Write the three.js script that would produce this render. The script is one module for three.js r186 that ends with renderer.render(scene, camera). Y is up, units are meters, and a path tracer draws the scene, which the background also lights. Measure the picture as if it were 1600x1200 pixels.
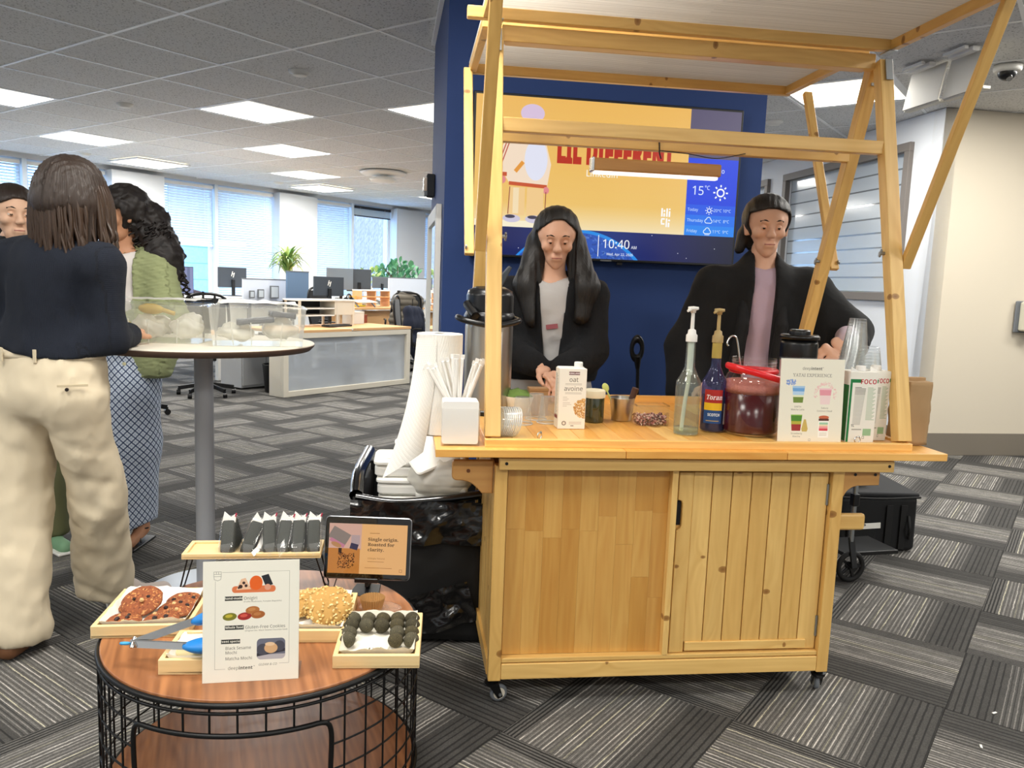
import * as THREE from 'three';
import { RoundedBoxGeometry } from 'three/addons/geometries/RoundedBoxGeometry.js';
import { mergeGeometries, mergeVertices } from 'three/addons/utils/BufferGeometryUtils.js';
import { RectAreaLightUniformsLib } from 'three/addons/lights/RectAreaLightUniformsLib.js';

// ------------------------------------------------------------ camera, sky, light, exposure
const scene = new THREE.Scene();
const renderer = new THREE.WebGLRenderer({ antialias: true });
renderer.toneMapping = THREE.LinearToneMapping;
renderer.toneMappingExposure = 0.95;
renderer.shadowMap.enabled = true;
const camera = new THREE.PerspectiveCamera(51.52, 4 / 3, 0.05, 200);
camera.position.set(0, 1.34, 0);
camera.rotation.set(-0.1256, 0, 0.0369, 'XYZ');
camera.updateMatrixWorld(); camera.updateProjectionMatrix();
scene.background = new THREE.Color().setRGB(3.0, 4.7, 6.8);      // bright hazy daylight outside the windows
RectAreaLightUniformsLib.init();
const PANEL_LIGHT = 28, PANEL_COLOR = new THREE.Color().setRGB(1, 0.975, 0.92);

// ------------------------------------------------------------ helpers
function rng(seed) { let s = seed >>> 0; return () => { s = (s + 0x6D2B79F5) >>> 0; let t = s; t = Math.imul(t ^ (t >>> 15), t | 1); t ^= t + Math.imul(t ^ (t >>> 7), t | 61); return ((t ^ (t >>> 14)) >>> 0) / 4294967296; }; }
const R0 = rng(7);
const V3 = (x, y, z) => new THREE.Vector3(x, y, z);
const lerp = (a, b, t) => a + (b - a) * t, clamp = (x, a, b) => Math.min(b, Math.max(a, x));
const hash3 = (x, y, z) => { let h = Math.imul(x, 374761393) ^ Math.imul(y, 668265263) ^ Math.imul(z, 1274126177); h = Math.imul(h ^ (h >>> 13), 1274126177); return ((h ^ (h >>> 16)) >>> 0) / 4294967296; };
function vnoise(x, y, z = 0) {
  const xi = Math.floor(x), yi = Math.floor(y), zi = Math.floor(z); let fx = x - xi, fy = y - yi, fz = z - zi;
  fx = fx * fx * (3 - 2 * fx); fy = fy * fy * (3 - 2 * fy); fz = fz * fz * (3 - 2 * fz);
  const h = (a, b, c) => hash3(xi + a, yi + b, zi + c);
  const z0 = lerp(lerp(h(0, 0, 0), h(1, 0, 0), fx), lerp(h(0, 1, 0), h(1, 1, 0), fx), fy);
  if (fz === 0) return z0;
  return lerp(z0, lerp(lerp(h(0, 0, 1), h(1, 0, 1), fx), lerp(h(0, 1, 1), h(1, 1, 1), fx), fy), fz);
}
const fbm = (x, y, z = 0) => 0.5 * vnoise(x, y, z) + 0.3 * vnoise(x * 2.1 + 7, y * 2.1, z * 2.1) + 0.2 * vnoise(x * 4.3, y * 4.3 + 3, z * 4.3);
const used = {};
function numbered(name) { const n = used[name] = (used[name] ?? -1) + 1; return n ? name + '_' + String(n).padStart(3, '0') : name; }
function lit(m) { m.castShadow = true; m.receiveShadow = true; return m; }
function thing(name, label, category, pos = [0, 0, 0], turn = 0, group, parent = scene) {
  const o = new THREE.Group(); o.name = numbered(name); o.position.set(...pos); o.rotation.y = turn; o.userData = { label, category };
  if (group) o.userData.group = group;
  parent.add(o); return o;
}
function part(parent, name, geo, mat, pos, rot) {
  const m = lit(new THREE.Mesh(Array.isArray(geo) ? merge(geo) : geo, mat)); m.name = name;
  if (pos) m.position.set(...pos);
  if (rot) m.rotation.set(...rot);
  parent.add(m); return m;
}
function solo(name, label, category, geo, mat, pos, rot, group) {     // a thing of one mesh
  const m = part(scene, numbered(name), geo, mat, pos, rot); m.userData = { label, category };
  if (group) m.userData.group = group;
  return m;
}
function struct(name, geo, mat, pos, rot, label, category) { const m = part(scene, name, geo, mat, pos, rot); m.userData = { kind: 'structure', label, category }; return m; }
function merge(list) {
  const l = list.map((g) => { let n = g.index ? g.toNonIndexed() : g; for (const k of Object.keys(n.attributes)) if (!['position', 'normal', 'uv'].includes(k)) n.deleteAttribute(k); return n; });
  return l.length === 1 ? l[0] : mergeGeometries(l);
}
function uvBox(g, off) {   // uv in metres, grain (u) along the longest side
  g.computeBoundingBox(); const s = g.boundingBox.getSize(V3()), p = g.attributes.position, n = g.attributes.normal, uv = new Float32Array(p.count * 2);
  const L = s.x >= s.y && s.x >= s.z ? 0 : s.y >= s.z ? 1 : 2, o = off ?? [R0() * 7, R0() * 7];
  for (let i = 0; i < p.count; i++) {
    const q = [p.getX(i), p.getY(i), p.getZ(i)], a = [Math.abs(n.getX(i)), Math.abs(n.getY(i)), Math.abs(n.getZ(i))];
    const D = a[0] > a[1] && a[0] > a[2] ? 0 : a[1] > a[2] ? 1 : 2, ax = [0, 1, 2].filter((k) => k !== D);
    let [i0, i1] = ax; if (i1 === L) [i0, i1] = [i1, i0];
    uv[2 * i] = q[i0] + o[0]; uv[2 * i + 1] = q[i1] + o[1];
  }
  g.setAttribute('uv', new THREE.BufferAttribute(uv, 2)); return g;
}
function bx(w, h, d, r = 0, off) { return uvBox(r ? new RoundedBoxGeometry(w, h, d, 1, Math.min(r, w / 2.01, h / 2.01, d / 2.01)) : new THREE.BoxGeometry(w, h, d), off); }
function at(g, x, y, z, rx = 0, ry = 0, rz = 0) { return g.applyMatrix4(new THREE.Matrix4().compose(V3(x, y, z), new THREE.Quaternion().setFromEuler(new THREE.Euler(rx, ry, rz)), V3(1, 1, 1))); }
function bar(p, q, w, d, r = 0.003, up = [0, 0, 1]) {   // a rail of section w (across) x d (along up) from p to q
  const a = V3(...p), b = V3(...q), dir = b.clone().sub(a), len = dir.length(); dir.normalize();
  const s = V3(...up).cross(dir).normalize(), t = dir.clone().cross(s).normalize();
  const m = new THREE.Matrix4().makeBasis(dir, s, t).setPosition(a.add(b).multiplyScalar(0.5));
  return bx(len, w, d, r).applyMatrix4(m);
}
function tube(pts, r, seg = 8, rs = 6, closed = false, straight = false) {
  const v = pts.map((p) => V3(...p));
  const c = straight ? new THREE.CurvePath() : new THREE.CatmullRomCurve3(v, closed, 'centripetal');
  if (straight) for (let i = 0; i < v.length - 1; i++) c.add(new THREE.LineCurve3(v[i], v[i + 1]));
  return new THREE.TubeGeometry(c, seg * (v.length - 1), r, rs, closed);
}
function rod(p, q, r0, r1 = r0, rs = 10, cap = true) {
  const a = V3(...p), b = V3(...q), d = b.clone().sub(a), g = new THREE.CylinderGeometry(r1, r0, d.length(), rs, 1, !cap);
  return g.applyMatrix4(new THREE.Matrix4().compose(a.add(b).multiplyScalar(0.5), new THREE.Quaternion().setFromUnitVectors(V3(0, 1, 0), d.normalize()), V3(1, 1, 1)));
}
function lathe(pts, seg = 32) { return new THREE.LatheGeometry(pts.map(([r, y]) => new THREE.Vector2(Math.max(r, 1e-5), y)), seg); }
function shapeXY(pts) { const s = new THREE.Shape(); s.moveTo(...pts[0]); for (const p of pts.slice(1)) s.lineTo(...p); s.closePath(); return s; }
function slab(pts, depth, bevel = 0.002) { const g = new THREE.ExtrudeGeometry(pts instanceof THREE.Shape ? pts : shapeXY(pts), { depth: depth - 2 * bevel, bevelEnabled: bevel > 0, bevelThickness: bevel, bevelSize: bevel, bevelOffset: -bevel, bevelSegments: 1, curveSegments: 10 }); return uvBox(g.translate(0, 0, bevel)); }
function roundRect(w, h, r) { const s = new THREE.Shape(), x = -w / 2, y = -h / 2; s.moveTo(x + r, y); s.lineTo(x + w - r, y); s.quadraticCurveTo(x + w, y, x + w, y + r); s.lineTo(x + w, y + h - r); s.quadraticCurveTo(x + w, y + h, x + w - r, y + h); s.lineTo(x + r, y + h); s.quadraticCurveTo(x, y + h, x, y + h - r); s.lineTo(x, y + r); s.quadraticCurveTo(x, y, x + r, y); return s; }
function bumpy(g, amp, freq, seed = 0) {   // pushes a closed mesh in and out with noise
  g = mergeVertices(g.deleteAttribute('uv') && g.deleteAttribute('normal') ? g : g, 1e-5); const p = g.attributes.position; g.computeVertexNormals(); const n = g.attributes.normal;
  for (let i = 0; i < p.count; i++) { const x = p.getX(i), y = p.getY(i), z = p.getZ(i), k = (fbm(x * freq + seed, y * freq + 31, z * freq + 17.3) - 0.5) * 2 * amp; p.setXYZ(i, x + n.getX(i) * k, y + n.getY(i) * k, z + n.getZ(i) * k); }
  g.computeVertexNormals(); return uvBox(g, [0, 0]);
}
function canvasTex(w, h, draw, srgb = true) { const c = document.createElement('canvas'); c.width = w; c.height = h; draw(c.getContext('2d'), w, h); const t = new THREE.CanvasTexture(c); if (srgb) t.colorSpace = THREE.SRGBColorSpace; t.wrapS = t.wrapT = THREE.RepeatWrapping; t.anisotropy = 8; return t; }
function dataTex(w, h, f, srgb = true) {
  const d = new Uint8Array(w * h * 4);
  for (let y = 0; y < h; y++) for (let x = 0; x < w; x++) { const c = f(x, y), i = (y * w + x) * 4; if (typeof c === 'number') d[i] = d[i + 1] = d[i + 2] = clamp(c * 255, 0, 255); else for (let k = 0; k < 3; k++) d[i + k] = clamp(c[k], 0, 255); d[i + 3] = 255; }
  const t = new THREE.DataTexture(d, w, h); t.wrapS = t.wrapT = THREE.RepeatWrapping; t.magFilter = THREE.LinearFilter; t.minFilter = THREE.LinearMipmapLinearFilter; t.generateMipmaps = true; t.anisotropy = 8; if (srgb) t.colorSpace = THREE.SRGBColorSpace; t.needsUpdate = true; return t;
}
const rep = (t, x, y) => { const c = t.clone(); c.repeat.set(x, y); c.needsUpdate = true; return c; };
const std = (color, roughness = 0.6, metalness = 0, extra = {}) => new THREE.MeshStandardMaterial({ color, roughness, metalness, ...extra });
const phy = (o) => new THREE.MeshPhysicalMaterial(o);

// ------------------------------------------------------------ materials
function woodTex(base, dark, streak, knots, seed) {   // 1 m x 0.5 m of softwood or veneer, grain along u, tileable
  const w = 1024, h = 512, K = [], r = rng(seed);
  for (let i = 0; i < knots; i++) K.push([r() * w, r() * h, 4 + r() * 6]);
  const tn = (x, y, fx, fy) => { const a = x / w; return lerp(vnoise(a * fx, y / h * fy, seed), vnoise((a - 1) * fx, y / h * fy, seed), a); };
  return dataTex(w, h, (x, y) => {
    let yy = y, kd = 0, ring = 0;
    for (const [kx, ky, kr] of K) { const dx = (x - kx) / 2.4, dy = y - ky, q = Math.hypot(dx, dy) / kr; yy += (dy < 0 ? -1 : 1) * 9 * Math.exp(-q * q * 0.12); const d2 = Math.hypot((x - kx) / 1.4, dy); if (d2 < kr) kd = Math.max(kd, 1 - d2 / kr * 0.5); }
    const a = tn(x, yy, 3, 26), b = tn(x, yy, 5, 80), c = tn(x, yy, 14, 200);
    ring = 0.5 + 0.5 * Math.sin((a * 3.2 + yy / h * 30) * 6.283);
    let t = clamp(0.25 * ring + 0.45 * b + 0.3 * c - 0.2, 0, 1) * streak; t = t + (1 - t) * kd * 0.4;
    const m = (a - 0.5) * 14 * streak;
    return [0, 1, 2].map((k) => lerp(lerp(base[k], dark[k], t) + m, dark[k] * [0.62, 0.52, 0.42][k], kd * 0.85));
  });
}
const pineTex = woodTex([246, 224, 174], [214, 178, 118], 0.75, 14, 3), topTex = woodTex([250, 216, 150], [220, 166, 92], 0.75, 3, 5), walnutTex = woodTex([172, 114, 70], [104, 60, 33], 1.1, 0, 9), bambooTex = woodTex([240, 212, 158], [216, 180, 118], 0.55, 0, 12), lightTex = woodTex([238, 214, 182], [216, 186, 146], 0.5, 0, 15), rawTex = woodTex([232, 200, 148], [196, 152, 96], 0.6, 1, 21);
const woodMat = (map, tint = 0xffffff, rough = 0.42) => phy({ map, color: tint, roughness: rough, clearcoat: 0.18, clearcoatRoughness: 0.35, bumpMap: map, bumpScale: 0.0004 });
const M = {
  pine: woodMat(pineTex, 0xf4dfb2), pine2: woodMat(pineTex, 0xe9d09e), pine3: woodMat(pineTex, 0xeed8aa), stave1: woodMat(topTex, 0xd9c196), stave2: woodMat(topTex, 0xd2b684), stave3: woodMat(topTex, 0xdec9a0), bracket: woodMat(rawTex, 0xe0c49a, 0.6),
  top1: woodMat(topTex, 0xfff0d0, 0.35), top2: woodMat(topTex, 0xf6dcae, 0.35), top3: woodMat(topTex, 0xf0cd94, 0.35), walnut: woodMat(walnutTex, 0xffffff, 0.4), bamboo: woodMat(bambooTex, 0xffffff, 0.5), deskwood: woodMat(lightTex, 0xf0d2ac, 0.5),
  white: std(0xeceae4, 0.55), offwhite: std(0xded9cc, 0.6), cream: std(0xd9d2c2, 0.55), paper: std(0xf4f2ec, 0.85), black: std(0x0b0b0c, 0.5), blackmetal: std(0x101011, 0.42, 0.4), rubber: std(0x0c0c0d, 0.8), plasticBlack: std(0x101113, 0.28), greyPlastic: std(0x6c7075, 0.5),
  steel: std(0xbfbab0, 0.28, 1), chrome: std(0xd8d8d8, 0.15, 1), zinc: std(0x9ea3a6, 0.4, 0.9), greyPole: std(0x9c9ea3, 0.45, 0.0), darkgrey: std(0x33363b, 0.7), navy: std(0x0e1524, 0.95), charcoal: std(0x2a2c30, 0.8),
  clear: phy({ color: 0xffffff, roughness: 0.05, transmission: 1, thickness: 0, ior: 1.45 }), frost: phy({ color: 0xf3f3ee, roughness: 0.55, transmission: 0.75, thickness: 0 }),
  film: phy({ color: 0xffffff, roughness: 0.08, transmission: 0.95, thickness: 0, ior: 1.4, side: THREE.DoubleSide }), bagfilm: phy({ color: 0xfaf8f2, roughness: 0.42, transmission: 0.6, thickness: 0, side: THREE.DoubleSide }),
};
// ------------------------------------------------------------ the setting
const TH = 0.945, YB = 9.1 * Math.PI / 180, HC = 2.894;
const gu = [Math.cos(TH), -Math.sin(TH)], gv = [-Math.sin(TH), -Math.cos(TH)];
const G = (a, y, k) => [-2.593 + gu[0] * a + gv[0] * k, y, -4.4 + gu[1] * a + gv[1] * k];      // office grid: a along the window wall, k towards it
function inView(p, margin = 1.15) { const q = V3(...p).project(camera); return q.z < 1 && Math.abs(q.x) < margin && Math.abs(q.y) < margin; }
const gridBox = (a0, a1, y0, y1, k0, k1) => { const g = bx(a1 - a0, y1 - y0, k1 - k0); g.rotateY(TH); g.translate(...G((a0 + a1) / 2, (y0 + y1) / 2, (k0 + k1) / 2)); return g; };
const RA0 = -7.2, RA1 = 14.5, RK0 = -9.6, RK1 = 7.75;

// carpet: square tiles laid quarter-turned
function carpetTex(seed) {   // one pixel is about a millimetre: fine straight stripes in four zones
  const n = 512, r = rng(seed), col = new Array(n), tint = new Array(n), e = [120 + r() * 26, 176 + r() * 24, 448 + r() * 14];
  let x = 0; const put = (w, c, t = 0) => { for (let i = 0; i < w && x < n; i++, x++) { col[x] = c; tint[x] = t; } };
  while (x < n) {
    if (x < e[0]) { put(4 + r() * 3, 30); put(11 + r() * 8, 60 + r() * 10); }
    else if (x < e[1]) { put(4, 108 + r() * 14); put(3 + r() * 3, 72); put(3, 46); put(4 + r() * 3, 78); }
    else if (x < e[2]) { const q = r(); put(q < 0.72 ? 3.6 : 2.6, q < 0.5 ? 172 + r() * 26 : 138, r() < 0.2 ? 1 : 0); put(3 + r() * 2, 92 + r() * 12); put(2, 58); put(2 + r() * 4, 86 + r() * 14); }
    else { put(6, 24); put(7, 92); }
  }
  return dataTex(n, n, (px, py) => {
    const j = clamp(Math.round(px + (vnoise(px * 0.02, py * 0.05, seed) - 0.5) * 1.4), 0, n - 1), row = hash3(j >> 2, seed, 3), seg = vnoise(j * 0.31, py * 0.008 + row * 9, seed);
    let c = col[j]; if (c > 120 && seg < 0.36) c = 108;
    const loop = 0.84 + 0.26 * hash3(px >> 1, py >> 2, seed) + 0.1 * (vnoise(px * 0.03, py * 0.03, seed + 5) - 0.5);
    return [1.0, 0.975, 0.94 - (tint[j] ? 0.08 : 0)].map((k) => c * k * loop);
  });
}
const carpetMats = [1, 2, 3, 4].map((s) => { const t = carpetTex(s * 11); return std(0xffffff, 0.96, 0, { map: t, bumpMap: t, bumpScale: 0.0015 }); });
const floor = struct('floor', gridBox(RA0, RA1, -0.12, -0.006, RK0, RK1), std(0x4a4846, 0.95), undefined, undefined, 'grey carpeted office floor laid in striped square tiles', 'floor');
{
  const P = 0.524, list = [], geo = new THREE.BoxGeometry(P - 0.002, 0.006, P - 0.002);
  for (let i = -12; i < 31; i++) for (let j = -10; j < 24; j++) {
    const a = 0.2546 + P * (i + 0.5) - 2.05, k = 0.2626 + P * (j + 0.5) - 4.68;
    if (a < RA0 || a > RA1 || k < RK0 || k > RK1) continue;
    const p = G(a, -0.003, k), d = Math.hypot(p[0], p[2]);
    list.push({ p, d, turn: (((i + j) % 2) + 2) % 2, m: Math.floor(hash3(i + 50, j + 50, 5) * 4), f: hash3(i + 50, j + 50, 9) < 0.5, seen: p[2] < -0.8 && inView(p, 1.2) });
  }
  list.sort((x, y) => (y.seen - x.seen) || x.d - y.d);
  const rest = [[], [], [], []];
  list.forEach((t, n) => {
    const ry = TH + (t.turn ? 0 : Math.PI / 2) + (t.f ? Math.PI : 0);
    if (n < 296) part(floor, numbered('carpet_tile'), geo, carpetMats[t.m], t.p, [0, ry, 0]);
    else rest[t.m].push(at(geo.clone(), ...t.p, 0, ry, 0));
  });
  rest.forEach((l, n) => { const m = part(floor, numbered('carpet_field'), l, carpetMats[n]); m.userData.kind = 'stuff'; });
}

// suspended ceiling
const ceilTileTex = dataTex(256, 256, (x, y) => 0.86 + 0.1 * hash3(x, y, 3) - (hash3(x >> 1, y >> 1, 8) < 0.06 ? 0.22 : 0));
const tileMat = std(0xf3f3f2, 0.95, 0, { map: ceilTileTex, bumpMap: ceilTileTex, bumpScale: 0.0015 }), teeMat = std(0xf6f7f8, 0.45);
const ceiling = struct('ceiling', gridBox(RA0, RA1, HC + 0.03, HC + 0.15, RK0, RK1), std(0xbdbab5, 0.9), undefined, undefined, 'suspended ceiling of square tiles in a white metal grid', 'ceiling');
const CP = 0.84, lightCells = [[3, 2], [1, 4], [4, 0], [5, 4], [3, 6], [7, 6], [4.73, 7.37], [8.45, 7.25], [5, -4], [7, 2], [9, 4], [-1, 6], [1, 8], [8, -4], [-3, -8], [-1, -4], [1, -8], [3, -6], [-5, -6], [-3, -4], [-5, -2], [-7, 0], [-3, 2], [11, 6], [-1, -10], [-5, -10], [6, -8], [11, 2], [13, 4], [9, 0], [12, -2], [5, -6]];
{
  const geo = bx(CP - 0.012, 0.014, CP - 0.012, 0, [0, 0]), isLight = (i, j) => lightCells.some(([a, k]) => a === i && k === j), hidden = [];
  for (let i = -8; i < 17; i++) for (let j = -11; j < 9; j++) {
    if (isLight(i, j)) continue;
    const p = G((i + 0.5) * CP, HC + 0.011, (j + 0.5) * CP);
    if (inView(p, 1.25)) part(ceiling, numbered('ceiling_tile'), geo, tileMat, p, [0, TH, 0]); else hidden.push(at(geo.clone(), ...p, 0, TH, 0));
  }
  part(ceiling, 'ceiling_field', hidden, tileMat).userData.kind = 'stuff';
  for (let i = -8; i < 17; i++) part(ceiling, numbered('ceiling_tee'), at(bx(0.024, 0.02, RK1 - RK0), 0, 0, 0, 0, TH, 0), teeMat, G(i * CP, HC + 0.01, (RK0 + RK1) / 2));
  for (let j = -11; j < 10; j++) part(ceiling, numbered('ceiling_tee'), at(bx(RA1 - RA0, 0.021, 0.024), 0, 0, 0, 0, TH, 0), teeMat, G((RA0 + RA1) / 2, HC + 0.0095, j * CP));
}
const glowMat = std(0xfff6e0, 0.7, 0, { emissive: new THREE.Color().setRGB(1, 0.94, 0.78), emissiveIntensity: 1.9 });
const lightLabels = ['square ceiling light panel above the bar table, nearest of its row', 'square ceiling light cut off by the left edge of the photo', 'square ceiling light partly hidden by the blue wall', 'square ceiling light second in the row receding behind the bar table', 'square ceiling light above the dark haired women by the window', 'square ceiling light third in the row receding behind the bar table', 'square ceiling light farthest left just above the window blinds', 'square ceiling light smallest and farthest in the receding row', 'square ceiling light behind the right posts of the wooden cart'];
lightCells.forEach(([i, j], n) => {
  const t = thing('ceiling_light', lightLabels[n] ?? 'square recessed ceiling light panel outside the photo', 'ceiling light', G((i + 0.5) * CP, HC - (i % 1 ? 0.03 : 0), (j + 0.5) * CP), TH, lightLabels[n] ? 'ceiling light panels' : 'ceiling lights out of view');
  const w = CP - 0.03, f = 0.03;
  for (const s of [-1, 1]) { part(t, 'frame', bx(w, 0.02, f), teeMat, [0, 0.012, s * (w - f) / 2]); part(t, 'frame', bx(f, 0.02, w - 2 * f), teeMat, [s * (w - f) / 2, 0.012, 0]); }
  part(t, 'diffuser', bx(w - 2 * f, 0.006, w - 2 * f), glowMat, [0, 0.014, 0]);
  const l = new THREE.RectAreaLight(PANEL_COLOR, PANEL_LIGHT, w - 2 * f, w - 2 * f); l.position.set(0, 0.008, 0); l.rotation.x = -Math.PI / 2; t.add(l);
});
// small ceiling fittings
const disc = (r, h) => lathe([[0, 0], [r * 0.62, 0], [r * 0.66, h * 0.25], [r * 0.95, h * 0.55], [r, h * 0.8], [r, h]], 28);
for (const [x, z, r, l] of [[-1.721, -6.363, 0.085, 'round white ceiling speaker nearest to the blue wall'], [-3.778, -7.826, 0.075, 'round white ceiling sensor near the left light panels'], [-5.978, -11.22, 0.07, 'small round ceiling sensor close to the window blinds'], [-4.086, -13.8, 0.09, 'small round ceiling sensor far back over the desks'], [2.308, -7.528, 0.08, 'round ceiling sensor just right of the blue wall']]) solo('ceiling_sensor', l, 'ceiling sensor', disc(r, 0.035), M.white, [x, HC - 0.03, z], undefined, 'round ceiling fittings');
{ const t = thing('ceiling_projector_mount', 'white two tier ceiling air diffuser far back beside blue wall', 'air diffuser', [-2.0, HC, -11.93]);
  part(t, 'upper_disc', lathe([[0, -0.06], [0.3, -0.05], [0.34, -0.02], [0.3, 0]], 28), M.white); part(t, 'lower_disc', lathe([[0, -0.16], [0.17, -0.15], [0.2, -0.11], [0.12, -0.08], [0, -0.08]], 28), M.white); part(t, 'neck', rod([0, -0.09, 0], [0, -0.04, 0], 0.06), M.white); }
{ const t = thing('security_camera', 'black glass dome security camera on white ceiling mount', 'security camera', [3.208, HC, -5.514]);
  part(t, 'mount', lathe([[0, -0.045], [0.075, -0.045], [0.085, -0.03], [0.085, 0], [0, 0]], 32), M.white); part(t, 'dome', new THREE.SphereGeometry(0.058, 24, 12, 0, 6.284, 1.4, 1.75), M.plasticBlack, [0, -0.042, 0]); part(t, 'lens', rod([0, -0.075, 0.03], [-0.01, -0.1, 0.05], 0.018), M.chrome); }
for (const [x, z, l] of [[2.687, -5.583, 'white air deflector board nearer to the lit ceiling panel'], [2.767, -5.22, 'white air deflector board behind the long front strut']]) {
  const t = thing('air_deflector', l, 'air deflector', [x, HC, z], YB + Math.PI / 2, 'ceiling air deflectors');
  part(t, 'board', bx(0.36, 0.25, 0.012, 0.004), M.offwhite, [0, -0.14, 0.02], [0.18, 0, 0]); part(t, 'lip', bx(0.36, 0.02, 0.05, 0.004), M.offwhite, [0, -0.262, 0.03]); part(t, 'clip', bx(0.2, 0.02, 0.03, 0.004), M.white, [-0.02, -0.02, -0.09]); part(t, 'trough', bx(0.22, 0.03, 0.05, 0.006), M.white, [-0.02, -0.025, -0.03]);
}
solo('sprinkler_head', 'tiny white sprinkler ring beside the right roof rafter', 'sprinkler', lathe([[0.02, -0.02], [0.03, -0.018], [0.032, 0], [0.02, 0]], 18), M.white, [2.34, HC, -5.0]);

// walls
const wallWhite = std(0xdfe2e6, 0.8), wallBeige = std(0xd5cbb8, 0.85), wallBlue = std(0x1d3a72, 0.75), baseMat = std(0x7c7468, 0.7), winFrame = std(0x77706a, 0.6);
struct('wall_back', gridBox(RA0, RA1, 0, HC + 0.1, RK0 - 0.15, RK0), wallWhite, undefined, undefined, 'plain white wall behind the photographer', 'wall');
struct('wall_left', gridBox(RA0 - 0.15, RA0, 0, HC + 0.1, RK0, RK1), wallWhite, undefined, undefined, 'plain white wall at the near end of the office', 'wall');
struct('wall_right', gridBox(RA1, RA1 + 0.15, 0, HC + 0.1, RK0, RK1), wallWhite, undefined, undefined, 'plain white wall at the far end of the office', 'wall');
{ // window wall: columns, sill wall, windows with blinds
  const W = thing('wall_windows', 'long white window wall with columns behind the desks', 'wall'); W.userData.kind = 'structure';
  part(W, 'sill_wall', gridBox(RA0, RA1, 0, 0.82, RK1, RK1 + 0.25), wallWhite); part(W, 'sill', gridBox(RA0, RA1, 0.82, 0.85, RK1 - 0.06, RK1 + 0.25), M.white); part(W, 'head', gridBox(RA0, RA1, 2.84, HC + 0.1, RK1, RK1 + 0.25), wallWhite);
  const frameMat = std(0xdfe9f2, 0.5), slatMat = phy({ color: 0xe4f0f8, roughness: 0.8, transmission: 0.22, thickness: 0, side: THREE.DoubleSide }), colMat = std(0xd9dce0, 0.8);
  const bays = [[-7.2, -4.9], [-4.1, -1.8], [-1, 1.3], [2.1, 4.35], [5.2, 7.45], [8.33, 10.5], [11.4, 13.7]];
  let e = RA0; for (const [a0, a1] of bays) { if (a0 - e > 0.2) { part(W, numbered('column'), gridBox(e, a0, 0.85, 2.84, RK1 - 0.16, RK1 + 0.25), colMat); } e = a1; }
  part(W, numbered('column'), gridBox(e, RA1, 0.85, 2.84, RK1 - 0.16, RK1 + 0.25), colMat);
  const glass = phy({ color: 0xf2f8ff, roughness: 0.02, transmission: 1, thickness: 0, ior: 1.45 }); let n = 0;
  bays.forEach(([a0, a1], b) => {
    const mid = a0 + (a1 - a0) * (b === 4 ? 0.46 : 0.48);
    [[a0, mid - 0.03], [mid + 0.03, a1]].forEach(([x0, x1], s) => {
      const w = thing('window_' + (++n), 'tall office window with horizontal blinds', 'window'); w.userData.kind = 'structure';
      const k = RK1 + 0.1;
      part(w, 'frame', [gridBox(x0, x0 + 0.05, 0.85, 2.84, k - 0.03, k + 0.03), gridBox(x1 - 0.05, x1, 0.85, 2.84, k - 0.03, k + 0.03), gridBox(x0 + 0.05, x1 - 0.05, 0.85, 0.9, k - 0.03, k + 0.03), gridBox(x0 + 0.05, x1 - 0.05, 2.79, 2.84, k - 0.03, k + 0.03)], frameMat);
      part(w, 'pane', gridBox(x0 + 0.05, x1 - 0.05, 0.9, 2.79, k - 0.002, k + 0.002), glass);
      const raised = b === 5 && s === 1, bottom = raised ? 2.62 : b === 4 && s === 0 ? 1.8 : 0.92, slats = [], step = raised ? 0.012 : 0.042;
      for (let y = 2.74; y > bottom; y -= step) { const g = bx(x1 - x0 - 0.06, 0.003, 0.044); g.rotateX(b === 3 ? 0.75 : 0.98); g.rotateY(TH); g.translate(...G((x0 + x1) / 2, y, RK1 + 0.03)); slats.push(g); }
      part(w, 'blind_slats', slats, slatMat).userData.kind = 'stuff';
      part(w, 'head_rail', gridBox(x0 + 0.02, x1 - 0.02, 2.76, 2.81, RK1 + 0.005, RK1 + 0.055), raised ? M.charcoal : M.white); part(w, 'bottom_rail', gridBox(x0 + 0.03, x1 - 0.03, bottom - 0.02, bottom, RK1 + 0.01, RK1 + 0.05), raised ? M.charcoal : M.white);
      for (const f of [0.18, 0.82]) part(w, 'cord', rod(G(lerp(x0, x1, f), bottom, RK1 + 0.005), G(lerp(x0, x1, f), 2.78, RK1 + 0.005), 0.0025, 0.0025, 5), M.white);
      if (s === 0) part(w, 'mullion', gridBox(x1, x1 + 0.06, 0.85, 2.84, RK1 - 0.02, RK1 + 0.2), frameMat);
    });
  });
}
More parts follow.
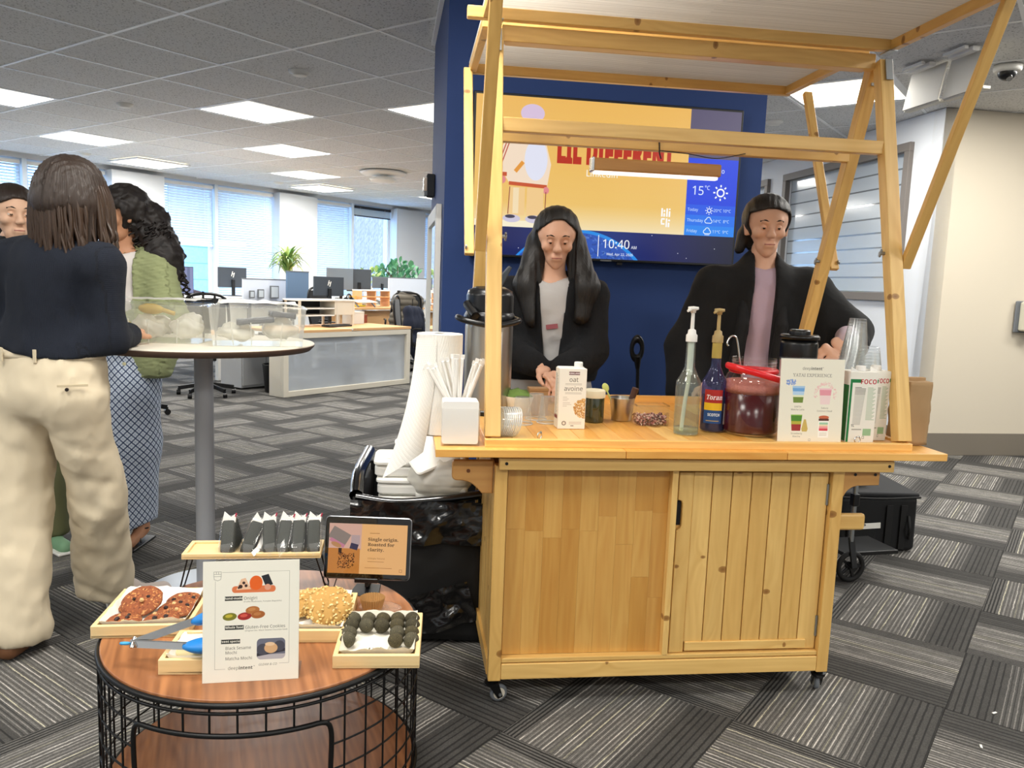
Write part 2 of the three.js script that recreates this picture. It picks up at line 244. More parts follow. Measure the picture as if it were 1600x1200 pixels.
{ // outside: brick building and a lower clad one
  const brickTex = dataTex(512, 512, (x, y) => { const row = Math.floor(y / 32), xx = (x + (row % 2) * 32) % 512, m = y % 32 < 4 || xx % 64 < 4, v = hash3(Math.floor(xx / 64), row, 4); return m ? [150, 146, 142] : [128 + v * 36, 112 + v * 28, 108 + v * 26]; });
  const cladTex = dataTex(256, 256, (x, y) => (y % 64 < 4 ? [120, 140, 165] : (x + (Math.floor(y / 64) % 2) * 64) % 128 < 2 ? [140, 160, 185] : [150, 176, 206].map((c) => c + 10 * hash3(x >> 3, y >> 3, 2))));
  const b = thing('brick_building', 'brown brick building outside the far right office window', 'building'); const bt = rep(brickTex, 1.6, 1.6);
  part(b, 'facade', gridBox(15, 34, -8, 14, 15, 24), std(0xffffff, 0.9, 0, { map: bt })); part(b, 'parapet', gridBox(14.9, 34.1, 14, 14.4, 14.9, 24.1), M.offwhite);
  const c = thing('clad_building', 'low pale clad building seen below the raised window blind', 'building'); const ct = rep(cladTex, 0.5, 0.5);
  part(c, 'facade', gridBox(-14, 14, -8, 2.2, 18, 26), std(0xffffff, 0.8, 0, { map: ct })); part(c, 'coping', gridBox(-14.1, 14.1, 2.2, 2.32, 17.9, 26), M.offwhite);
}
// blue core wall
const coreFrame = new THREE.Group(); coreFrame.position.set(-0.386, 0, -4.21); coreFrame.rotation.y = YB; coreFrame.updateMatrixWorld();
const inCore = (g) => g.applyMatrix4(coreFrame.matrixWorld);
const core = struct('wall_core', inCore(at(bx(1.735, HC, 1.25), 0.8675, HC / 2, -0.625)), wallBlue, undefined, undefined, 'deep blue free standing wall block behind the cart', 'wall');
struct('baseboard_core', inCore(merge([at(bx(1.755, 0.1, 0.012), 0.8675, 0.05, 0.006), at(bx(0.012, 0.1, 1.26), -0.006, 0.05, -0.62)])), std(0xb9b6b0, 0.6), undefined, undefined, 'light grey baseboard along the blue wall', 'baseboard');
struct('trim_1', inCore(at(bx(0.025, 0.03, 1.25), -0.012, HC - 0.015, -0.625)), teeMat, undefined, undefined, 'white ceiling edge trim along blue wall', 'trim');
{ const t = thing('wall_mirror', 'tall mirror in white frame on the side of blue wall', 'mirror', [-0.386, 0, -4.21], YB);
  part(t, 'glass', bx(0.004, 1.5, 0.74), std(0xe8eef2, 0.02, 1), [-0.016, 0.92, -0.62]);
  for (const z of [-0.2, -1.04]) part(t, 'frame', bx(0.03, 1.66, 0.1, 0.004), M.white, [-0.016, 0.92, z]);
  for (const y of [0.13, 1.71]) part(t, 'frame', bx(0.03, 0.08, 0.94, 0.004), M.white, [-0.016, y, -0.62]); }
{ const t = thing('alarm_strobe', 'black and white alarm strobe box on edge of blue wall', 'alarm', [-0.386, 0, -4.21], YB);
  part(t, 'housing', bx(0.05, 0.14, 0.09, 0.008), M.charcoal, [-0.026, 1.93, -0.93]); part(t, 'strobe', bx(0.03, 0.09, 0.06, 0.006), M.chrome, [-0.058, 1.935, -0.92]); part(t, 'grille', bx(0.02, 0.03, 0.07, 0.004), M.greyPlastic, [-0.056, 1.88, -0.92]); }
// right side walls
const Q = [3.461, 0, -6.743];
const wf = new THREE.Group(); wf.position.set(...Q); wf.rotation.y = YB; wf.updateMatrixWorld(); const inQ = (g) => g.applyMatrix4(wf.matrixWorld);   // local +x along the beige wall, -z along the white one
struct('wall_beige', inQ(at(bx(5.2, HC, 0.14), 2.6, HC / 2, -0.07)), wallBeige, undefined, undefined, 'beige wall with grey baseboard on the right', 'wall');
struct('baseboard_right', inQ(at(bx(5.21, 0.195, 0.014, 0.003), 2.6, 0.0975, 0.006)), baseMat, undefined, undefined, 'tall taupe baseboard along beige wall', 'baseboard');
{ const s = new THREE.Shape(); s.moveTo(0.0, 0); s.lineTo(6.2, 0); s.lineTo(6.2, HC); s.lineTo(0.0, HC); s.closePath();
  for (const [a, b] of [[0.44, 2.55], [3.07, 5.1]]) { const h = new THREE.Path(); h.moveTo(a, 1.38); h.lineTo(a, 2.61); h.lineTo(b, 2.61); h.lineTo(b, 1.38); h.closePath(); s.holes.push(h); }
  const g = new THREE.ExtrudeGeometry(s, { depth: 0.13, bevelEnabled: false }); g.rotateY(Math.PI / 2); struct('wall_white', inQ(uvBox(g)), wallWhite, undefined, undefined, 'white wall with frosted windows on the right', 'wall');
  struct('baseboard_white', inQ(at(bx(0.014, 0.195, 6.2), -0.006, 0.0975, -3.1)), baseMat, undefined, undefined, 'taupe baseboard along the white wall', 'baseboard');
  const band = std(0xb9c2ca, 0.14, 0), pane = phy({ color: 0x767b80, roughness: 0.06, clearcoat: 1, clearcoatRoughness: 0.03 });
  [[0.44, 2.55], [3.07, 5.1]].forEach(([a, b], n) => {
    const t = thing('window_' + (30 + n), n ? 'second frosted interior window beyond the blue wall' : 'frosted interior window with horizontal clear stripes', 'window', Q, YB); t.userData.kind = 'structure'; const m = -(a + b) / 2, w = b - a;
    for (const [y, zc, hh, ww] of [[2.645, m, 0.075, w + 0.15], [1.345, m, 0.075, w + 0.15]]) part(t, 'frame', bx(0.06, hh, ww, 0.004), winFrame, [-0.012, y, zc]);
    for (const z of [-a + 0.037, -b - 0.037]) part(t, 'frame', bx(0.06, 1.225, 0.075, 0.004), winFrame, [-0.012, 1.995, z]);
    part(t, 'pane', bx(0.008, 1.225, w), pane, [0.04, 1.995, m]);
    for (let i = 0; i < 9; i++) part(t, 'frosted_band', bx(0.003, 0.122, w - 0.03), band, [0.0345, 1.452 + i * 0.137, m]);
  }); }
struct('wall_room_back', inQ(at(bx(5.2, HC, 0.12), 2.6, HC / 2, -6.3)), wallWhite, undefined, undefined, 'rear wall of the room behind frosted window', 'wall');
{ const t = thing('wall_dispenser', 'small pale wall mounted device cut off by right photo edge', 'wall device', [4.39, 1.215, -6.87], YB);
  part(t, 'back_plate', bx(0.24, 0.27, 0.02, 0.01), M.greyPlastic, [0, 0, 0.008]); part(t, 'cover', bx(0.21, 0.25, 0.09, 0.018), std(0xcfcbb8, 0.45), [0.015, 0.005, 0.06]); part(t, 'slot', bx(0.09, 0.05, 0.06, 0.01), M.greyPlastic, [0.02, -0.12, 0.07]); part(t, 'lens', rod([-0.05, 0.05, 0.1], [-0.05, 0.05, 0.11], 0.012), M.black); }
// screen on the blue wall
const tvTex = canvasTex(1422, 800, (c) => {
  const g = c.createLinearGradient(0, 0, 0, 655); g.addColorStop(0, '#efb95c'); g.addColorStop(0.8, '#f0c46c'); g.addColorStop(1, '#f6e2b4'); c.fillStyle = g; c.fillRect(0, 0, 1140, 655); c.fillStyle = '#faf0d2'; c.fillRect(0, 622, 360, 33);
  // tracksuit figure
  c.fillStyle = '#d9c2dd'; c.beginPath(); c.ellipse(292, 80, 62, 46, 0, 0, 7); c.fill(); c.fillStyle = '#e8b79b'; c.fillRect(250, 110, 84, 60);
  c.fillStyle = '#f6dfc6'; c.beginPath(); c.moveTo(180, 175); c.lineTo(352, 170); c.lineTo(398, 330); c.lineTo(380, 452); c.lineTo(186, 440); c.lineTo(160, 400); c.lineTo(112, 392); c.lineTo(120, 290); c.closePath(); c.fill();
  c.fillStyle = '#e4e6f6'; c.beginPath(); c.ellipse(318, 310, 60, 105, 0, 0, 7); c.fill(); c.strokeStyle = '#b8442c'; c.lineWidth = 5; for (const d of [0, 14]) { c.beginPath(); c.moveTo(176 + d, 190); c.lineTo(128 + d, 330); c.lineTo(124 + d, 380); c.stroke(); }
  c.fillStyle = '#c9542e'; c.fillRect(110, 380, 58, 20); c.save(); c.translate(280, 440); c.rotate(0.05); c.fillRect(-100, -10, 200, 18); c.restore(); c.fillStyle = '#e89a3c'; c.save(); c.translate(232, 350); c.rotate(-0.9); c.fillRect(-32, -11, 64, 20); c.restore();
  c.fillStyle = '#e4898c'; c.beginPath(); c.ellipse(138, 418, 26, 22, 0, 0, 7); c.fill(); c.beginPath(); c.ellipse(376, 462, 16, 18, 0, 0, 7); c.fill();
  c.fillStyle = '#f3cc8e'; c.fillRect(182, 452, 84, 142); c.fillRect(276, 452, 88, 142); c.fillStyle = '#f6e0b6'; c.fillRect(204, 456, 30, 130); c.strokeStyle = '#8a3b2a'; c.lineWidth = 4; c.beginPath(); c.moveTo(186, 452); c.lineTo(180, 590); c.stroke(); c.beginPath(); c.moveTo(376, 470); c.lineTo(374, 620); c.stroke(); c.strokeStyle = '#3a3a55'; c.lineWidth = 3; c.beginPath(); c.moveTo(140, 424); c.lineTo(112, 590); c.moveTo(144, 424); c.lineTo(130, 596); c.stroke();
  c.fillStyle = '#f0d23c'; c.beginPath(); c.arc(106, 598, 16, 0, 7); c.arc(130, 604, 16, 0, 7); c.fill(); c.fillStyle = '#cfc8dc'; for (const x of [200, 318]) { c.beginPath(); c.ellipse(x, 612, 46, 20, 0, 0, 7); c.fill(); } c.fillStyle = '#3c3850'; for (const x of [192, 310]) { c.beginPath(); c.ellipse(x, 602, 26, 9, 0, 0, 7); c.fill(); }
  c.fillStyle = '#bb2f1e'; c.save(); c.translate(424, 312); c.scale(0.78, 1.5); c.font = '900 116px sans-serif'; c.fillText('LIL DIFFERENT', 0, 0); c.lineWidth = 7; c.strokeStyle = '#bb2f1e'; c.strokeText('LIL DIFFERENT', 0, 0); c.restore();
  c.fillStyle = '#fffdf4'; c.font = '500 46px sans-serif'; c.fillText('Linkedin', 584, 378);
  c.fillStyle = '#fff'; const glyph = [[0, 0, 9, 44], [13, 8, 9, 12], [13, 26, 9, 18], [28, 0, 9, 44], [42, 14, 9, 30], [42, 0, 9, 8], [2, 52, 20, 8], [0, 60, 8, 18], [2, 78, 20, 8], [28, 52, 8, 46], [40, 58, 12, 9], [40, 74, 9, 24]]; for (const [x, y, w, h] of glyph) c.fillRect(1006 + x, 520 + y, w, h);
  c.fillStyle = '#57506e'; c.fillRect(1140, 0, 282, 250); c.fillStyle = '#0a3fe0'; c.fillRect(1140, 250, 282, 242); c.fillStyle = '#1457e6'; c.fillRect(1140, 492, 282, 54); c.fillStyle = '#1672ee'; c.fillRect(1140, 546, 282, 56); c.fillStyle = '#1c86f2'; c.fillRect(1140, 602, 282, 53);
  c.fillStyle = '#e8f0ff'; c.font = '34px sans-serif'; c.fillText('Toronto', 1226, 322); c.font = '300 64px sans-serif'; c.fillText('15', 1168, 440); c.font = '30px sans-serif'; c.fillText('°C', 1240, 412);
  const sun = (x, y, r) => { c.strokeStyle = '#fff'; c.lineWidth = r * 0.22; c.beginPath(); c.arc(x, y, r * 0.5, 0, 7); c.stroke(); for (let i = 0; i < 8; i++) { const a = i * 0.7854; c.beginPath(); c.moveTo(x + Math.cos(a) * r * 0.78, y + Math.sin(a) * r * 0.78); c.lineTo(x + Math.cos(a) * r * 1.1, y + Math.sin(a) * r * 1.1); c.stroke(); } };
  sun(1332, 424, 38); sun(1274, 520, 20); const cloud = (x, y) => { c.strokeStyle = '#e8f4ff'; c.lineWidth = 4; c.beginPath(); c.arc(x - 9, y, 10, 1.6, 4.6); c.arc(x + 2, y - 9, 12, 3.4, 6.1); c.arc(x + 13, y + 1, 9, 5, 7.8); c.closePath(); c.stroke(); };
  cloud(1272, 576); cloud(1268, 632); for (let i = 0; i < 4; i++) c.fillRect(1258 + i * 7, 644, 3, 8); c.fillStyle = '#cfe2ff'; c.font = '22px sans-serif'; [['Today', 526, '20°C 10°C'], ['Thursday', 582, '14°C  8°C'], ['Friday', 638, '11°C  9°C']].forEach(([d, y, v]) => { c.fillText(d, 1152, y); c.fillText(v, 1298, y); });
  // clock strip with the planet
  const s = c.createLinearGradient(0, 0, 1422, 0); s.addColorStop(0, '#0a1650'); s.addColorStop(0.5, '#14307e'); s.addColorStop(0.72, '#121c5e'); s.addColorStop(1, '#0b1030'); c.fillStyle = s; c.fillRect(0, 655, 1422, 145);
  c.save(); c.beginPath(); c.rect(0, 655, 1422, 145); c.clip(); c.fillStyle = '#1f8de8'; c.beginPath(); c.arc(560, 1100, 447, 0, 7); c.fill(); c.fillStyle = '#2a56b8'; c.beginPath(); c.arc(556, 1106, 437, 0, 7); c.fill(); const r = rng(4); for (let i = 0; i < 420; i++) { c.fillStyle = r() < 0.5 ? 'rgba(150,190,240,.35)' : 'rgba(20,50,120,.4)'; const a = -0.4 - r() * 2.4, d = 280 + r() * 150; c.beginPath(); c.ellipse(556 + Math.cos(a) * d, 1106 + Math.sin(a) * d, 3 + r() * 14, 2 + r() * 4, r() * 3, 0, 7); c.fill(); } c.restore();
  c.fillStyle = '#fff'; c.fillRect(668, 676, 4, 112); c.font = '300 62px sans-serif'; c.fillText('10:40', 690, 742); c.font = '22px sans-serif'; c.fillText('AM', 850, 742); c.font = '18px sans-serif'; c.fillText('Wed, Apr 22, 2026', 716, 780); for (const [x, y] of [[960, 664], [1110, 752], [1160, 776], [1316, 720], [98, 688], [240, 760]]) c.fillRect(x, y, 4, 4);
});
{ const t = thing('wall_screen', 'large flat wall screen showing yellow advert and weather on blue wall', 'screen', [-0.386, 0, -4.21], YB);
  part(t, 'housing', bx(1.446, 0.826, 0.05, 0.004), std(0x0a0a0c, 0.4), [0.856, 1.887, 0.04]);
  const g = new THREE.PlaneGeometry(1.422, 0.8); part(t, 'display', g, std(0x050505, 0.35, 0, { emissive: 0xffffff, emissiveMap: tvTex, emissiveIntensity: 1.0 }), [0.856, 1.887, 0.0665]);
  part(t, 'maker_plate', bx(0.06, 0.008, 0.003), M.greyPlastic, [0.86, 1.479, 0.0665]); part(t, 'sensor', bx(0.03, 0.016, 0.012, 0.002), M.black, [0.94, 1.466, 0.05]);
  const l = new THREE.RectAreaLight(0xffe2b0, 0.8, 1.4, 0.78); l.position.set(0.856, 1.887, 0.07); l.rotation.y = Math.PI; t.add(l); }
// ------------------------------------------------------------ the wooden cart (local x along its front, z = 0 at the front face, y up)
const CY = 7.5 * Math.PI / 180, CO = [-0.022, 0, -2.3878];
const CW = (x, y, z) => [CO[0] + Math.cos(CY) * x + Math.sin(CY) * z, y, CO[2] - Math.sin(CY) * x + Math.cos(CY) * z];
const cart = thing('wooden_cart', 'wooden market stall cart with roof frame on caster wheels', 'cart', CO, CY);
const pm = (i) => [M.pine, M.pine2, M.pine3][((i % 3) + 3) % 3];
{
  const c = cart;
  // body posts and rails
  for (const [x, z] of [[0, -0.02], [1.105, -0.02], [0, -0.64], [1.105, -0.64]]) part(c, 'corner_post', bx(0.04, 0.7, 0.04, 0.003), M.pine2, [x, 0.435, z]);
  part(c, 'bottom_rail', bx(1.064, 0.052, 0.03, 0.003), M.pine, [0.5525, 0.115, -0.016]); part(c, 'track_rail', bx(1.064, 0.014, 0.03, 0.002), M.pine3, [0.5525, 0.151, -0.02]);
  part(c, 'top_rail', bx(1.064, 0.03, 0.03, 0.002), M.pine2, [0.5525, 0.785, -0.03]);
  part(c, 'back_panel', bx(1.07, 0.68, 0.012), M.pine2, [0.5525, 0.44, -0.65]); part(c, 'bottom_board', bx(1.13, 0.016, 0.64), M.pine2, [0.5525, 0.1, -0.33]);
  // left panel of glued staves
  const lp = part(c, 'side_panel', bx(0.53, 0.612, 0.008), M.stave2, [0.29, 0.465, -0.04]); lp.userData.label = 'glued stave front panel';
  const sw = 0.53 / 9; for (let i = 0; i < 9; i++) { let y = -0.306; let k = 0; while (y < 0.305) { let h = Math.min(0.16 + hash3(i, k, 2) * 0.34, 0.306 - y); if (0.306 - y - h < 0.05) h = 0.306 - y; part(lp, 'stave', bx(sw - 0.0004, h - 0.0004, 0.008), [M.stave1, M.stave2, M.stave3, M.stave3][Math.floor(hash3(i, k, 8) * 4)], [-0.265 + sw * (i + 0.5), y + h / 2, 0.004]); y += h; k++; } }
  part(c, 'divider_post', bx(0.02, 0.615, 0.03, 0.002), M.pine, [0.556, 0.466, -0.017]);
  // right sliding door of beaded planks
  const d = new THREE.Group(); d.name = 'door'; d.position.set(0.828, 0.462, -0.03); c.add(d);
  part(d, 'door_backing', bx(0.51, 0.604, 0.008), M.pine2, [0, 0, -0.006]);
  const ds = slab((() => { const s = shapeXY([[0, 0], [0.048, 0], [0.048, 0.604], [0, 0.604], [0, 0.515], [0.012, 0.51], [0.016, 0.5], [0.016, 0.43], [0.012, 0.42], [0, 0.412]]); return s; })(), 0.024, 0.002); part(d, 'door_stile', ds, M.pine3, [-0.255, -0.302, -0.008]);
  part(d, 'handle_recess', bx(0.014, 0.08, 0.012), M.black, [-0.247, 0.166, -0.004]);
  part(d, 'bottom_bar', bx(0.42, 0.03, 0.022, 0.002), M.pine, [0.008, -0.282, 0.005]);
  const pw = (0.51 - 0.048) / 7; for (let i = 0; i < 7; i++) part(d, 'plank', bx(pw - 0.0025, i === 6 ? 0.604 : 0.57, 0.016, 0.003), pm(i * 2 + (i === 3 ? 1 : 0)), [-0.207 + pw * (i + 0.5), i === 6 ? 0 : 0.017, 0.002]);
  for (const y of [0.23, -0.22]) part(d, 'hinge', rod([0.252, y - 0.035, 0.012], [0.252, y + 0.035, 0.012], 0.004), M.zinc);
  // planked sides
  for (const x of [-0.008, 1.113]) { for (let i = 0; i < 7; i++) part(c, 'side_plank', bx(0.012, 0.64, 0.58 / 7 - 0.003, 0.003), pm(i), [x, 0.44, -0.04 - 0.58 / 7 * (i + 0.5)]); part(c, 'side_rail', bx(0.03, 0.05, 0.58), M.pine2, [x, 0.115, -0.33]); }
  // apron, brackets, handles
  part(c, 'apron', bx(1.29, 0.037, 0.022, 0.003), M.pine, [0.635, 0.795, 0.012]); for (const x of [0.012, 1.262]) part(c, 'screw', rod([x, 0.797, 0.022], [x, 0.797, 0.0245], 0.005), M.black);
  const br = (m) => { const s = new THREE.Shape(); s.moveTo(0, 0.092); s.lineTo(-0.118, 0.092); s.quadraticCurveTo(-0.128, 0.09, -0.128, 0.08); s.lineTo(-0.128, 0.042); s.quadraticCurveTo(-0.126, 0.03, -0.112, 0.029); s.quadraticCurveTo(-0.08, 0.03, -0.062, 0.016); s.quadraticCurveTo(-0.045, 0, -0.034, -0.012); s.lineTo(0, -0.012); s.closePath(); return slab(s, 0.022, 0.003); };
  part(c, 'bracket', br(), M.bracket, [-0.022, 0.702, -0.05]); part(c, 'bracket', br(), M.bracket, [-0.022, 0.702, -0.62]); part(c, 'screw', rod([-0.1, 0.762, -0.028], [-0.1, 0.762, -0.0255], 0.006), std(0x6a3d1c, 0.5));
  part(c, 'handle_rod', rod([-0.1, 0.76, -0.05], [-0.1, 0.76, -0.62], 0.014), M.pine3);
  part(c, 'bracket_board', slab((() => { const s = new THREE.Shape(); s.moveTo(0, 0); s.lineTo(0.135, 0); s.lineTo(0.135, -0.048); s.lineTo(0.06, -0.05); s.quadraticCurveTo(0.025, -0.056, 0.015, -0.085); s.lineTo(0, -0.09); s.closePath(); return s; })(), 0.022, 0.002), M.bracket, [1.117, 0.774, -0.03]); for (const x of [1.165, 1.235]) part(c, 'screw', rod([x, 0.762, -0.008], [x, 0.762, -0.006], 0.005), M.black);
  part(c, 'handle_bar', bx(0.13, 0.058, 0.024, 0.011), M.pine3, [1.178, 0.588, -0.06]);
  // counter board with wings, tray top of planks
  part(c, 'counter_board', bx(0.58, 0.024, 0.6, 0.002), M.top2, [0.085, 0.833, -0.25]); part(c, 'counter_board', bx(0.52, 0.024, 0.6, 0.002), M.top3, [0.6365, 0.833, -0.25]); part(c, 'counter_board', bx(0.545, 0.024, 0.6, 0.002), M.top2, [1.1705, 0.833, -0.25]);
  part(c, 'tray_front', bx(1.4, 0.026, 0.022, 0.003), M.top1, [0.645, 0.857, 0.0]); part(c, 'tray_back', bx(1.4, 0.045, 0.022, 0.003), M.top2, [0.645, 0.871, -0.845]); for (const x of [-0.045, 1.335]) part(c, 'tray_side', bx(0.02, 0.026, 0.822, 0.003), M.top2, [x, 0.857, -0.423]);
  const tp = 1.36 / 19; for (let i = 0; i < 19; i++) part(c, 'tray_plank', bx(tp - 0.0012, 0.018, 0.822, 0.0015), [M.top1, M.top2, M.top3][Math.floor(hash3(i, 3, 3) * 3)], [-0.035 + tp * (i + 0.5), 0.853, -0.4225]);
  for (const x of [0.02, 1.09]) part(c, 'rear_prop', bar([x, 0.7, -0.64], [x, 0.84, -0.83], 0.03, 0.03), M.pine2);
  // upright A-frames and rails
  for (const x of [-0.03, 1.325]) {
    part(c, 'front_post', bar([x, 0.87, -0.022], [x, 2.15, -0.335], 0.048, 0.044), M.pine, undefined); part(c, 'rear_post', bar([x, 0.86, -0.835], [x, 2.15, -0.385], 0.044, 0.044), M.pine3);
    for (const [zz, ry] of [[-0.318, 0], [-0.41, 0]]) part(c, 'hinge_plate', bx(0.026, 0.075, 0.004, 0.001), M.zinc, [x + 0.004, 2.118, zz + 0.02], [-0.24, 0, 0]);
    part(c, 'hinge_plate', bx(0.03, 0.004, 0.06), M.zinc, [x + 0.004, 2.176, -0.31]);
    const o = x < 0 ? -1 : 1, sx = x + o * 0.044;
    part(c, 'front_strut', bar([sx, 1.44, -0.165], [sx + o * 0.004, 2.2, 0.2], 0.036, 0.022, 0.004), M.pine2); part(c, 'rear_strut', bar([sx, 1.44, -0.62], [sx + o * 0.002, 2.19, -0.965], 0.036, 0.022, 0.004), M.pine3);
    for (const [z, y] of [[-0.18, 1.487], [-0.615, 1.47]]) { part(c, 'wing_nut', [rod([x - o * 0.022, y, z], [x - o * 0.042, y, z], 0.006), at(bx(0.006, 0.028, 0.01, 0.002), x - o * 0.038, y, z, 0.5, 0, 0)], M.zinc); part(c, 'bolt_head', rod([sx + o * 0.01, y, z], [sx + o * 0.016, y, z], 0.008), M.zinc); }
  }
  part(c, 'front_rail', bx(1.31, 0.044, 0.036, 0.003), M.pine, [0.6475, 1.846, -0.262]); part(c, 'rear_rail', bx(1.31, 0.044, 0.036, 0.003), M.pine2, [0.6475, 1.85, -0.475]); part(c, 'ridge_beam', bx(1.31, 0.052, 0.04, 0.003), M.pine, [0.6475, 2.152, -0.36]); part(c, 'ridge_plate', bx(1.28, 0.03, 0.02, 0.003), M.pine3, [0.6475, 2.143, -0.39]);
  // two level roof flaps of twin wall plastic in wooden frames
  const polyTex = dataTex(256, 64, (x, y) => { const q = (y % 8) < 2 ? 0.78 : 0.95; return q + 0.22 * (vnoise(x * 0.02, y * 0.9, 1) - 0.5); }), polyMat = phy({ color: 0xf4f0ea, map: rep(polyTex, 1, 10), roughness: 0.75, transmission: 0.8, thickness: 0, side: THREE.DoubleSide });
  const flap = (z0, z1, y, x0, x1, nm) => {
    const f = new THREE.Group(); f.name = nm; c.add(f);
    for (const z of [z0, z1]) part(f, 'flap_beam', bx(x1 - x0 + (z === -0.33 ? 0.05 : 0), 0.038, 0.03, 0.004), pm(z < -0.5 ? 1 : 0), [(x0 + x1) / 2 - (z === -0.33 ? 0.025 : 0), y, z]);
    for (const x of [x0 + 0.015, x1 - 0.015]) part(f, 'rafter', bx(0.028, 0.034, Math.abs(z1 - z0) - 0.03, 0.003), M.pine2, [x, y + (x > x0 + 0.1 && x < x1 - 0.1 ? 0.02 : 0), (z0 + z1) / 2]);
    const g = new THREE.BoxGeometry(x1 - x0, 0.006, Math.abs(z1 - z0)); uvBox(g, [0, 0]); part(f, 'roof_sheet', g, polyMat, [(x0 + x1) / 2, y + 0.022, (z0 + z1) / 2]);
  };
  flap(-0.33, 0.31, 2.204, -0.075, 1.365, 'front_flap'); flap(-0.41, -1.0, 2.2, -0.07, 1.31, 'rear_flap');
  // casters
  for (const [x, z, a] of [[-0.004, -0.03, 0.2], [1.11, -0.03, 1.25], [0.01, -0.62, 2.2], [1.1, -0.62, 0.7]]) {
    const k = new THREE.Group(); k.name = 'caster'; k.position.set(x, 0, z); k.rotation.y = a; c.add(k);
    part(k, 'stem', rod([0, 0.07, 0], [0, 0.094, 0], 0.016), M.blackmetal); part(k, 'swivel', rod([0, 0.062, 0], [0, 0.072, 0], 0.024), M.blackmetal);
    for (const s of [-1, 1]) part(k, 'fork', slab([[-0.014, 0.064], [0.02, 0.064], [0.034, 0.022], [0.018, 0.016]], 0.003, 0), M.blackmetal, [0, 0, s * 0.015 - 0.0015]);
    const w = new THREE.TorusGeometry(0.021, 0.0085, 10, 28); part(k, 'tyre', w, M.greyPlastic, [0.024, 0.03, 0]); part(k, 'hub', rod([0.024, 0.03, -0.009], [0.024, 0.03, 0.009], 0.019, 0.019, 20), M.cream); part(k, 'axle', rod([0.024, 0.03, -0.02], [0.024, 0.03, 0.02], 0.005), M.zinc);
    part(k, 'brake_lever', bx(0.03, 0.006, 0.02, 0.002), M.rubber, [-0.012, 0.068, 0], [0, 0, 0.4]);
  }
}
{ // hanging lamp tube under the rear rail
  const t = thing('lamp_tube', 'wooden batten lamp with white strip hung under cart rail', 'lamp', CO, CY);
  const a = [0.36, 1.7, -0.47], b = [0.84, 1.7, -0.47];
  part(t, 'batten', bx(0.47, 0.044, 0.036, 0.006), woodMat(rawTex, 0xd8b98c, 0.6), [0.56, 1.762, -0.42]); part(t, 'light_strip', bx(0.45, 0.012, 0.026, 0.003), std(0xffffff, 0.4, 0, { emissive: 0xffffff, emissiveIntensity: 0.9 }), [0.56, 1.7355, -0.42]);
  part(t, 'clip', bx(0.012, 0.05, 0.042, 0.004), M.chrome, [0.33, 1.761, -0.42]); part(t, 'hook_cord', tube([[0.575, 1.872, -0.452], [0.576, 1.84, -0.445], [0.573, 1.815, -0.43], [0.576, 1.795, -0.42]], 0.0028), M.black); part(t, 'power_wire', tube([[0.575, 1.825, -0.435], [0.68, 1.818, -0.43], [0.78, 1.808, -0.43], [0.9, 1.835, -0.455]], 0.0016), M.black);
  const l = new THREE.RectAreaLight(0xffffff, 3, 0.44, 0.02); l.position.set(0.56, 1.728, -0.42); l.rotation.x = -Math.PI / 2; t.add(l);
}
// ------------------------------------------------------------ things on the cart's counter
const TY = 0.862, WY = 0.845;
const onCart = (name, label, cat, x, z, y = TY, turn = 0, group) => thing(name, label, cat, CW(x, y, z), CY + turn, group);
const glassT = phy({ color: 0xfdfefe, roughness: 0.14, transmission: 0.96, thickness: 0, ior: 1.5 }), jarGlass = phy({ color: 0xffffff, roughness: 0.02, transmission: 1, thickness: 0, ior: 1.5 }), bottleGlass = phy({ color: 0xf4f8f4, roughness: 0.02, transmission: 1, thickness: 0.004, ior: 1.47 });
{ // napkins in a clear box
  const t = onCart('napkin_box', 'clear square box packed with white paper napkins on counter corner', 'napkin box', -0.13, -0.04, WY);
  for (const [w, h, d, x, y, z] of [[0.118, 0.003, 0.084, 0, 0.0015, 0], [0.118, 0.115, 0.002, 0, 0.0575, 0.042], [0.118, 0.115, 0.002, 0, 0.0575, -0.042], [0.002, 0.115, 0.084, -0.058, 0.0575, 0], [0.002, 0.115, 0.084, 0.058, 0.0575, 0]]) part(t, 'box_wall', bx(w, h, d), M.clear, [x, y, z]);
  for (let i = 0; i < 12; i++) part(t, 'napkin', slab(roundRect(0.11, 0.132, 0.008), 0.005, 0.0012), M.paper, [0, 0.071, -0.039 + i * 0.0064], [0.01 * (i % 3 - 1), 0, 0]);
}
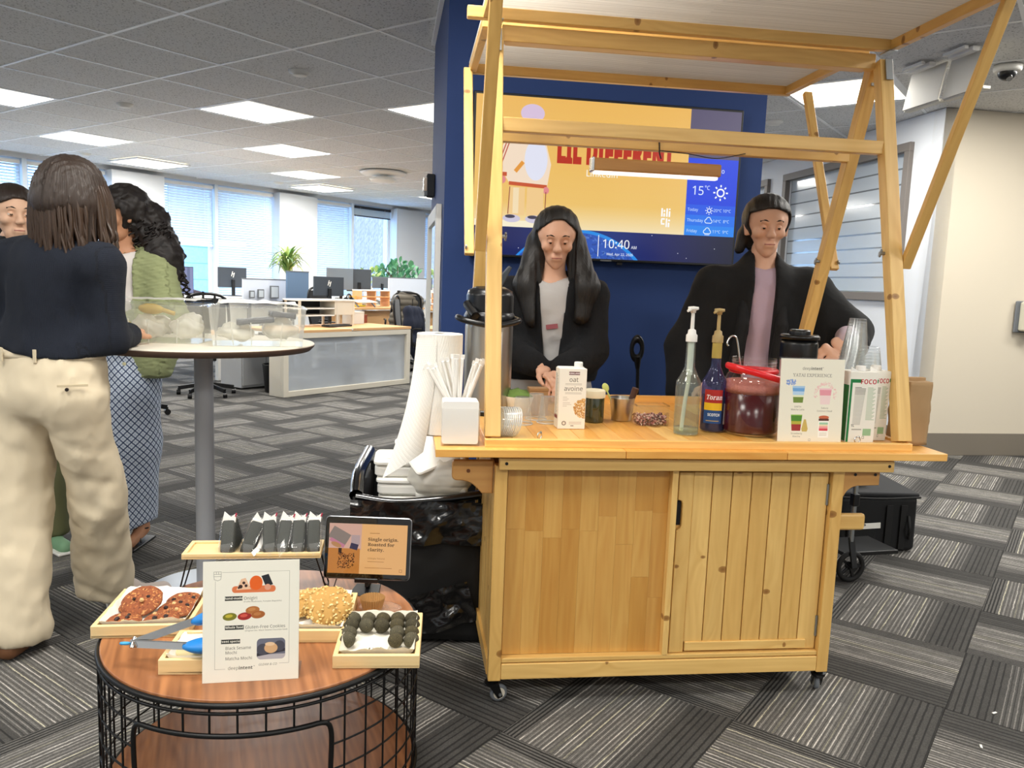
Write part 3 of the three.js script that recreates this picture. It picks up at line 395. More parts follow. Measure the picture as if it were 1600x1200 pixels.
{ // wrapped straws in a cup
  const t = onCart('straw_cup', 'plain white cup holding wrapped straws behind the napkins', 'cup', -0.13, -0.135, WY);
  part(t, 'cup_body', lathe([[0, 0.002], [0.036, 0.002], [0.04, 0.1], [0.042, 0.1], [0.038, 0], [0, 0]], 24), M.paper); part(t, 'rim', new THREE.TorusGeometry(0.041, 0.0016, 6, 24).rotateX(Math.PI / 2).translate(0, 0.1, 0), M.paper);
  const r = rng(31), geo = merge([at(bx(0.009, 0.235, 0.006, 0.0025), 0, 0.1175, 0), at(bx(0.013, 0.014, 0.0012), 0, 0.24, 0)]), fold = std(0xf1efea, 0.7);
  for (let i = 0; i < 24; i++) {
    const left = i < 9, mid = i >= 9 && i < 16, lean = left ? 0.24 + r() * 0.34 : mid ? (r() - 0.4) * 0.14 : -0.24 - r() * 0.2, fb = (r() - 0.4) * 0.16;
    const x = -0.13 + (left ? 0.01 + r() * 0.02 : mid ? -0.02 + r() * 0.03 : -0.02 + r() * 0.02), p = CW(x, WY + 0.012 + r() * 0.012, -0.135 + (r() - 0.5) * 0.03);
    const m = solo('paper_straw', left ? 'white paper wrapped straw leaning left out of straw cup' : mid ? 'white paper wrapped straw standing upright in straw cup' : 'white paper wrapped straw leaning right towards the wooden post', 'straw', geo, fold, p, [fb, CY + (r() - 0.5) * 0.6, lean], left ? 'straws leaning left' : mid ? 'straws standing upright' : 'straws leaning right');
    m.rotation.order = 'XZY';
  }
}
{ // paper towel roll with its loose sheet
  const quilt = dataTex(128, 128, (x, y) => { const a = Math.abs(((x + y) % 32) - 16), b = Math.abs(((x - y + 128) % 32) - 16); return 0.5 + 0.5 * Math.min(a, b) / 16; }, false), tm = std(0xf3f0e8, 0.95, 0, { bumpMap: rep(quilt, 14, 14), bumpScale: 0.0015 });
  const t = onCart('paper_towel_roll', 'tall white paper towel roll with sheet hanging over counter end', 'paper towel', -0.19, -0.22, WY);
  part(t, 'roll', lathe([[0.02, 0], [0.074, 0], [0.0745, 0.004], [0.0745, 0.322], [0.073, 0.326], [0.02, 0.326]], 40), tm); part(t, 'core', lathe([[0.0165, 0], [0.021, 0], [0.021, 0.324], [0.0165, 0.324]], 24), std(0x8f7c62, 0.9));
  const nu = 18, nv = 24, pos = [], uv = [], idx = [];
  for (let i = 0; i <= nu; i++) for (let j = 0; j <= nv; j++) {
    const s = i / nu, v = j / nv, topX = lerp(-0.012, -0.076, s), topZ = 0.075 - 0.05 * s * s, y = 0.31 - v * lerp(0.36, 0.45, s);
    const out = v * v * s; pos.push(topX - 0.045 * out - 0.02 * v * s - 0.035 * v * v, y, topZ + 0.045 * v * s + 0.006 * Math.sin(v * 7 + s * 5) * v); uv.push(s * 0.2, v * 0.5);
  }
  for (let i = 0; i < nu; i++) for (let j = 0; j < nv; j++) { const a = i * (nv + 1) + j, b = a + nv + 1; idx.push(a, b, a + 1, b, b + 1, a + 1); }
  const g = new THREE.BufferGeometry(); g.setAttribute('position', new THREE.Float32BufferAttribute(pos, 3)); g.setAttribute('uv', new THREE.Float32BufferAttribute(uv, 2)); g.setIndex(idx); g.computeVertexNormals();
  const sm = tm.clone(); sm.side = THREE.DoubleSide; part(t, 'loose_sheet', g, sm);
}
{ // vacuum pump pot
  const t = onCart('pump_pot', 'stainless steel coffee airpot with black lid behind left post', 'coffee pot', 0.0, -0.53);
  const ring = [[0, 0], [0.089, 0], [0.091, 0.012], [0.088, 0.02], [0, 0.02]]; part(t, 'foot_ring', lathe(ring, 36), M.plasticBlack); part(t, 'body', lathe([[0.087, 0.018], [0.0875, 0.32], [0.082, 0.335]], 48), M.steel);
  part(t, 'collar', lathe([[0.084, 0.325], [0.094, 0.33], [0.094, 0.358], [0.086, 0.372], [0.084, 0.372]], 40), M.plasticBlack); part(t, 'lid', lathe([[0, 0.466], [0.05, 0.464], [0.08, 0.45], [0.086, 0.43], [0.086, 0.37]], 40), M.plasticBlack);
  part(t, 'handle', tube([[-0.09, 0.34, 0.02], [-0.118, 0.352, 0.05], [-0.1, 0.345, 0.1], [0, 0.33, 0.125], [0.095, 0.345, 0.085], [0.09, 0.35, 0.02]], 0.011, 8, 8), M.plasticBlack);
  part(t, 'lever', slab([[0, 0], [0.03, 0.004], [0.062, 0.07], [0.052, 0.076], [0.03, 0.05], [0, 0.02]], 0.045, 0.003), std(0x3a4046, 0.25), [0.012, 0.464, -0.02]); part(t, 'spout', rod([-0.085, 0.4, 0.03], [-0.06, 0.36, 0.1], 0.016), M.plasticBlack);
  part(t, 'notice_label', new THREE.CylinderGeometry(0.0882, 0.0882, 0.13, 12, 1, true, 0.05, 0.42).translate(0, 0.24, 0), std(0xffffff, 0.6, 0, { map: canvasTex(96, 256, (c) => { c.fillStyle = '#e9e8e4'; c.fillRect(0, 0, 96, 256); c.fillStyle = '#555'; for (let i = 0; i < 22; i++) c.fillRect(8, 10 + i * 11, 50 + (i * 37) % 30, i % 6 === 0 ? 5 : 3); }) }));
}
const lidRim = phy({ color: 0xf4f6f6, roughness: 0.25, transmission: 0.55, thickness: 0 });
{ // stack of clear dome lids lying on its side, upturned cups
  const lid = lathe([[0.012, 0.036], [0.028, 0.032], [0.038, 0.02], [0.041, 0.006], [0.046, 0.004], [0.046, 0], [0.0435, 0]], 28);
  for (let i = 0; i < 9; i++) { const f = i / 8; const ringG = new THREE.TorusGeometry(0.045, 0.0022, 6, 28).rotateX(Math.PI / 2).translate(0, 0.002, 0); const m = solo('dome_lid', i ? 'clear plastic dome lid in leaning stack beside left post' : 'rearmost clear dome lid of the stack beside left post', 'cup lid', lid, glassT, CW(0.002 + f * 0.05, TY + 0.0475, -0.075), undefined, 'clear dome lids'); m.rotation.set(0, CY + 0.2, 1.5 - f * 0.12, 'YXZ'); part(m, 'lid_rim', ringG, lidRim); }
  const cup = lathe([[0, 0.094], [0.024, 0.094], [0.0255, 0.092], [0.035, 0.004], [0.0375, 0.003], [0.0375, 0], [0.0345, 0]], 28);
  [[0.1, -0.3, 'clear plastic cup turned upside down nearest to dome lids'], [0.165, -0.4, 'clear plastic cup turned upside down in the middle of three'], [0.195, -0.33, 'clear plastic cup turned upside down touching the oat carton']].forEach(([x, z, l], i) => { const t = onCart('plastic_cup', l, 'cup', x, z, TY, 0, 'upside down cups'); part(t, 'cup_wall', cup, phy({ color: 0xf2f5f5, roughness: 0.12, transmission: 0.84, thickness: 0, ior: 1.5 })); part(t, 'cup_rim', new THREE.TorusGeometry(0.0372, 0.0022, 6, 28).rotateX(Math.PI / 2).translate(0, 0.0025, 0), lidRim); });
  const t = onCart('green_bowl', 'low bowl heaped with bright green leaves behind plastic cups', 'bowl', 0.115, -0.5); part(t, 'bowl', lathe([[0, 0.004], [0.035, 0.004], [0.055, 0.07], [0.058, 0.07], [0.038, 0], [0, 0]], 28), M.white); part(t, 'leaves', bumpy(new THREE.SphereGeometry(0.053, 20, 12).scale(1, 0.45, 1).translate(0, 0.07, 0), 0.012, 60), std(0x66823c, 0.9));
  const b = onCart('kraft_box', 'small brown kraft box behind the upside down cups', 'box', 0.185, -0.5); part(b, 'box_body', bx(0.07, 0.095, 0.05, 0.002), std(0xa9835a, 0.9), [0, 0.0475, 0]); part(b, 'box_lid', bx(0.073, 0.012, 0.053, 0.002), std(0x9c764e, 0.9), [0, 0.096, 0]);
  const ringMat = M.chrome, kr = new THREE.TorusGeometry(0.01, 0.0022, 8, 24);
  const k1 = onCart('metal_ring', 'small shiny metal ring standing near counter edge left of carton', 'ring', 0.118, -0.028, TY + 0.0005); part(k1, 'ring', kr, ringMat, [0, 0.0122, 0], [0, 0.7, 0]); part(k1, 'clasp', bx(0.005, 0.008, 0.006, 0.001), ringMat, [0.004, 0.022, 0.0]);
  const k2 = onCart('metal_ring', 'small metal ring leaning against foot of coconut water carton', 'ring', 1.168, -0.02, TY + 0.0005); part(k2, 'ring', kr, ringMat, [0, 0.0122, 0]); part(k2, 'clasp', bx(0.004, 0.007, 0.005, 0.001), ringMat, [0.006, 0.022, 0.0]);
}
const cartonGeo = (w, h, d) => bx(w, h, d, 0.003);
const face = (w, h, draw, pxw = 256) => std(0xffffff, 0.42, 0, { map: canvasTex(pxw, Math.round(pxw * h / w), draw) });
{ // oat drink carton
  const t = onCart('oat_carton', 'white oat drink carton with oat grains picture and screw cap', 'carton', 0.255, -0.245, TY, 0.02), w = 0.094, h = 0.205, d = 0.062;
  part(t, 'carton_body', cartonGeo(w, h, d), std(0xf1eee4, 0.45), [0, h / 2, 0]);
  part(t, 'front_print', new THREE.PlaneGeometry(w - 0.004, h - 0.004), face(0.09, 0.201, (c, W, Hh) => {
    c.fillStyle = '#f1ede1'; c.fillRect(0, 0, W, Hh); c.fillStyle = '#5a1a1a'; c.fillRect(86, 26, 104, 30); c.fillStyle = '#fff'; c.font = 'bold 21px sans-serif'; c.textAlign = 'center'; c.fillText('KIRKLAND', 138, 49); c.fillStyle = '#57524a'; c.font = '62px sans-serif'; c.fillText('oat', 134, 122); c.fillText('avoine', 134, 208);
    c.fillStyle = '#a09a8e'; for (const y of [138, 148, 224, 234]) c.fillRect(54, y, 160, 3); for (const [y, n] of [[268, 40], [284, 56], [300, 44], [322, 70], [338, 84], [354, 40]]) c.fillRect(36, y, n, 3);
    const r = rng(8); for (let i = 0; i < 560; i++) { const a = r() * 6.28, q = Math.sqrt(r()) * 104, x = 246 + Math.cos(a) * q, y = 374 + Math.sin(a) * q * 0.9; c.fillStyle = ['#c08b42', '#a86f2e', '#d9ab62', '#e6c589'][i % 4]; c.beginPath(); c.ellipse(x, y, 8, 4, r() * 3, 0, 7); c.fill(); }
    c.fillStyle = '#8a8377'; c.beginPath(); c.arc(54, 520, 22, 0, 7); c.fill(); c.fillStyle = '#e7e2d4'; c.beginPath(); c.arc(54, 520, 12, 0, 7); c.fill(); c.fillStyle = '#a09a8e'; for (const y of [506, 516, 526]) c.fillRect(104, y, 120, 3); c.fillStyle = '#6b655b'; c.fillRect(120, 540, 30, 8);
  }), [0, h / 2, d / 2 + 0.0006]);
  part(t, 'side_print', new THREE.PlaneGeometry(d - 0.006, h - 0.006), face(0.056, 0.2, (c, W, Hh) => { c.fillStyle = '#ece7d8'; c.fillRect(0, 0, W, Hh); c.fillStyle = '#777'; for (let i = 0; i < 26; i++) c.fillRect(14, 40 + i * 13, 50 + (i * 29) % 50, 5); c.fillStyle = '#7a1c1c'; c.fillRect(14, 360, 100, 26); }, 128), [-w / 2 - 0.0006, h / 2, 0], [0, -Math.PI / 2, 0]);
  part(t, 'cap', lathe([[0, 0.02], [0.013, 0.02], [0.0145, 0.016], [0.0145, 0.002], [0.018, 0]], 24), M.white, [0.022, h, 0.004]); part(t, 'top_fold', bx(w - 0.006, 0.002, 0.02), M.paper, [0, h + 0.001, -0.015]);
}
{ const t = onCart('matcha_jar', 'dark green glass jar with wide cream lid beside oat carton', 'jar', 0.366, -0.365); part(t, 'jar_body', lathe([[0, 0], [0.034, 0], [0.037, 0.005], [0.037, 0.085], [0.034, 0.09]], 36), phy({ color: 0x2f3417, roughness: 0.12, clearcoat: 1 })); part(t, 'lid', lathe([[0, 0.116], [0.036, 0.116], [0.0395, 0.112], [0.0395, 0.09], [0.036, 0.088]], 36), std(0xe9e0c4, 0.5)); }
{ const t = onCart('steel_cup', 'brushed steel tumbler holding a brown handled whisk and spoon', 'cup', 0.48, -0.405); part(t, 'cup_body', lathe([[0, 0.003], [0.034, 0.003], [0.0445, 0.085], [0.046, 0.085], [0.0455, 0.082], [0.0365, 0.002], [0, 0]], 40), M.steel);
  const w = solo('brown_handle', 'dark brown cylindrical whisk handle standing in steel tumbler', 'whisk', merge([rod([0, 0, 0], [0, 0.12, 0], 0.008, 0.0125, 16), rod([0, 0.119, 0], [0, 0.121, 0], 0.011, 0.011, 16)]), std(0x4a2c1f, 0.5), CW(0.49, TY + 0.006, -0.4), [0.1, 0, -0.28]);
  const s = solo('tea_spoon', 'yellow green long spoon leaning out of the steel tumbler', 'spoon', merge([rod([0, 0, 0], [0, 0.12, 0], 0.003, 0.003, 8), at(new THREE.SphereGeometry(0.012, 12, 8).scale(1, 1.4, 0.3), 0, 0.125, 0)]), std(0xc7cf74, 0.4), CW(0.47, TY + 0.006, -0.4), [0, 0, 0.45]); }
{ const t = onCart('sprinkle_box', 'clear plastic box half filled with pink and brown sprinkles', 'container', 0.56, -0.325, TY); const w = 0.116, h = 0.072, d = 0.075;
  for (const [a, b, c, x, y, z] of [[w, 0.003, d, 0, 0.0015, 0], [w, h, 0.002, 0, h / 2, d / 2], [w, h, 0.002, 0, h / 2, -d / 2], [0.002, h, d, -w / 2, h / 2, 0], [0.002, h, d, w / 2, h / 2, 0]]) part(t, 'box_wall', bx(a, b, c), M.clear, [x, y, z]);
  part(t, 'rim', [at(bx(w + 0.006, 0.004, 0.006), 0, h, d / 2), at(bx(w + 0.006, 0.004, 0.006), 0, h, -d / 2), at(bx(0.006, 0.004, d), -w / 2, h, 0), at(bx(0.006, 0.004, d), w / 2, h, 0)], M.clear);
  const r = rng(77), base = new THREE.BoxGeometry(0.009, 0.003, 0.004), im = new THREE.InstancedMesh(base, std(0xffffff, 0.6), 900), m4 = new THREE.Matrix4(), q = new THREE.Quaternion(), cols = [0xb06a6c, 0x6b4238, 0xd9a3a0, 0x8a5a4c, 0xe5c9b8, 0x5e3a3a];
  for (let i = 0; i < 900; i++) { const x = (r() - 0.5) * (w - 0.014), z = (r() - 0.5) * (d - 0.014), y = 0.005 + r() * (0.026 + 0.008 * vnoise(x * 60, z * 60)); q.setFromEuler(new THREE.Euler(r() * 6, r() * 6, r() * 6)); im.setMatrixAt(i, m4.compose(V3(x, y, z), q, V3(1, 1, 1))); im.setColorAt(i, new THREE.Color(cols[Math.floor(r() * 6)])); }
  im.name = 'sprinkles'; im.userData.kind = 'stuff'; lit(im); t.add(im); }
{ // pump bottles
  const pump = (t, m, y0) => { part(t, 'pump_collar', lathe([[0.017, y0], [0.0185, y0], [0.0185, y0 + 0.022], [0.014, y0 + 0.026], [0.0125, y0 + 0.038], [0.006, y0 + 0.042]], 24), m); part(t, 'pump_stem', rod([0, y0 + 0.036, 0], [0, y0 + 0.098, 0], 0.0065, 0.0055, 14), m); part(t, 'pump_head', [lathe([[0, y0 + 0.116], [0.017, y0 + 0.114], [0.018, y0 + 0.106], [0.009, y0 + 0.102], [0.0085, y0 + 0.094], [0, y0 + 0.094]], 24), rod([-0.008, y0 + 0.107, 0.006], [-0.024, y0 + 0.1, 0.014], 0.006, 0.004, 10)], m); };
  const prof = [[0, 0.003], [0.038, 0.003], [0.041, 0.01], [0.042, 0.16], [0.0405, 0.178], [0.028, 0.2], [0.0165, 0.228], [0.0145, 0.3], [0.0145, 0.312]];
  const t = onCart('syrup_bottle', 'clear glass syrup bottle with white pump and dip tube', 'bottle', 0.632, -0.15); part(t, 'glass', lathe(prof, 40), phy({ color: 0xe2ebe6, roughness: 0.1, transmission: 0.93, thickness: 0, ior: 1.6 })); part(t, 'glass_base', lathe([[0, 0.0005], [0.039, 0.0005], [0.0405, 0.006], [0.039, 0.011], [0, 0.013]], 36), phy({ color: 0xeef4ee, roughness: 0.05, transmission: 0.85, thickness: 0 })); part(t, 'syrup', lathe([[0, 0.014], [0.0385, 0.014], [0.0405, 0.024], [0, 0.024]], 32), phy({ color: 0xf3f2d8, roughness: 0.1, transmission: 0.8, thickness: 0 }));
  part(t, 'dip_tube', tube([[-0.016, 0.012, 0], [-0.01, 0.1, 0], [0, 0.2, 0], [0, 0.31, 0]], 0.0065, 8, 10), phy({ color: 0xf1efe0, roughness: 0.4, transmission: 0.25, thickness: 0 })); part(t, 'pump_barrel', rod([0, 0.2, 0], [0, 0.31, 0], 0.01), M.white); pump(t, M.white, 0.31);
  const b = onCart('syrup_bottle', 'blue tinted syrup bottle with tan pump and red label', 'bottle', 0.748, -0.215); const blue = phy({ color: 0x8d8fd0, roughness: 0.04, transmission: 0.9, thickness: 0, ior: 1.5 }); part(b, 'glass', lathe(prof.map(([r, y]) => [r, y * 0.985]), 40), blue);
  part(b, 'syrup', lathe([[0, 0.006], [0.039, 0.006], [0.04, 0.013], [0.0405, 0.125], [0, 0.125]], 36), phy({ color: 0x141116, roughness: 0.1 })); part(b, 'neck_sleeve', lathe([[0.0155, 0.252], [0.0165, 0.252], [0.0162, 0.306], [0.0152, 0.306]], 24), std(0xb7a04e, 0.5)); pump(b, std(0xb39a66, 0.45), 0.305);
  part(b, 'label', new THREE.CylinderGeometry(0.0427, 0.0427, 0.115, 24, 1, true, -1.15, 1.5).translate(0, 0.09, 0), std(0xffffff, 0.5, 0, { map: canvasTex(256, 384, (c) => { c.fillStyle = '#b3241d'; c.fillRect(0, 0, 256, 150); c.fillStyle = '#f4c21e'; c.fillRect(0, 150, 256, 84); c.fillStyle = '#1d4b8a'; c.fillRect(0, 234, 256, 150); c.fillStyle = '#fff'; c.font = 'italic bold 74px serif'; c.fillText('Torani', 24, 112); c.font = 'bold 44px sans-serif'; c.fillText('SCOTCH', 60, 300); c.fillStyle = '#d8b25a'; c.fillRect(40, 350, 180, 8); }) }));
  part(b, 'back_label', new THREE.CylinderGeometry(0.0427, 0.0427, 0.125, 12, 1, true, 0.62, 0.5).translate(0, 0.092, 0), std(0xffffff, 0.5, 0, { map: canvasTex(96, 256, (c) => { c.fillStyle = '#f2efe8'; c.fillRect(0, 0, 96, 256); c.fillStyle = '#a02a3a'; c.fillRect(0, 0, 96, 60); c.fillStyle = '#28407a'; c.fillRect(0, 60, 96, 50); c.fillStyle = '#333'; for (let i = 0; i < 12; i++) c.fillRect(10, 122 + i * 10, 70, 3); }) }));
}
{ // big jar of red drink with ladle
  const t = onCart('drink_jar', 'large glass jar of dark red drink with red plastic handle', 'jar', 0.868, -0.18); const g = [[0, 0.004], [0.082, 0.004], [0.094, 0.014], [0.095, 0.16], [0.092, 0.19], [0.08, 0.212], [0.072, 0.222], [0.072, 0.255], [0.075, 0.258]];
  part(t, 'glass', lathe(g, 48), jarGlass); part(t, 'drink', lathe([[0, 0.008], [0.081, 0.008], [0.0915, 0.017], [0.092, 0.142], [0, 0.142]], 44), phy({ color: 0x470910, roughness: 0.2 })); part(t, 'foam', lathe([[0, 0.1425], [0.092, 0.1425], [0.0915, 0.16], [0.089, 0.182], [0, 0.184]], 44), bumpMatFoam());
  for (const y of [0.228, 0.238, 0.248]) part(t, 'thread', new THREE.TorusGeometry(0.0735, 0.0018, 6, 40).rotateX(Math.PI / 2).translate(0, y, 0), M.clear);
  part(t, 'neck_band', new THREE.TorusGeometry(0.077, 0.005, 8, 44).rotateX(Math.PI / 2).scale(1, 1.6, 1).translate(0, 0.216, 0), std(0xd5121b, 0.35));
  const hp = []; for (let i = 0; i <= 16; i++) { const a = Math.PI * (-0.06 + 1.12 * i / 16); hp.push([-Math.cos(a) * 0.098 - 0.004, 0.206 + 0.016 * Math.cos(a * 1) + 0.004, 0.03 + Math.sin(a) * 0.082]); } part(t, 'carry_handle', tube(hp, 0.0075, 3, 8).scale(1, 1.5, 1).translate(0, -0.105, 0), std(0xdb151e, 0.32));
  const l = thing('ladle', 'thin steel ladle with hooked end standing in red drink jar', 'ladle', CW(0.812, TY + 0.15, -0.17), CY); part(l, 'handle', tube([[0.02, 0, 0], [0.004, 0.08, 0], [-0.012, 0.16, 0], [-0.018, 0.178, 0]], 0.0032), M.chrome); part(l, 'hook', tube([[-0.018, 0.178, 0], [-0.03, 0.182, 0], [-0.044, 0.172, 0.002], [-0.05, 0.155, 0.004], [-0.045, 0.148, 0.004]], 0.003), M.chrome);
}
function bumpMatFoam() { const t = dataTex(128, 128, (x, y) => { const n = vnoise(x * 0.2, y * 0.2, 3) * 0.6 + hash3(x >> 1, y >> 1, 2) * 0.4; return [lerp(150, 205, n), lerp(86, 130, n), lerp(76, 112, n)]; }); return std(0xffffff, 0.7, 0, { map: rep(t, 6, 3) }); }
// printed menus in clear stands
function signStand(t, w, h, lean, draw, px = 768) {
  const tex = canvasTex(px, Math.round(px * h / w), draw); const g = new THREE.Group(); g.name = 'panel'; g.rotation.x = -lean; t.add(g);
  part(g, 'card', bx(w, h, 0.0012), std(0xf3f0e2, 0.6), [0, h / 2, 0]); part(g, 'print', new THREE.PlaneGeometry(w - 0.001, h - 0.001), std(0xffffff, 0.55, 0, { map: tex }), [0, h / 2, 0.0009]); part(g, 'cover', bx(w + 0.004, h + 0.006, 0.0015), phy({ color: 0xffffff, roughness: 0.04, transmission: 1, thickness: 0 }), [0, h / 2 + 0.001, -0.003]);
  part(t, 'foot', bx(w + 0.004, 0.003, 0.08), M.clear, [0, 0.0015, -0.045]);
}
const txt = (c, s, x, y, font, fill, align = 'center') => { c.font = font; c.fillStyle = fill; c.textAlign = align; c.fillText(s, x, y); };
const cupPrint = (c, x, y, w, h, bands) => { c.save(); c.beginPath(); c.moveTo(x - w / 2, y); c.lineTo(x + w / 2, y); c.lineTo(x + w * 0.38, y + h); c.lineTo(x - w * 0.38, y + h); c.closePath(); c.clip(); let yy = y; for (const [f, col] of bands) { c.fillStyle = col; c.fillRect(x - w / 2, yy, w, h * f + 1); yy += h * f; } c.restore(); };
{ const t = onCart('drinks_menu', 'white drinks menu with four printed drinks in clear stand', 'menu sign', 1.008, -0.032);
  signStand(t, 0.219, 0.272, 0.06, (c, W, Hh) => {
    c.fillStyle = '#f1ecd9'; c.fillRect(0, 0, W, Hh); c.font = '46px sans-serif'; const a = c.measureText('deep').width; c.textAlign = 'left'; c.fillStyle = '#7a766c'; c.fillText('deep', 258, 124); c.font = 'bold 46px sans-serif'; c.fillStyle = '#3a3832'; c.fillText('intent', 258 + a, 124); c.font = '20px sans-serif'; c.fillText('™', 500, 106);
    txt(c, 'YATAI EXPERIENCE', W / 2, 202, '50px serif', '#6d675c');
    const r = rng(5); c.fillStyle = '#7f9bd6'; for (let i = 0; i < 60; i++) { c.beginPath(); c.arc(130 + (r() - 0.5) * 110, 270 + (r() - 0.5) * 60, 4 + r() * 5, 0, 7); c.fill(); }
    cupPrint(c, 224, 310, 150, 190, [[0.12, '#a8cbea'], [0.2, '#6fa6dc'], [0.22, '#b9d6ee'], [0.12, '#e9ecc8'], [0.34, '#6f8a34']]); c.strokeStyle = '#f0b0b4'; for (let i = 0; i < 110; i++) { const q = -3.5 + r() * 3.9, d = 100 + r() * 36; c.lineWidth = 3; c.beginPath(); c.arc(550 + Math.cos(q) * d, 400 + Math.sin(q) * d * 1.05, 3 + r() * 4, 0, 4); c.stroke(); }
    cupPrint(c, 550, 330, 150, 185, [[0.1, '#f3c9cf'], [0.34, '#e79aa6'], [0.56, '#f3d8d4']]); cupPrint(c, 215, 636, 138, 186, [[0.06, '#9cc455'], [0.34, '#4f8a26'], [0.2, '#b7b13a'], [0.4, '#a22c2a']]); c.fillStyle = '#cdb25e'; c.beginPath(); c.moveTo(306, 690); c.lineTo(330, 690); c.lineTo(358, 800); c.lineTo(346, 830); c.lineTo(288, 830); c.lineTo(280, 800); c.fill();
    c.fillStyle = '#fdfbf2'; c.fillRect(484, 660, 126, 236); c.fillStyle = '#c9653f'; c.beginPath(); c.ellipse(547, 664, 62, 22, 0, 0, 7); c.fill(); c.fillStyle = '#5a2a1a'; c.fillRect(485, 678, 124, 26); for (const [y, h, k] of [[722, 24, '#9fcfae'], [746, 20, '#efdcb6'], [766, 26, '#f0a0a0'], [792, 26, '#d8434f']]) { c.fillStyle = k; c.fillRect(494, y, 106, h); } c.fillStyle = '#bbb29d'; for (const y of [842, 856, 870]) c.fillRect(500, y, 90, 4);
    txt(c, 'EARTH', 224, 556, '28px sans-serif', '#8a8475'); txt(c, 'Matcha Latte', 224, 588, '28px sans-serif', '#8a8475'); txt(c, 'Sakura', 550, 566, '28px sans-serif', '#8a8475'); txt(c, 'Coconut Cloud', 550, 600, '28px sans-serif', '#8a8475'); txt(c, 'Strawberry', 224, 862, '28px sans-serif', '#8a8475'); txt(c, 'Matcha', 224, 896, '28px sans-serif', '#8a8475'); c.strokeStyle = '#8a8475'; c.lineWidth = 3; c.strokeRect(372, 914, 22, 22);
  }); }
{ const t = onCart('blender_jar', 'jar of pink drink with black lid behind the drinks menu', 'jar', 1.1, -0.33); part(t, 'jar_body', lathe([[0, 0], [0.06, 0], [0.063, 0.006], [0.063, 0.245]], 36), jarGlass); part(t, 'drink', lathe([[0, 0.004], [0.059, 0.004], [0.0605, 0.01], [0.0605, 0.24], [0, 0.24]], 32), std(0xd6a0a6, 0.4)); part(t, 'black_band', lathe([[0.0615, 0.25], [0.0655, 0.25], [0.0655, 0.3], [0.06, 0.318], [0, 0.32]], 36), M.plasticBlack); part(t, 'lid', lathe([[0.0, 0.335], [0.064, 0.334], [0.069, 0.328], [0.069, 0.318], [0.05, 0.314]], 36), M.plasticBlack); part(t, 'cap', lathe([[0, 0.352], [0.034, 0.352], [0.037, 0.345], [0.037, 0.334]], 28), M.plasticBlack); }
{ // coconut water cartons
  const pr = (c, W, Hh) => { c.fillStyle = '#f0ece0'; c.fillRect(0, 0, W, Hh); c.fillStyle = '#0f7a3c'; c.fillRect(0, 60, 96, 30); c.fillRect(0, 60, 20, Hh - 60); c.fillRect(246, 60, 12, 30); txt(c, 'FOCO', 166, 100, 'bold 56px sans-serif', '#b81f2c'); c.fillStyle = '#6a675f'; for (let i = 0; i < 30; i++) { const y = 128 + i * 11; c.fillRect(46, y, 60 + (i * 41) % 42, i < 6 ? 5 : 3); } c.fillStyle = '#86a87e'; for (let i = 0; i < 26; i++) c.fillRect(164, 130 + i * 11, 50 + (i * 23) % 34, 4); txt(c, '1L', 52, 470, 'bold 30px sans-serif', '#55524a'); c.fillStyle = '#a9a598'; c.fillRect(46, 488, 90, 10); c.fillStyle = '#9cbf92'; c.fillRect(150, 486, 76, 60); c.strokeStyle = '#77726a'; c.lineWidth = 3; c.strokeRect(150, 552, 16, 20); };
  const m = face(0.1, 0.235, pr); [[1.187, -0.075, 0.0, 'white and green coconut water carton beside the drinks menu'], [1.262, -0.11, 0.02, 'second green striped coconut water carton tucked behind right post']].forEach(([x, z, a, l], i) => {
    const t = onCart('coconut_carton', l, 'carton', x, z, TY, a, 'coconut water cartons'), w = i ? 0.078 : 0.1, h = 0.235, d = 0.07; part(t, 'carton_body', cartonGeo(w, h, d), std(0xefece2, 0.45), [0, h / 2, 0]); part(t, 'front_print', new THREE.PlaneGeometry(w - 0.003, h - 0.004), m, [0, h / 2, d / 2 + 0.0006]); part(t, 'side_stripe', new THREE.PlaneGeometry(d - 0.006, h - 0.05), std(0x137a3f, 0.45), [-w / 2 - 0.0006, h / 2 - 0.02, 0], [0, -Math.PI / 2, 0]); part(t, 'cap', lathe([[0, 0.016], [0.015, 0.016], [0.016, 0.01], [0.016, 0], [0.02, 0]], 20), M.white, [0.004, h, 0]); part(t, 'top_flap', slab([[0, 0], [0.03, 0.0], [0.0, 0.016]], 0.002, 0), M.paper, [-w / 2 + 0.002, h - 0.001, d / 2 - 0.004]); });
  // stacks of clear cups
  const cup = lathe([[0, 0.11], [0.026, 0.11], [0.028, 0.108], [0.042, 0.006], [0.0455, 0.005], [0.0455, 0], [0.042, 0]], 28); 
  [[1.235, -0.24, 17, 0.01, 0.0, 'clear cup in the taller upside down cup stack', 'tall cup stack'], [1.318, -0.2, 12, 0.011, 0.012, 'clear cup in the shorter cup stack by right post', 'short cup stack']].forEach(([x, z, n, dy, tilt, l, gname], s) => { for (let i = 0; i < n; i++) solo('stacked_cup', i === n - 1 ? 'topmost ' + l : l, 'cup', cup, glassT, CW(x + 0.0016 * i * (s ? -1 : 1), TY + 0.001 + i * dy + (s ? 0.075 : 0.13), z), [0, CY, s ? 0.03 : -0.03], gname); 
    const b = onCart('cup_base', s ? 'frosted cup sleeve carrying the shorter cup stack' : 'frosted cup sleeve carrying the taller cup stack', 'cup sleeve', x, z); part(b, 'sleeve', lathe([[0.05, 0], [0.049, s ? 0.075 : 0.13], [0.047, s ? 0.075 : 0.13]], 28), M.frost); part(b, 'sleeve_fold', bx(0.004, s ? 0.07 : 0.12, 0.006, 0.001), M.frost, [-0.05, s ? 0.035 : 0.06, 0]); });
}
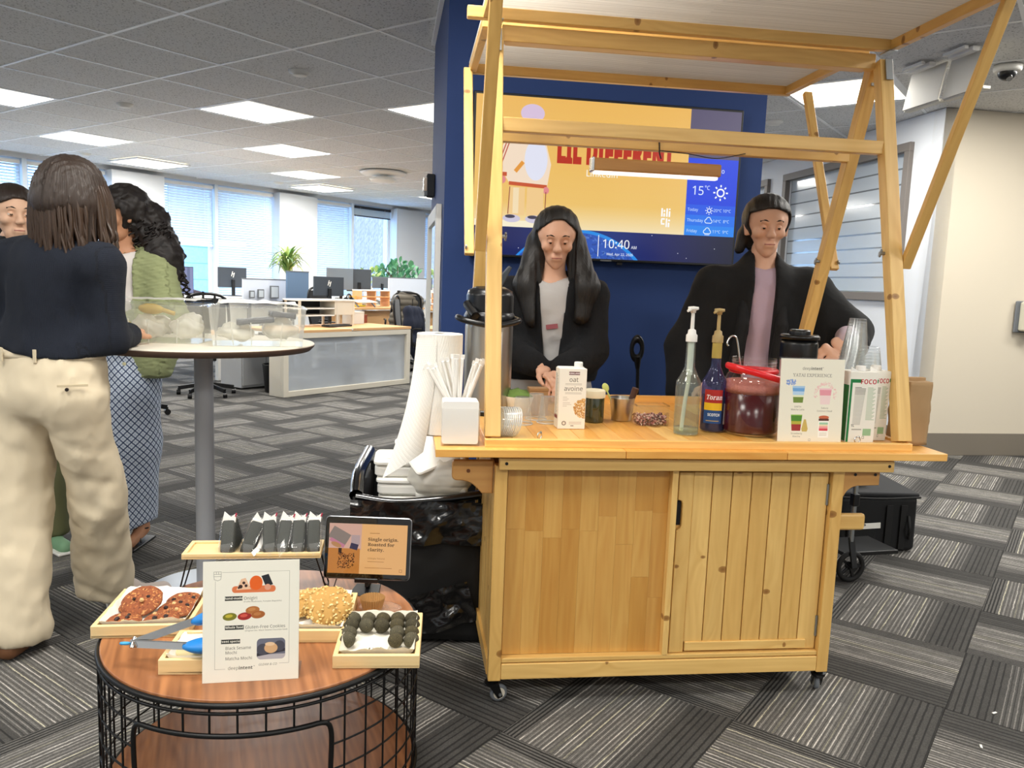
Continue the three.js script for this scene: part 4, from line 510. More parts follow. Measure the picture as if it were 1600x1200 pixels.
{ const t = onCart('paper_bag', 'brown kraft paper bag standing on right counter end', 'paper bag', 1.415, -0.13, WY); const g = bx(0.085, 0.215, 0.1, 0.004); part(t, 'bag_body', bumpy(new THREE.BoxGeometry(0.085, 0.215, 0.1, 8, 16, 8), 0.006, 22, 4), std(0xa98a63, 0.9), [0, 0.11, 0]); part(t, 'folded_top', bx(0.088, 0.02, 0.02, 0.002), std(0xb0906a, 0.9), [0, 0.219, 0]); }
{ const t = thing('long_handled_tool', 'black long handled tool with oval grip against blue wall', 'tool', [0.62, 0, -3.98]); part(t, 'shaft', rod([0.035, 0.02, 0.05], [0.005, 0.95, 0.02], 0.009), M.plasticBlack); part(t, 'grip', new THREE.TorusGeometry(0.026, 0.011, 10, 24).scale(1, 1.9, 1).translate(-0.004, 1.04, 0.02), M.plasticBlack); part(t, 'grip_neck', rod([0.005, 0.94, 0.02], [0, 1.0, 0.02], 0.011, 0.02), M.plasticBlack); part(t, 'head', bx(0.22, 0.06, 0.1, 0.01), M.plasticBlack, [0.04, 0.031, 0.06]); }
// ------------------------------------------------------------ round coffee table with wire cage
const KX = -0.63, KZ = -2.02, KR = 0.4, KH = 0.42;
{
  const t = thing('coffee_table', 'round walnut coffee table with black wire cage base', 'coffee table', [KX, 0, KZ]);
  const topG = (r, y0, y1) => { const g = lathe([[0, y1], [r - 0.003, y1], [r, y1 - 0.003], [r, y0 + 0.003], [r - 0.003, y0], [0, y0]], 72), p = g.attributes.position, uv = g.attributes.uv; for (let i = 0; i < p.count; i++) uv.setXY(i, p.getX(i) * 0.35 + p.getZ(i) * 0.94 + 0.3, -p.getX(i) * 0.94 + p.getZ(i) * 0.35); return g; };
  part(t, 'table_top', topG(KR - 0.004, KH - 0.018, KH), M.walnut); part(t, 'bottom_shelf', topG(KR - 0.008, 0.03, 0.045), M.walnut);
  const ring = (y, r, w) => new THREE.TorusGeometry(r, w, 8, 84).rotateX(Math.PI / 2).translate(0, y, 0);
  for (const [y, w] of [[KH - 0.012, 0.007], [KH - 0.03, 0.004], [0.03, 0.007]]) part(t, 'ring', ring(y, KR, w), M.blackmetal);
  const f0 = -0.49, f1 = 0.66, ft = 0.338, P = (f, y) => [KR * Math.sin(f), y, KR * Math.cos(f)];
  const n = 42; for (let i = 0; i < n; i++) { let f = (i / n) * Math.PI * 2; if (f > Math.PI) f -= Math.PI * 2; const inside = f > f0 && f < f1; part(t, 'wire', rod(P(f, inside ? ft : 0.03), P(f, KH - 0.02), 0.0026, 0.0026, 6), M.blackmetal); }
  for (const y of [0.09, 0.152, 0.214, 0.276, 0.338]) { const pts = []; const a = y === 0.338 ? f1 - 0.03 : f1, b = f0 + Math.PI * 2 + (y === 0.338 ? 0.03 : 0); for (let i = 0; i <= 48; i++) { const f = lerp(a, b, i / 48); pts.push(P(f, y)); } part(t, 'hoop', tube(pts, 0.0026, 1, 6), M.blackmetal); }
  const fr = []; fr.push(P(f0, 0.03), P(f0, 0.2), P(f0, 0.315), P(f0 + 0.02, 0.332)); for (let i = 0; i <= 16; i++) fr.push(P(lerp(f0 + 0.06, f1 - 0.06, i / 16), ft)); fr.push(P(f1 - 0.02, 0.332), P(f1, 0.315), P(f1, 0.2), P(f1, 0.03)); part(t, 'door_frame', tube(fr, 0.006, 4, 8), M.blackmetal);
}
// bamboo trays with baking paper
function bambooTray(label, x, z, w, d, turn, h = 0.032) {
  const t = thing('bamboo_tray', label, 'tray', [x, KH, z], turn, 'bamboo serving trays'), k = 0.012;
  part(t, 'base', bx(w, 0.008, d, 0.001), M.bamboo, [0, 0.0045, 0]);
  for (const s of [-1, 1]) { part(t, 'rim', bx(w, h, k, 0.002), M.bamboo, [0, h / 2 + 0.0005, s * (d - k) / 2]); part(t, 'rim', bx(k, h, d - 2 * k, 0.002), M.bamboo, [s * (w - k) / 2, h / 2 + 0.0005, 0]); }
  return t;
}
function parchment(label, x, z, w, d, turn, seed, crumbs) {
  const n = 26, g = new THREE.PlaneGeometry(w, d, n, n); g.rotateX(-Math.PI / 2); const p = g.attributes.position;
  for (let i = 0; i < p.count; i++) { const px = p.getX(i) / (w / 2), pz = p.getZ(i) / (d / 2), e = Math.max(Math.abs(px), Math.abs(pz)), up = clamp((e - 0.8) / 0.2, 0, 1); p.setY(i, 0.0095 + up * (0.02 + 0.018 * fbm(px * 3 + seed, pz * 3, 1)) + 0.0015 * vnoise(px * 9 + seed, pz * 9) + 0.002); p.setX(i, p.getX(i) * (1 - 0.06 * up)); p.setZ(i, p.getZ(i) * (1 - 0.06 * up)); }
  g.computeVertexNormals();
  const tex = crumbs ? canvasTex(256, 256, (c) => { c.fillStyle = '#f4f0e6'; c.fillRect(0, 0, 256, 256); const r = rng(seed); for (let i = 0; i < 150; i++) { c.fillStyle = r() < 0.6 ? '#4b4632' : '#8d8358'; const a = r() * 6.28, q = r() * 60; c.beginPath(); c.ellipse(120 + Math.cos(a) * q, 200 + Math.sin(a) * q * 0.5, 1 + r() * 3, 1 + r() * 1.6, r() * 3, 0, 7); c.fill(); } }) : null;
  return solo('parchment_sheet', label, 'baking paper', g, std(0xf6f3ea, 0.8, 0, { side: THREE.DoubleSide, ...(tex ? { map: tex } : {}) }), [x, KH, z], [0, turn, 0], 'baking paper in the trays');
}
const tl = (x, z, turn, lx, lz) => [x + Math.cos(turn) * lx + Math.sin(turn) * lz, z - Math.sin(turn) * lx + Math.cos(turn) * lz];
const cookieTex = (base, spots, seed) => canvasTex(256, 256, (c) => { c.fillStyle = base; c.fillRect(0, 0, 256, 256); const r = rng(seed); for (let i = 0; i < 260; i++) { c.fillStyle = spots[Math.floor(r() * spots.length)]; c.globalAlpha = 0.7; c.beginPath(); c.ellipse(r() * 256, r() * 256, 2 + r() * 9, 2 + r() * 6, r() * 3, 0, 7); c.fill(); } });
{ // brown cookies
  const X = -0.93, Z = -2.03, T = 0.14; bambooTray('bamboo tray of brown cookies at left of coffee table', X, Z, 0.238, 0.25, T); parchment('baking paper lining the brown cookie tray', X, Z, 0.222, 0.234, T, 3);
  const m = std(0xffffff, 0.8, 0, { map: rep(cookieTex('#8a4a26', ['#6b3318', '#a9602f', '#c98a4c', '#5a2a14', '#d7a566'], 2), 9, 9), bumpMap: rep(cookieTex('#777', ['#555', '#aaa', '#999'], 3), 9, 9), bumpScale: 0.002 }), chip = std(0x2a1510, 0.5), nut = std(0xd9b27a, 0.7);
  [[-0.035, -0.005, 0.052, 0.5, 0.022, 'large reddish cookie leaning on another in left tray'], [-0.05, -0.02, 0.048, 0.1, 0.004, 'flat cookie lying under the large reddish cookie'], [0.058, -0.055, 0.046, 0.15, 0, 'brown nut cookie at back right of left tray'], [0.055, 0.005, 0.046, 0.12, 0.004, 'brown cookie in the middle right of left tray'], [-0.058, 0.072, 0.045, 0.1, 0, 'brown cookie at front left of left tray'], [0.035, 0.07, 0.045, 0.14, 0, 'brown cookie at front right of left tray']].forEach(([lx, lz, r, tilt, up, l], i) => {
    const [wx, wz] = tl(X, Z, T, lx, lz), t = thing('cookie', l, 'cookie', [wx, KH + 0.021 + up, wz], T + i, 'brown cookies in the left tray'); const g = bumpy(new THREE.SphereGeometry(r, 28, 18).scale(1, 0.24, 1), 0.004, 55, i * 9); g.rotateX(tilt * Math.cos(T + i)); g.rotateZ(tilt * Math.sin(T + i)); part(t, 'crumb', g, m);
    for (let k = 0; k < 5; k++) { const a = i + k * 1.3, q = r * (0.2 + 0.5 * hash3(i, k, 1)); const y = 0.21 * Math.sqrt(Math.max(0, r * r - q * q)); part(t, k % 2 ? 'nut_piece' : 'chocolate_chip', at(new THREE.IcosahedronGeometry(0.0045 + 0.003 * hash3(i, k, 2), 0), 0, 0, 0), k % 2 ? nut : chip, [Math.cos(a) * q, y + 0.001 - tilt * Math.sin(a) * q * Math.cos(T + i) * 0 , Math.sin(a) * q]); }
  });
}
{ // small front tray, mostly hidden by sign and tongs
  const X = -0.665, Z = -1.815, T = 0.1; bambooTray('small bamboo tray behind tall menu sign under blue tongs', X, Z, 0.26, 0.16, T, 0.036); parchment('baking paper lining the small tray under the tongs', X, Z, 0.245, 0.15, T, 8);
  [[-0.07, 0.01, 'pale flat mochi cake at left of the small tray'], [0.03, 0.02, 'pale flat mochi cake hidden behind the menu sign']].forEach(([lx, lz, l], i) => { const [wx, wz] = tl(X, Z, T, lx, lz); solo('mochi_cake', l, 'mochi', bumpy(new THREE.SphereGeometry(0.045, 22, 14).scale(1, 0.25, 0.8), 0.003, 60, i), std(0xe2cf9c, 0.85), [wx, KH + 0.025, wz], undefined, 'pale mochi cakes'); });
}
{ // oat clusters
  const X = -0.53, Z = -2.035, T = 0.09; bambooTray('bamboo tray of oat cookies half hidden by menu sign', X, Z, 0.25, 0.25, T); parchment('baking paper lining the oat cookie tray', X, Z, 0.236, 0.236, T, 14);
  const oat = [std(0xd8b775, 0.85), std(0xc9a35e, 0.85), std(0xe4cb92, 0.85)];
  [[0.065, 0.03, 0.06, 0.5, 'large oat flake cookie propped up at right of tray'], [0.06, -0.045, 0.05, 0.25, 'oat flake cookie at the back of its tray'], [-0.03, -0.02, 0.05, 0.3, 'oat flake cookie next to the menu sign edge'], [0.005, -0.06, 0.045, 0.2, 'small oat flake cookie at rear left of tray']].forEach(([lx, lz, r, tilt, l], i) => {
    const [wx, wz] = tl(X, Z, T, lx, lz), t = thing('oat_cookie', l, 'cookie', [wx, KH + 0.03 + r * 0.5 * Math.sin(tilt) + (i ? 0.004 : 0.014), wz], T, 'oat flake cookies'); const s = new THREE.SphereGeometry(r, 30, 20).scale(1, 0.34, 1); const g = bumpy(s, 0.008, 45, i * 5); g.rotateX(tilt); part(t, 'dough', g, std(0xb98f4e, 0.9));
    const q = rng(40 + i), fl = new THREE.SphereGeometry(0.0048, 6, 4).scale(1, 0.4, 0.75), groups = [[], [], []]; for (let k = 0; k < 260; k++) { const u = q() * 2 - 1, a = q() * 6.283, w = Math.sqrt(1 - u * u), e = new THREE.Euler(q() * 1.2, q() * 6, q() * 1.2), v = V3(w * Math.cos(a) * r, u * r * 0.34, w * Math.sin(a) * r).multiplyScalar(1.03).applyAxisAngle(V3(1, 0, 0), tilt); groups[k % 3].push(fl.clone().applyMatrix4(new THREE.Matrix4().compose(v, new THREE.Quaternion().setFromEuler(e), V3(1, 1, 1)))); }
    groups.forEach((gr, k) => { part(t, 'oat_flakes', gr, oat[k]).userData.kind = 'stuff'; });
  });
}
{ // dark sesame balls
  const X = -0.309, Z = -1.916, T = 0.085; bambooTray('bamboo tray of dark round mochi at right of table', X, Z, 0.205, 0.25, T); parchment('crumb speckled baking paper under the dark mochi', X, Z, 0.19, 0.234, T, 21, true);
  const tx = canvasTex(128, 128, (c) => { c.fillStyle = '#4c4736'; c.fillRect(0, 0, 128, 128); const r = rng(3); for (let i = 0; i < 500; i++) { c.fillStyle = ['#35311f', '#635c44', '#7d7552', '#2a2719'][Math.floor(r() * 4)]; c.fillRect(r() * 128, r() * 128, 1 + r() * 3, 1 + r() * 3); } }), m = std(0xffffff, 0.9, 0, { map: rep(tx, 20, 20), bumpMap: rep(tx, 20, 20), bumpScale: 0.0015 });
  const ms = [0xffffff, 0xcfcabb, 0xe8dfc4].map((c) => { const k = m.clone(); k.color = new THREE.Color(c); return k; }), spots = []; for (let i = 0; i < 5; i++) { spots.push([-0.076 + i * 0.038, -0.085, 0]); spots.push([-0.078 + i * 0.039, -0.044, 0.001]); } spots.push([-0.078, -0.001, 0], [0.042, 0.0, 0], [0.078, -0.002, 0], [-0.077, 0.038, 0], [0.04, 0.04, 0], [0.079, 0.038, 0]);
  spots.forEach(([lx, lz, up], i) => { const [wx, wz] = tl(X, Z, T, lx, lz); const row = lz < -0.06 ? 'back row' : lz < -0.02 ? 'second row' : lz < 0.02 ? 'third row' : 'front row'; const order = spots.filter((s) => Math.abs(s[1] - lz) < 0.01).map((s) => s[0]).sort((p, q) => p - q).indexOf(lx); solo('sesame_mochi', ['leftmost', 'second from left', 'third from left', 'fourth from left', 'rightmost'][order] + ' dark speckled mochi in ' + row + ' of right tray', 'mochi', bumpy(new THREE.SphereGeometry(0.0188 + 0.0012 * hash3(i, 2, 3), 20, 14).scale(1, 0.92, 1), 0.0018, 60, i * 3), ms[Math.floor(hash3(i, 5, 1) * 3)], [wx, KH + 0.031 + up, wz], [0, i * 1.7, 0], 'dark mochi ' + row); });
}
{ // tall printed menu
  const t = thing('snack_menu', 'tall white snack menu card in clear stand on coffee table', 'menu sign', [-0.57, KH, -1.712], 0.19);
  signStand(t, 0.21, 0.276, 0.1, (c, W, Hh) => {
    c.fillStyle = '#f3f0e2'; c.fillRect(0, 0, W, Hh); c.strokeStyle = '#b5b3a6'; c.lineWidth = 3; c.beginPath(); c.moveTo(150, 90); c.lineTo(690, 90); c.lineTo(690, 870); c.lineTo(610, 870); c.moveTo(180, 900); c.lineTo(96, 900); c.lineTo(96, 160); c.stroke(); c.strokeStyle = '#8f8d82'; c.strokeRect(84, 84, 58, 38); c.beginPath(); c.moveTo(84, 122); c.lineTo(88, 148); c.lineTo(114, 158); c.lineTo(138, 148); c.lineTo(142, 122); c.moveTo(84, 104); c.lineTo(142, 104); c.moveTo(104, 84); c.lineTo(104, 104); c.moveTo(122, 84); c.lineTo(122, 104); c.stroke();
    // rice balls on a plate
    c.fillStyle = '#df7a4a'; c.beginPath(); c.roundRect(228, 208, 350, 56, 26); c.fill(); c.fillStyle = '#eec3a0'; c.beginPath(); c.moveTo(262, 240); c.lineTo(300, 150); c.lineTo(336, 140); c.lineTo(380, 236); c.closePath(); c.fill(); c.fillStyle = '#3b2320'; for (const [x, y, w] of [[322, 182, 12], [296, 212, 16], [340, 206, 12], [282, 222, 9]]) { c.beginPath(); c.arc(x, y, w, 0, 7); c.fill(); } c.fillStyle = '#e8641c'; c.beginPath(); c.ellipse(420, 184, 52, 60, 0, 0, 7); c.fill(); c.fillStyle = '#20242a'; c.beginPath(); c.moveTo(462, 128); c.lineTo(520, 112); c.lineTo(556, 200); c.lineTo(500, 222); c.closePath(); c.fill(); c.fillStyle = '#e2a184'; c.beginPath(); c.arc(514, 222, 26, 0, 7); c.fill();
    const tag = (s, x, y, w) => { c.fillStyle = '#22241f'; c.fillRect(x, y, w, 36); txt(c, s, x + w / 2, y + 26, 'bold 26px sans-serif', '#f3f0e2'); };
    tag('hand-made', 172, 292, 140); txt(c, 'Onigiri', 322, 324, '36px sans-serif', '#6a675c', 'left'); txt(c, '(Truffle Mushroom, Pumpkin Mapotofu)', 322, 346, '17px sans-serif', '#8b887c', 'left');
    for (const [x, y, k, k2] of [[212, 462, '#7b7a22', '#c2b23a'], [330, 462, '#a02723', '#d75a4a'], [394, 412, '#b5713a', '#c98a50'], [438, 452, '#a8622e', '#bf7d46']]) { c.fillStyle = k; c.beginPath(); c.ellipse(x, y, 56, 32, -0.1, 0, 7); c.fill(); c.fillStyle = k2; c.beginPath(); c.ellipse(x - 6, y - 6, 30, 14, -0.1, 0, 7); c.fill(); }
    tag('Whole food', 174, 536, 150); txt(c, 'Gluten-Free Cookies', 334, 568, '36px sans-serif', '#6a675c', 'left'); txt(c, '(Original Oat / Black Sesame Chocolate Seed)', 334, 590, '17px sans-serif', '#8b887c', 'left');
    tag('Event special', 144, 652, 152); txt(c, 'Black Sesame', 178, 738, '34px sans-serif', '#6a675c', 'left'); txt(c, 'Mochi', 178, 776, '34px sans-serif', '#6a675c', 'left'); txt(c, 'Matcha Mochi', 178, 826, '34px sans-serif', '#6a675c', 'left');
    c.save(); c.beginPath(); c.roundRect(430, 656, 230, 176, 34); c.clip(); c.fillStyle = '#6d7080'; c.fillRect(430, 656, 230, 176); c.fillStyle = '#b9b4b8'; c.fillRect(430, 790, 230, 50); c.fillStyle = '#2c2c38'; c.save(); c.translate(430, 800); c.rotate(-0.16); c.fillRect(0, -20, 260, 26); c.restore(); c.fillStyle = '#494a56'; c.beginPath(); c.arc(478, 748, 48, 0, 7); c.fill(); c.beginPath(); c.arc(612, 722, 44, 0, 7); c.fill(); c.fillStyle = '#d9ae80'; c.beginPath(); c.ellipse(544, 738, 54, 44, 0, 0, 7); c.fill(); c.fillStyle = '#e9c9a2'; c.beginPath(); c.ellipse(536, 704, 40, 16, 0, 0, 7); c.fill(); c.restore();
    c.textAlign = 'left'; c.font = '38px sans-serif'; c.fillStyle = '#8b887c'; c.fillText('deep', 200, 908); const a = c.measureText('deep').width; c.font = 'bold 38px sans-serif'; c.fillStyle = '#33322b'; c.fillText('intent', 200 + a, 908); c.font = '16px sans-serif'; c.fillText('™', 404, 892); txt(c, 'GLEAM & CO', 518, 884, 'italic 26px sans-serif', '#8b887c', 'center');
  });
}
{ // raised shelf with wrapped rice balls
  const T = 0.14, c = [-0.735, 0, -2.255], t = thing('serving_shelf', 'narrow bamboo serving shelf raised on thin black wire legs', 'serving shelf', c, T), y = 0.535, w = 0.385, d = 0.12;
  part(t, 'board', bx(w, 0.009, d, 0.001), M.bamboo, [0, y, 0]); for (const s of [-1, 1]) { part(t, 'rim', bx(w, 0.016, 0.012, 0.002), M.bamboo, [0, y + 0.004, s * (d - 0.012) / 2]); part(t, 'rim', bx(0.012, 0.016, d - 0.024, 0.002), M.bamboo, [s * (w - 0.012) / 2, y + 0.004, 0]); for (const z of [-1, 1]) part(t, 'leg', rod([s * 0.178, y - 0.004, z * 0.05], [s * 0.208, KH + 0.002, z * 0.03], 0.0024, 0.0024, 6), M.blackmetal); part(t, 'leg_foot', rod([s * 0.208, KH + 0.0025, -0.03], [s * 0.208, KH + 0.0025, 0.03], 0.0024, 0.0024, 6), M.blackmetal); }
  const nori = std(0x1c2117, 0.55, 0, { bumpScale: 0.001 }), wrap = phy({ color: 0xffffff, roughness: 0.06, transmission: 0.97, thickness: 0, side: THREE.DoubleSide }), seal = std(0xe9e6e0, 0.35), tip = std(0xb02a4a, 0.5);
  const tri = new THREE.Shape(); tri.moveTo(-0.045, 0.004); tri.lineTo(0.045, 0.004); tri.quadraticCurveTo(0.052, 0.008, 0.046, 0.02); tri.lineTo(0.012, 0.084); tri.quadraticCurveTo(0, 0.094, -0.012, 0.084); tri.lineTo(-0.046, 0.02); tri.quadraticCurveTo(-0.052, 0.008, -0.045, 0.004);
  const body = bumpy(new THREE.ExtrudeGeometry(tri, { depth: 0.024, bevelEnabled: true, bevelThickness: 0.006, bevelSize: 0.005, bevelSegments: 3, curveSegments: 6 }).translate(0, 0, -0.012).rotateY(Math.PI / 2), 0.0012, 70, 2), film = bumpy(new THREE.ExtrudeGeometry(tri, { depth: 0.034, bevelEnabled: true, bevelThickness: 0.006, bevelSize: 0.009, bevelSegments: 2, curveSegments: 8 }).translate(0, 0, -0.017).rotateY(Math.PI / 2), 0.0035, 80, 9);
  const flapT = slab([[-0.019, 0], [0.019, 0], [0.022, 0.026], [0.006, 0.016], [-0.012, 0.032]], 0.003, 0), flapB = slab([[-0.014, 0], [0.016, 0.004], [0.012, -0.02], [0.0, -0.036], [-0.01, -0.016]], 0.0025, 0);
  [[-0.066, -0.06, 'first wrapped rice ball from the left on shelf'], [-0.02, 0.34, 'second wrapped rice ball leaning right on shelf'], [0.043, -0.04, 'third wrapped rice ball beside the white ribbon'], [0.087, 0.05, 'fourth wrapped rice ball from the left on shelf'], [0.126, 0, 'fifth wrapped rice ball from the left on shelf'], [0.166, 0.02, 'rightmost wrapped rice ball on the shelf']].forEach(([x, lean, l], i) => {
    const [wx, wz] = tl(c[0], c[2], T, x, 0.0), o = thing('wrapped_rice_ball', l, 'rice ball', [wx, y + 0.0065, wz], T, 'wrapped rice balls'); const g = new THREE.Group(); g.name = 'roll'; g.rotation.z = -lean; g.rotation.y = 0.1 * (i % 3 - 1); o.add(g);
    part(g, 'seaweed', body, nori); part(g, 'wrapper', film, wrap); part(g, 'top_flap', flapT, seal, [0, 0.082, 0.012], [-0.25, 0, 0]); part(g, 'front_flap', flapB, wrap, [0, 0.03, 0.056], [-0.5, 0, 0]); part(g, 'pull_tab', bx(0.004, 0.018, 0.002), tip, [0.02, 0.1, 0.01], [0, 0, -0.3]); part(g, 'side_film', slab([[-0.01, 0.01], [0.006, 0.012], [0.004, 0.08], [-0.004, 0.086]], 0.002, 0), seal, [0.003, 0, 0.03], [-0.46, 0, 0]);
  });
  const [rx, rz] = tl(c[0], c[2], T, 0.016, 0.03); solo('paper_ribbon', 'white paper strip lying between rice balls on the shelf', 'paper strip', merge([bar([0.012, 0.05, -0.03], [0, 0.012, 0.01], 0.012, 0.0015, 0), bar([0, 0.012, 0.01], [-0.012, 0.004, 0.04], 0.014, 0.0015, 0)]), M.paper, [rx, y + 0.008, rz], [0, T, 0]);
}
{ // tablet on stand
  const t = thing('tablet_stand', 'black tablet on stand showing orange coffee advert', 'tablet', [-0.4, KH, -2.29], 0.0), g = new THREE.Group(); g.name = 'tablet'; g.position.set(-0.01, 0.125, 0.01); g.rotation.set(-0.2, 0, 0.0); t.add(g);
  part(g, 'casing', slab(roundRect(0.256, 0.184, 0.014), 0.008, 0.002), std(0x9a9da2, 0.35, 0.8), [0, 0, -0.008]); part(g, 'bezel', slab(roundRect(0.252, 0.18, 0.012), 0.002, 0.0005), phy({ color: 0x060607, roughness: 0.08, clearcoat: 1 }), [0, 0, -0.0015]);
  const tx = canvasTex(720, 480, (c) => {
    c.fillStyle = '#f2b878'; c.fillRect(0, 0, 720, 480); c.fillStyle = '#dcae9c'; c.fillRect(0, 0, 300, 250); c.fillStyle = '#c9813e'; c.fillRect(0, 240, 290, 240); c.fillStyle = '#8f8078'; c.save(); c.translate(92, 130); c.rotate(0.5); c.fillRect(-90, -70, 180, 120); c.fillStyle = '#c97f96'; c.fillRect(-60, 40, 150, 34); c.restore(); c.fillStyle = '#b9a1a0'; c.fillRect(206, 110, 80, 90); c.fillStyle = '#3b3550'; c.save(); c.translate(234, 222); c.rotate(0.25); c.fillRect(-36, -30, 72, 56); c.restore(); c.fillStyle = '#c08a5a'; c.beginPath(); c.ellipse(70, 206, 50, 22, 0.4, 0, 7); c.fill(); c.fillStyle = '#33201a'; c.fillRect(92, 238, 30, 50);
    const r = rng(12); for (let i = 0; i < 130; i++) { c.fillStyle = i % 3 ? '#3a1d10' : '#8a4a1e'; c.beginPath(); c.ellipse(150 + (r() - 0.4) * 150, 360 + (r() - 0.5) * 150, 7, 4, r() * 3, 0, 7); c.fill(); }
    c.fillStyle = '#2e2016'; c.textAlign = 'left'; c.font = 'bold 42px serif'; c.fillText('Single origin.', 360, 160); c.fillText('Roasted for', 360, 210); c.fillText('clarity.', 360, 260); c.fillStyle = '#a9713c'; c.fillRect(376, 84, 90, 5); c.font = '20px serif'; c.fillText('Ethiopia Natural', 364, 336); c.fillRect(364, 358, 150, 4); c.fillRect(340, 418, 250, 4); c.strokeStyle = '#a9713c'; c.lineWidth = 3; c.strokeRect(660, 430, 24, 24);
  }); part(g, 'display', new THREE.PlaneGeometry(0.232, 0.146), std(0x050505, 0.08, 0, { emissive: 0xffffff, emissiveMap: tx, emissiveIntensity: 0.85 }), [0, -0.002, 0.0012]);
  part(t, 'foot', slab([[-0.045, 0], [0.045, 0], [0.036, 0.09], [-0.036, 0.09]], 0.004, 0.001).rotateX(-Math.PI / 2), M.plasticBlack, [-0.01, 0.0005, 0.07]); part(t, 'neck', bar([-0.01, 0.004, 0.0], [-0.01, 0.1, -0.02], 0.05, 0.012, 0.003, [1, 0, 0]), M.plasticBlack); part(t, 'clamp', bx(0.07, 0.014, 0.02, 0.003), M.plasticBlack, [-0.01, 0.032, 0.022]); part(t, 'cable', tube([[-0.1, 0.04, -0.01], [-0.105, 0.02, 0.0], [-0.11, 0.003, 0.02], [-0.15, 0.003, -0.03], [-0.16, 0.003, -0.08]], 0.0016), M.black);
}
{ // paper baking cup and its wrapper
  const pl = []; const N = 180; const g = new THREE.CylinderGeometry(0.034, 0.024, 0.04, N, 1, true), p = g.attributes.position; for (let i = 0; i < p.count; i++) { const a = Math.atan2(p.getZ(i), p.getX(i)), k = 1 + 0.05 * Math.sin(a * 30); p.setX(i, p.getX(i) * k); p.setZ(i, p.getZ(i) * k); } g.computeVertexNormals();
  const t = thing('baking_cup', 'empty pleated brown paper baking cup before the tablet', 'baking cup', [-0.366, KH + 0.0005, -2.12]); const bm = std(0xb98f58, 0.85, 0, { side: THREE.DoubleSide }); part(t, 'pleated_wall', g, bm, [0, 0.0205, 0]); part(t, 'bottom', new THREE.CylinderGeometry(0.0235, 0.0235, 0.001, 32), bm, [0, 0.001, 0]);
  const f = bumpy(new THREE.SphereGeometry(0.05, 24, 14).scale(1.2, 0.14, 0.7), 0.006, 40, 3); solo('plastic_wrapper', 'crumpled clear plastic wrapper beside paper baking cup', 'wrapper', f, M.film, [-0.345, KH + 0.0105, -2.125]);
}
{ // tongs lying over the trays
  const t = thing('serving_tongs', 'steel serving tongs with blue silicone heads', 'tongs', [0, 0, 0]), blue = std(0x1279c4, 0.45);
  const A = [-0.872, 0.468, -1.775], B1 = [-0.73, 0.519, -1.8], B2 = [-0.728, 0.4805, -1.748]; const arm = (b, up) => merge([bar(A, b, 0.018, 0.0016, 0, up), bar([A[0], A[1] + 0.007, A[2]], [b[0], b[1] + 0.007, b[2]], 0.0016, 0.01, 0, up)]);
  part(t, 'arm', arm(B1, [0, 0.3, 1]), M.chrome); part(t, 'arm', arm(B2, [0, 0.3, 1]), M.chrome); part(t, 'hinge', rod([A[0] + 0.006, A[1] - 0.005, A[2] + 0.012], [A[0] + 0.006, A[1] + 0.012, A[2] - 0.008], 0.005), M.chrome);
  const head = (b, dir) => { const g = new THREE.SphereGeometry(0.05, 18, 12).scale(1.15, 0.32, 0.55); g.rotateZ(dir); return bumpy(g.translate(b[0] + 0.045, b[1] + 0.045 * Math.tan(dir), b[2]), 0.002, 50); }; part(t, 'silicone_head', head(B1, 0.3), blue); part(t, 'silicone_head', head(B2, 0.06), blue);
  part(t, 'hanging_ring', new THREE.TorusGeometry(0.009, 0.0035, 8, 20).rotateX(1.2).translate(A[0] - 0.014, A[1], A[2]), std(0x3d9fd6, 0.45));
}
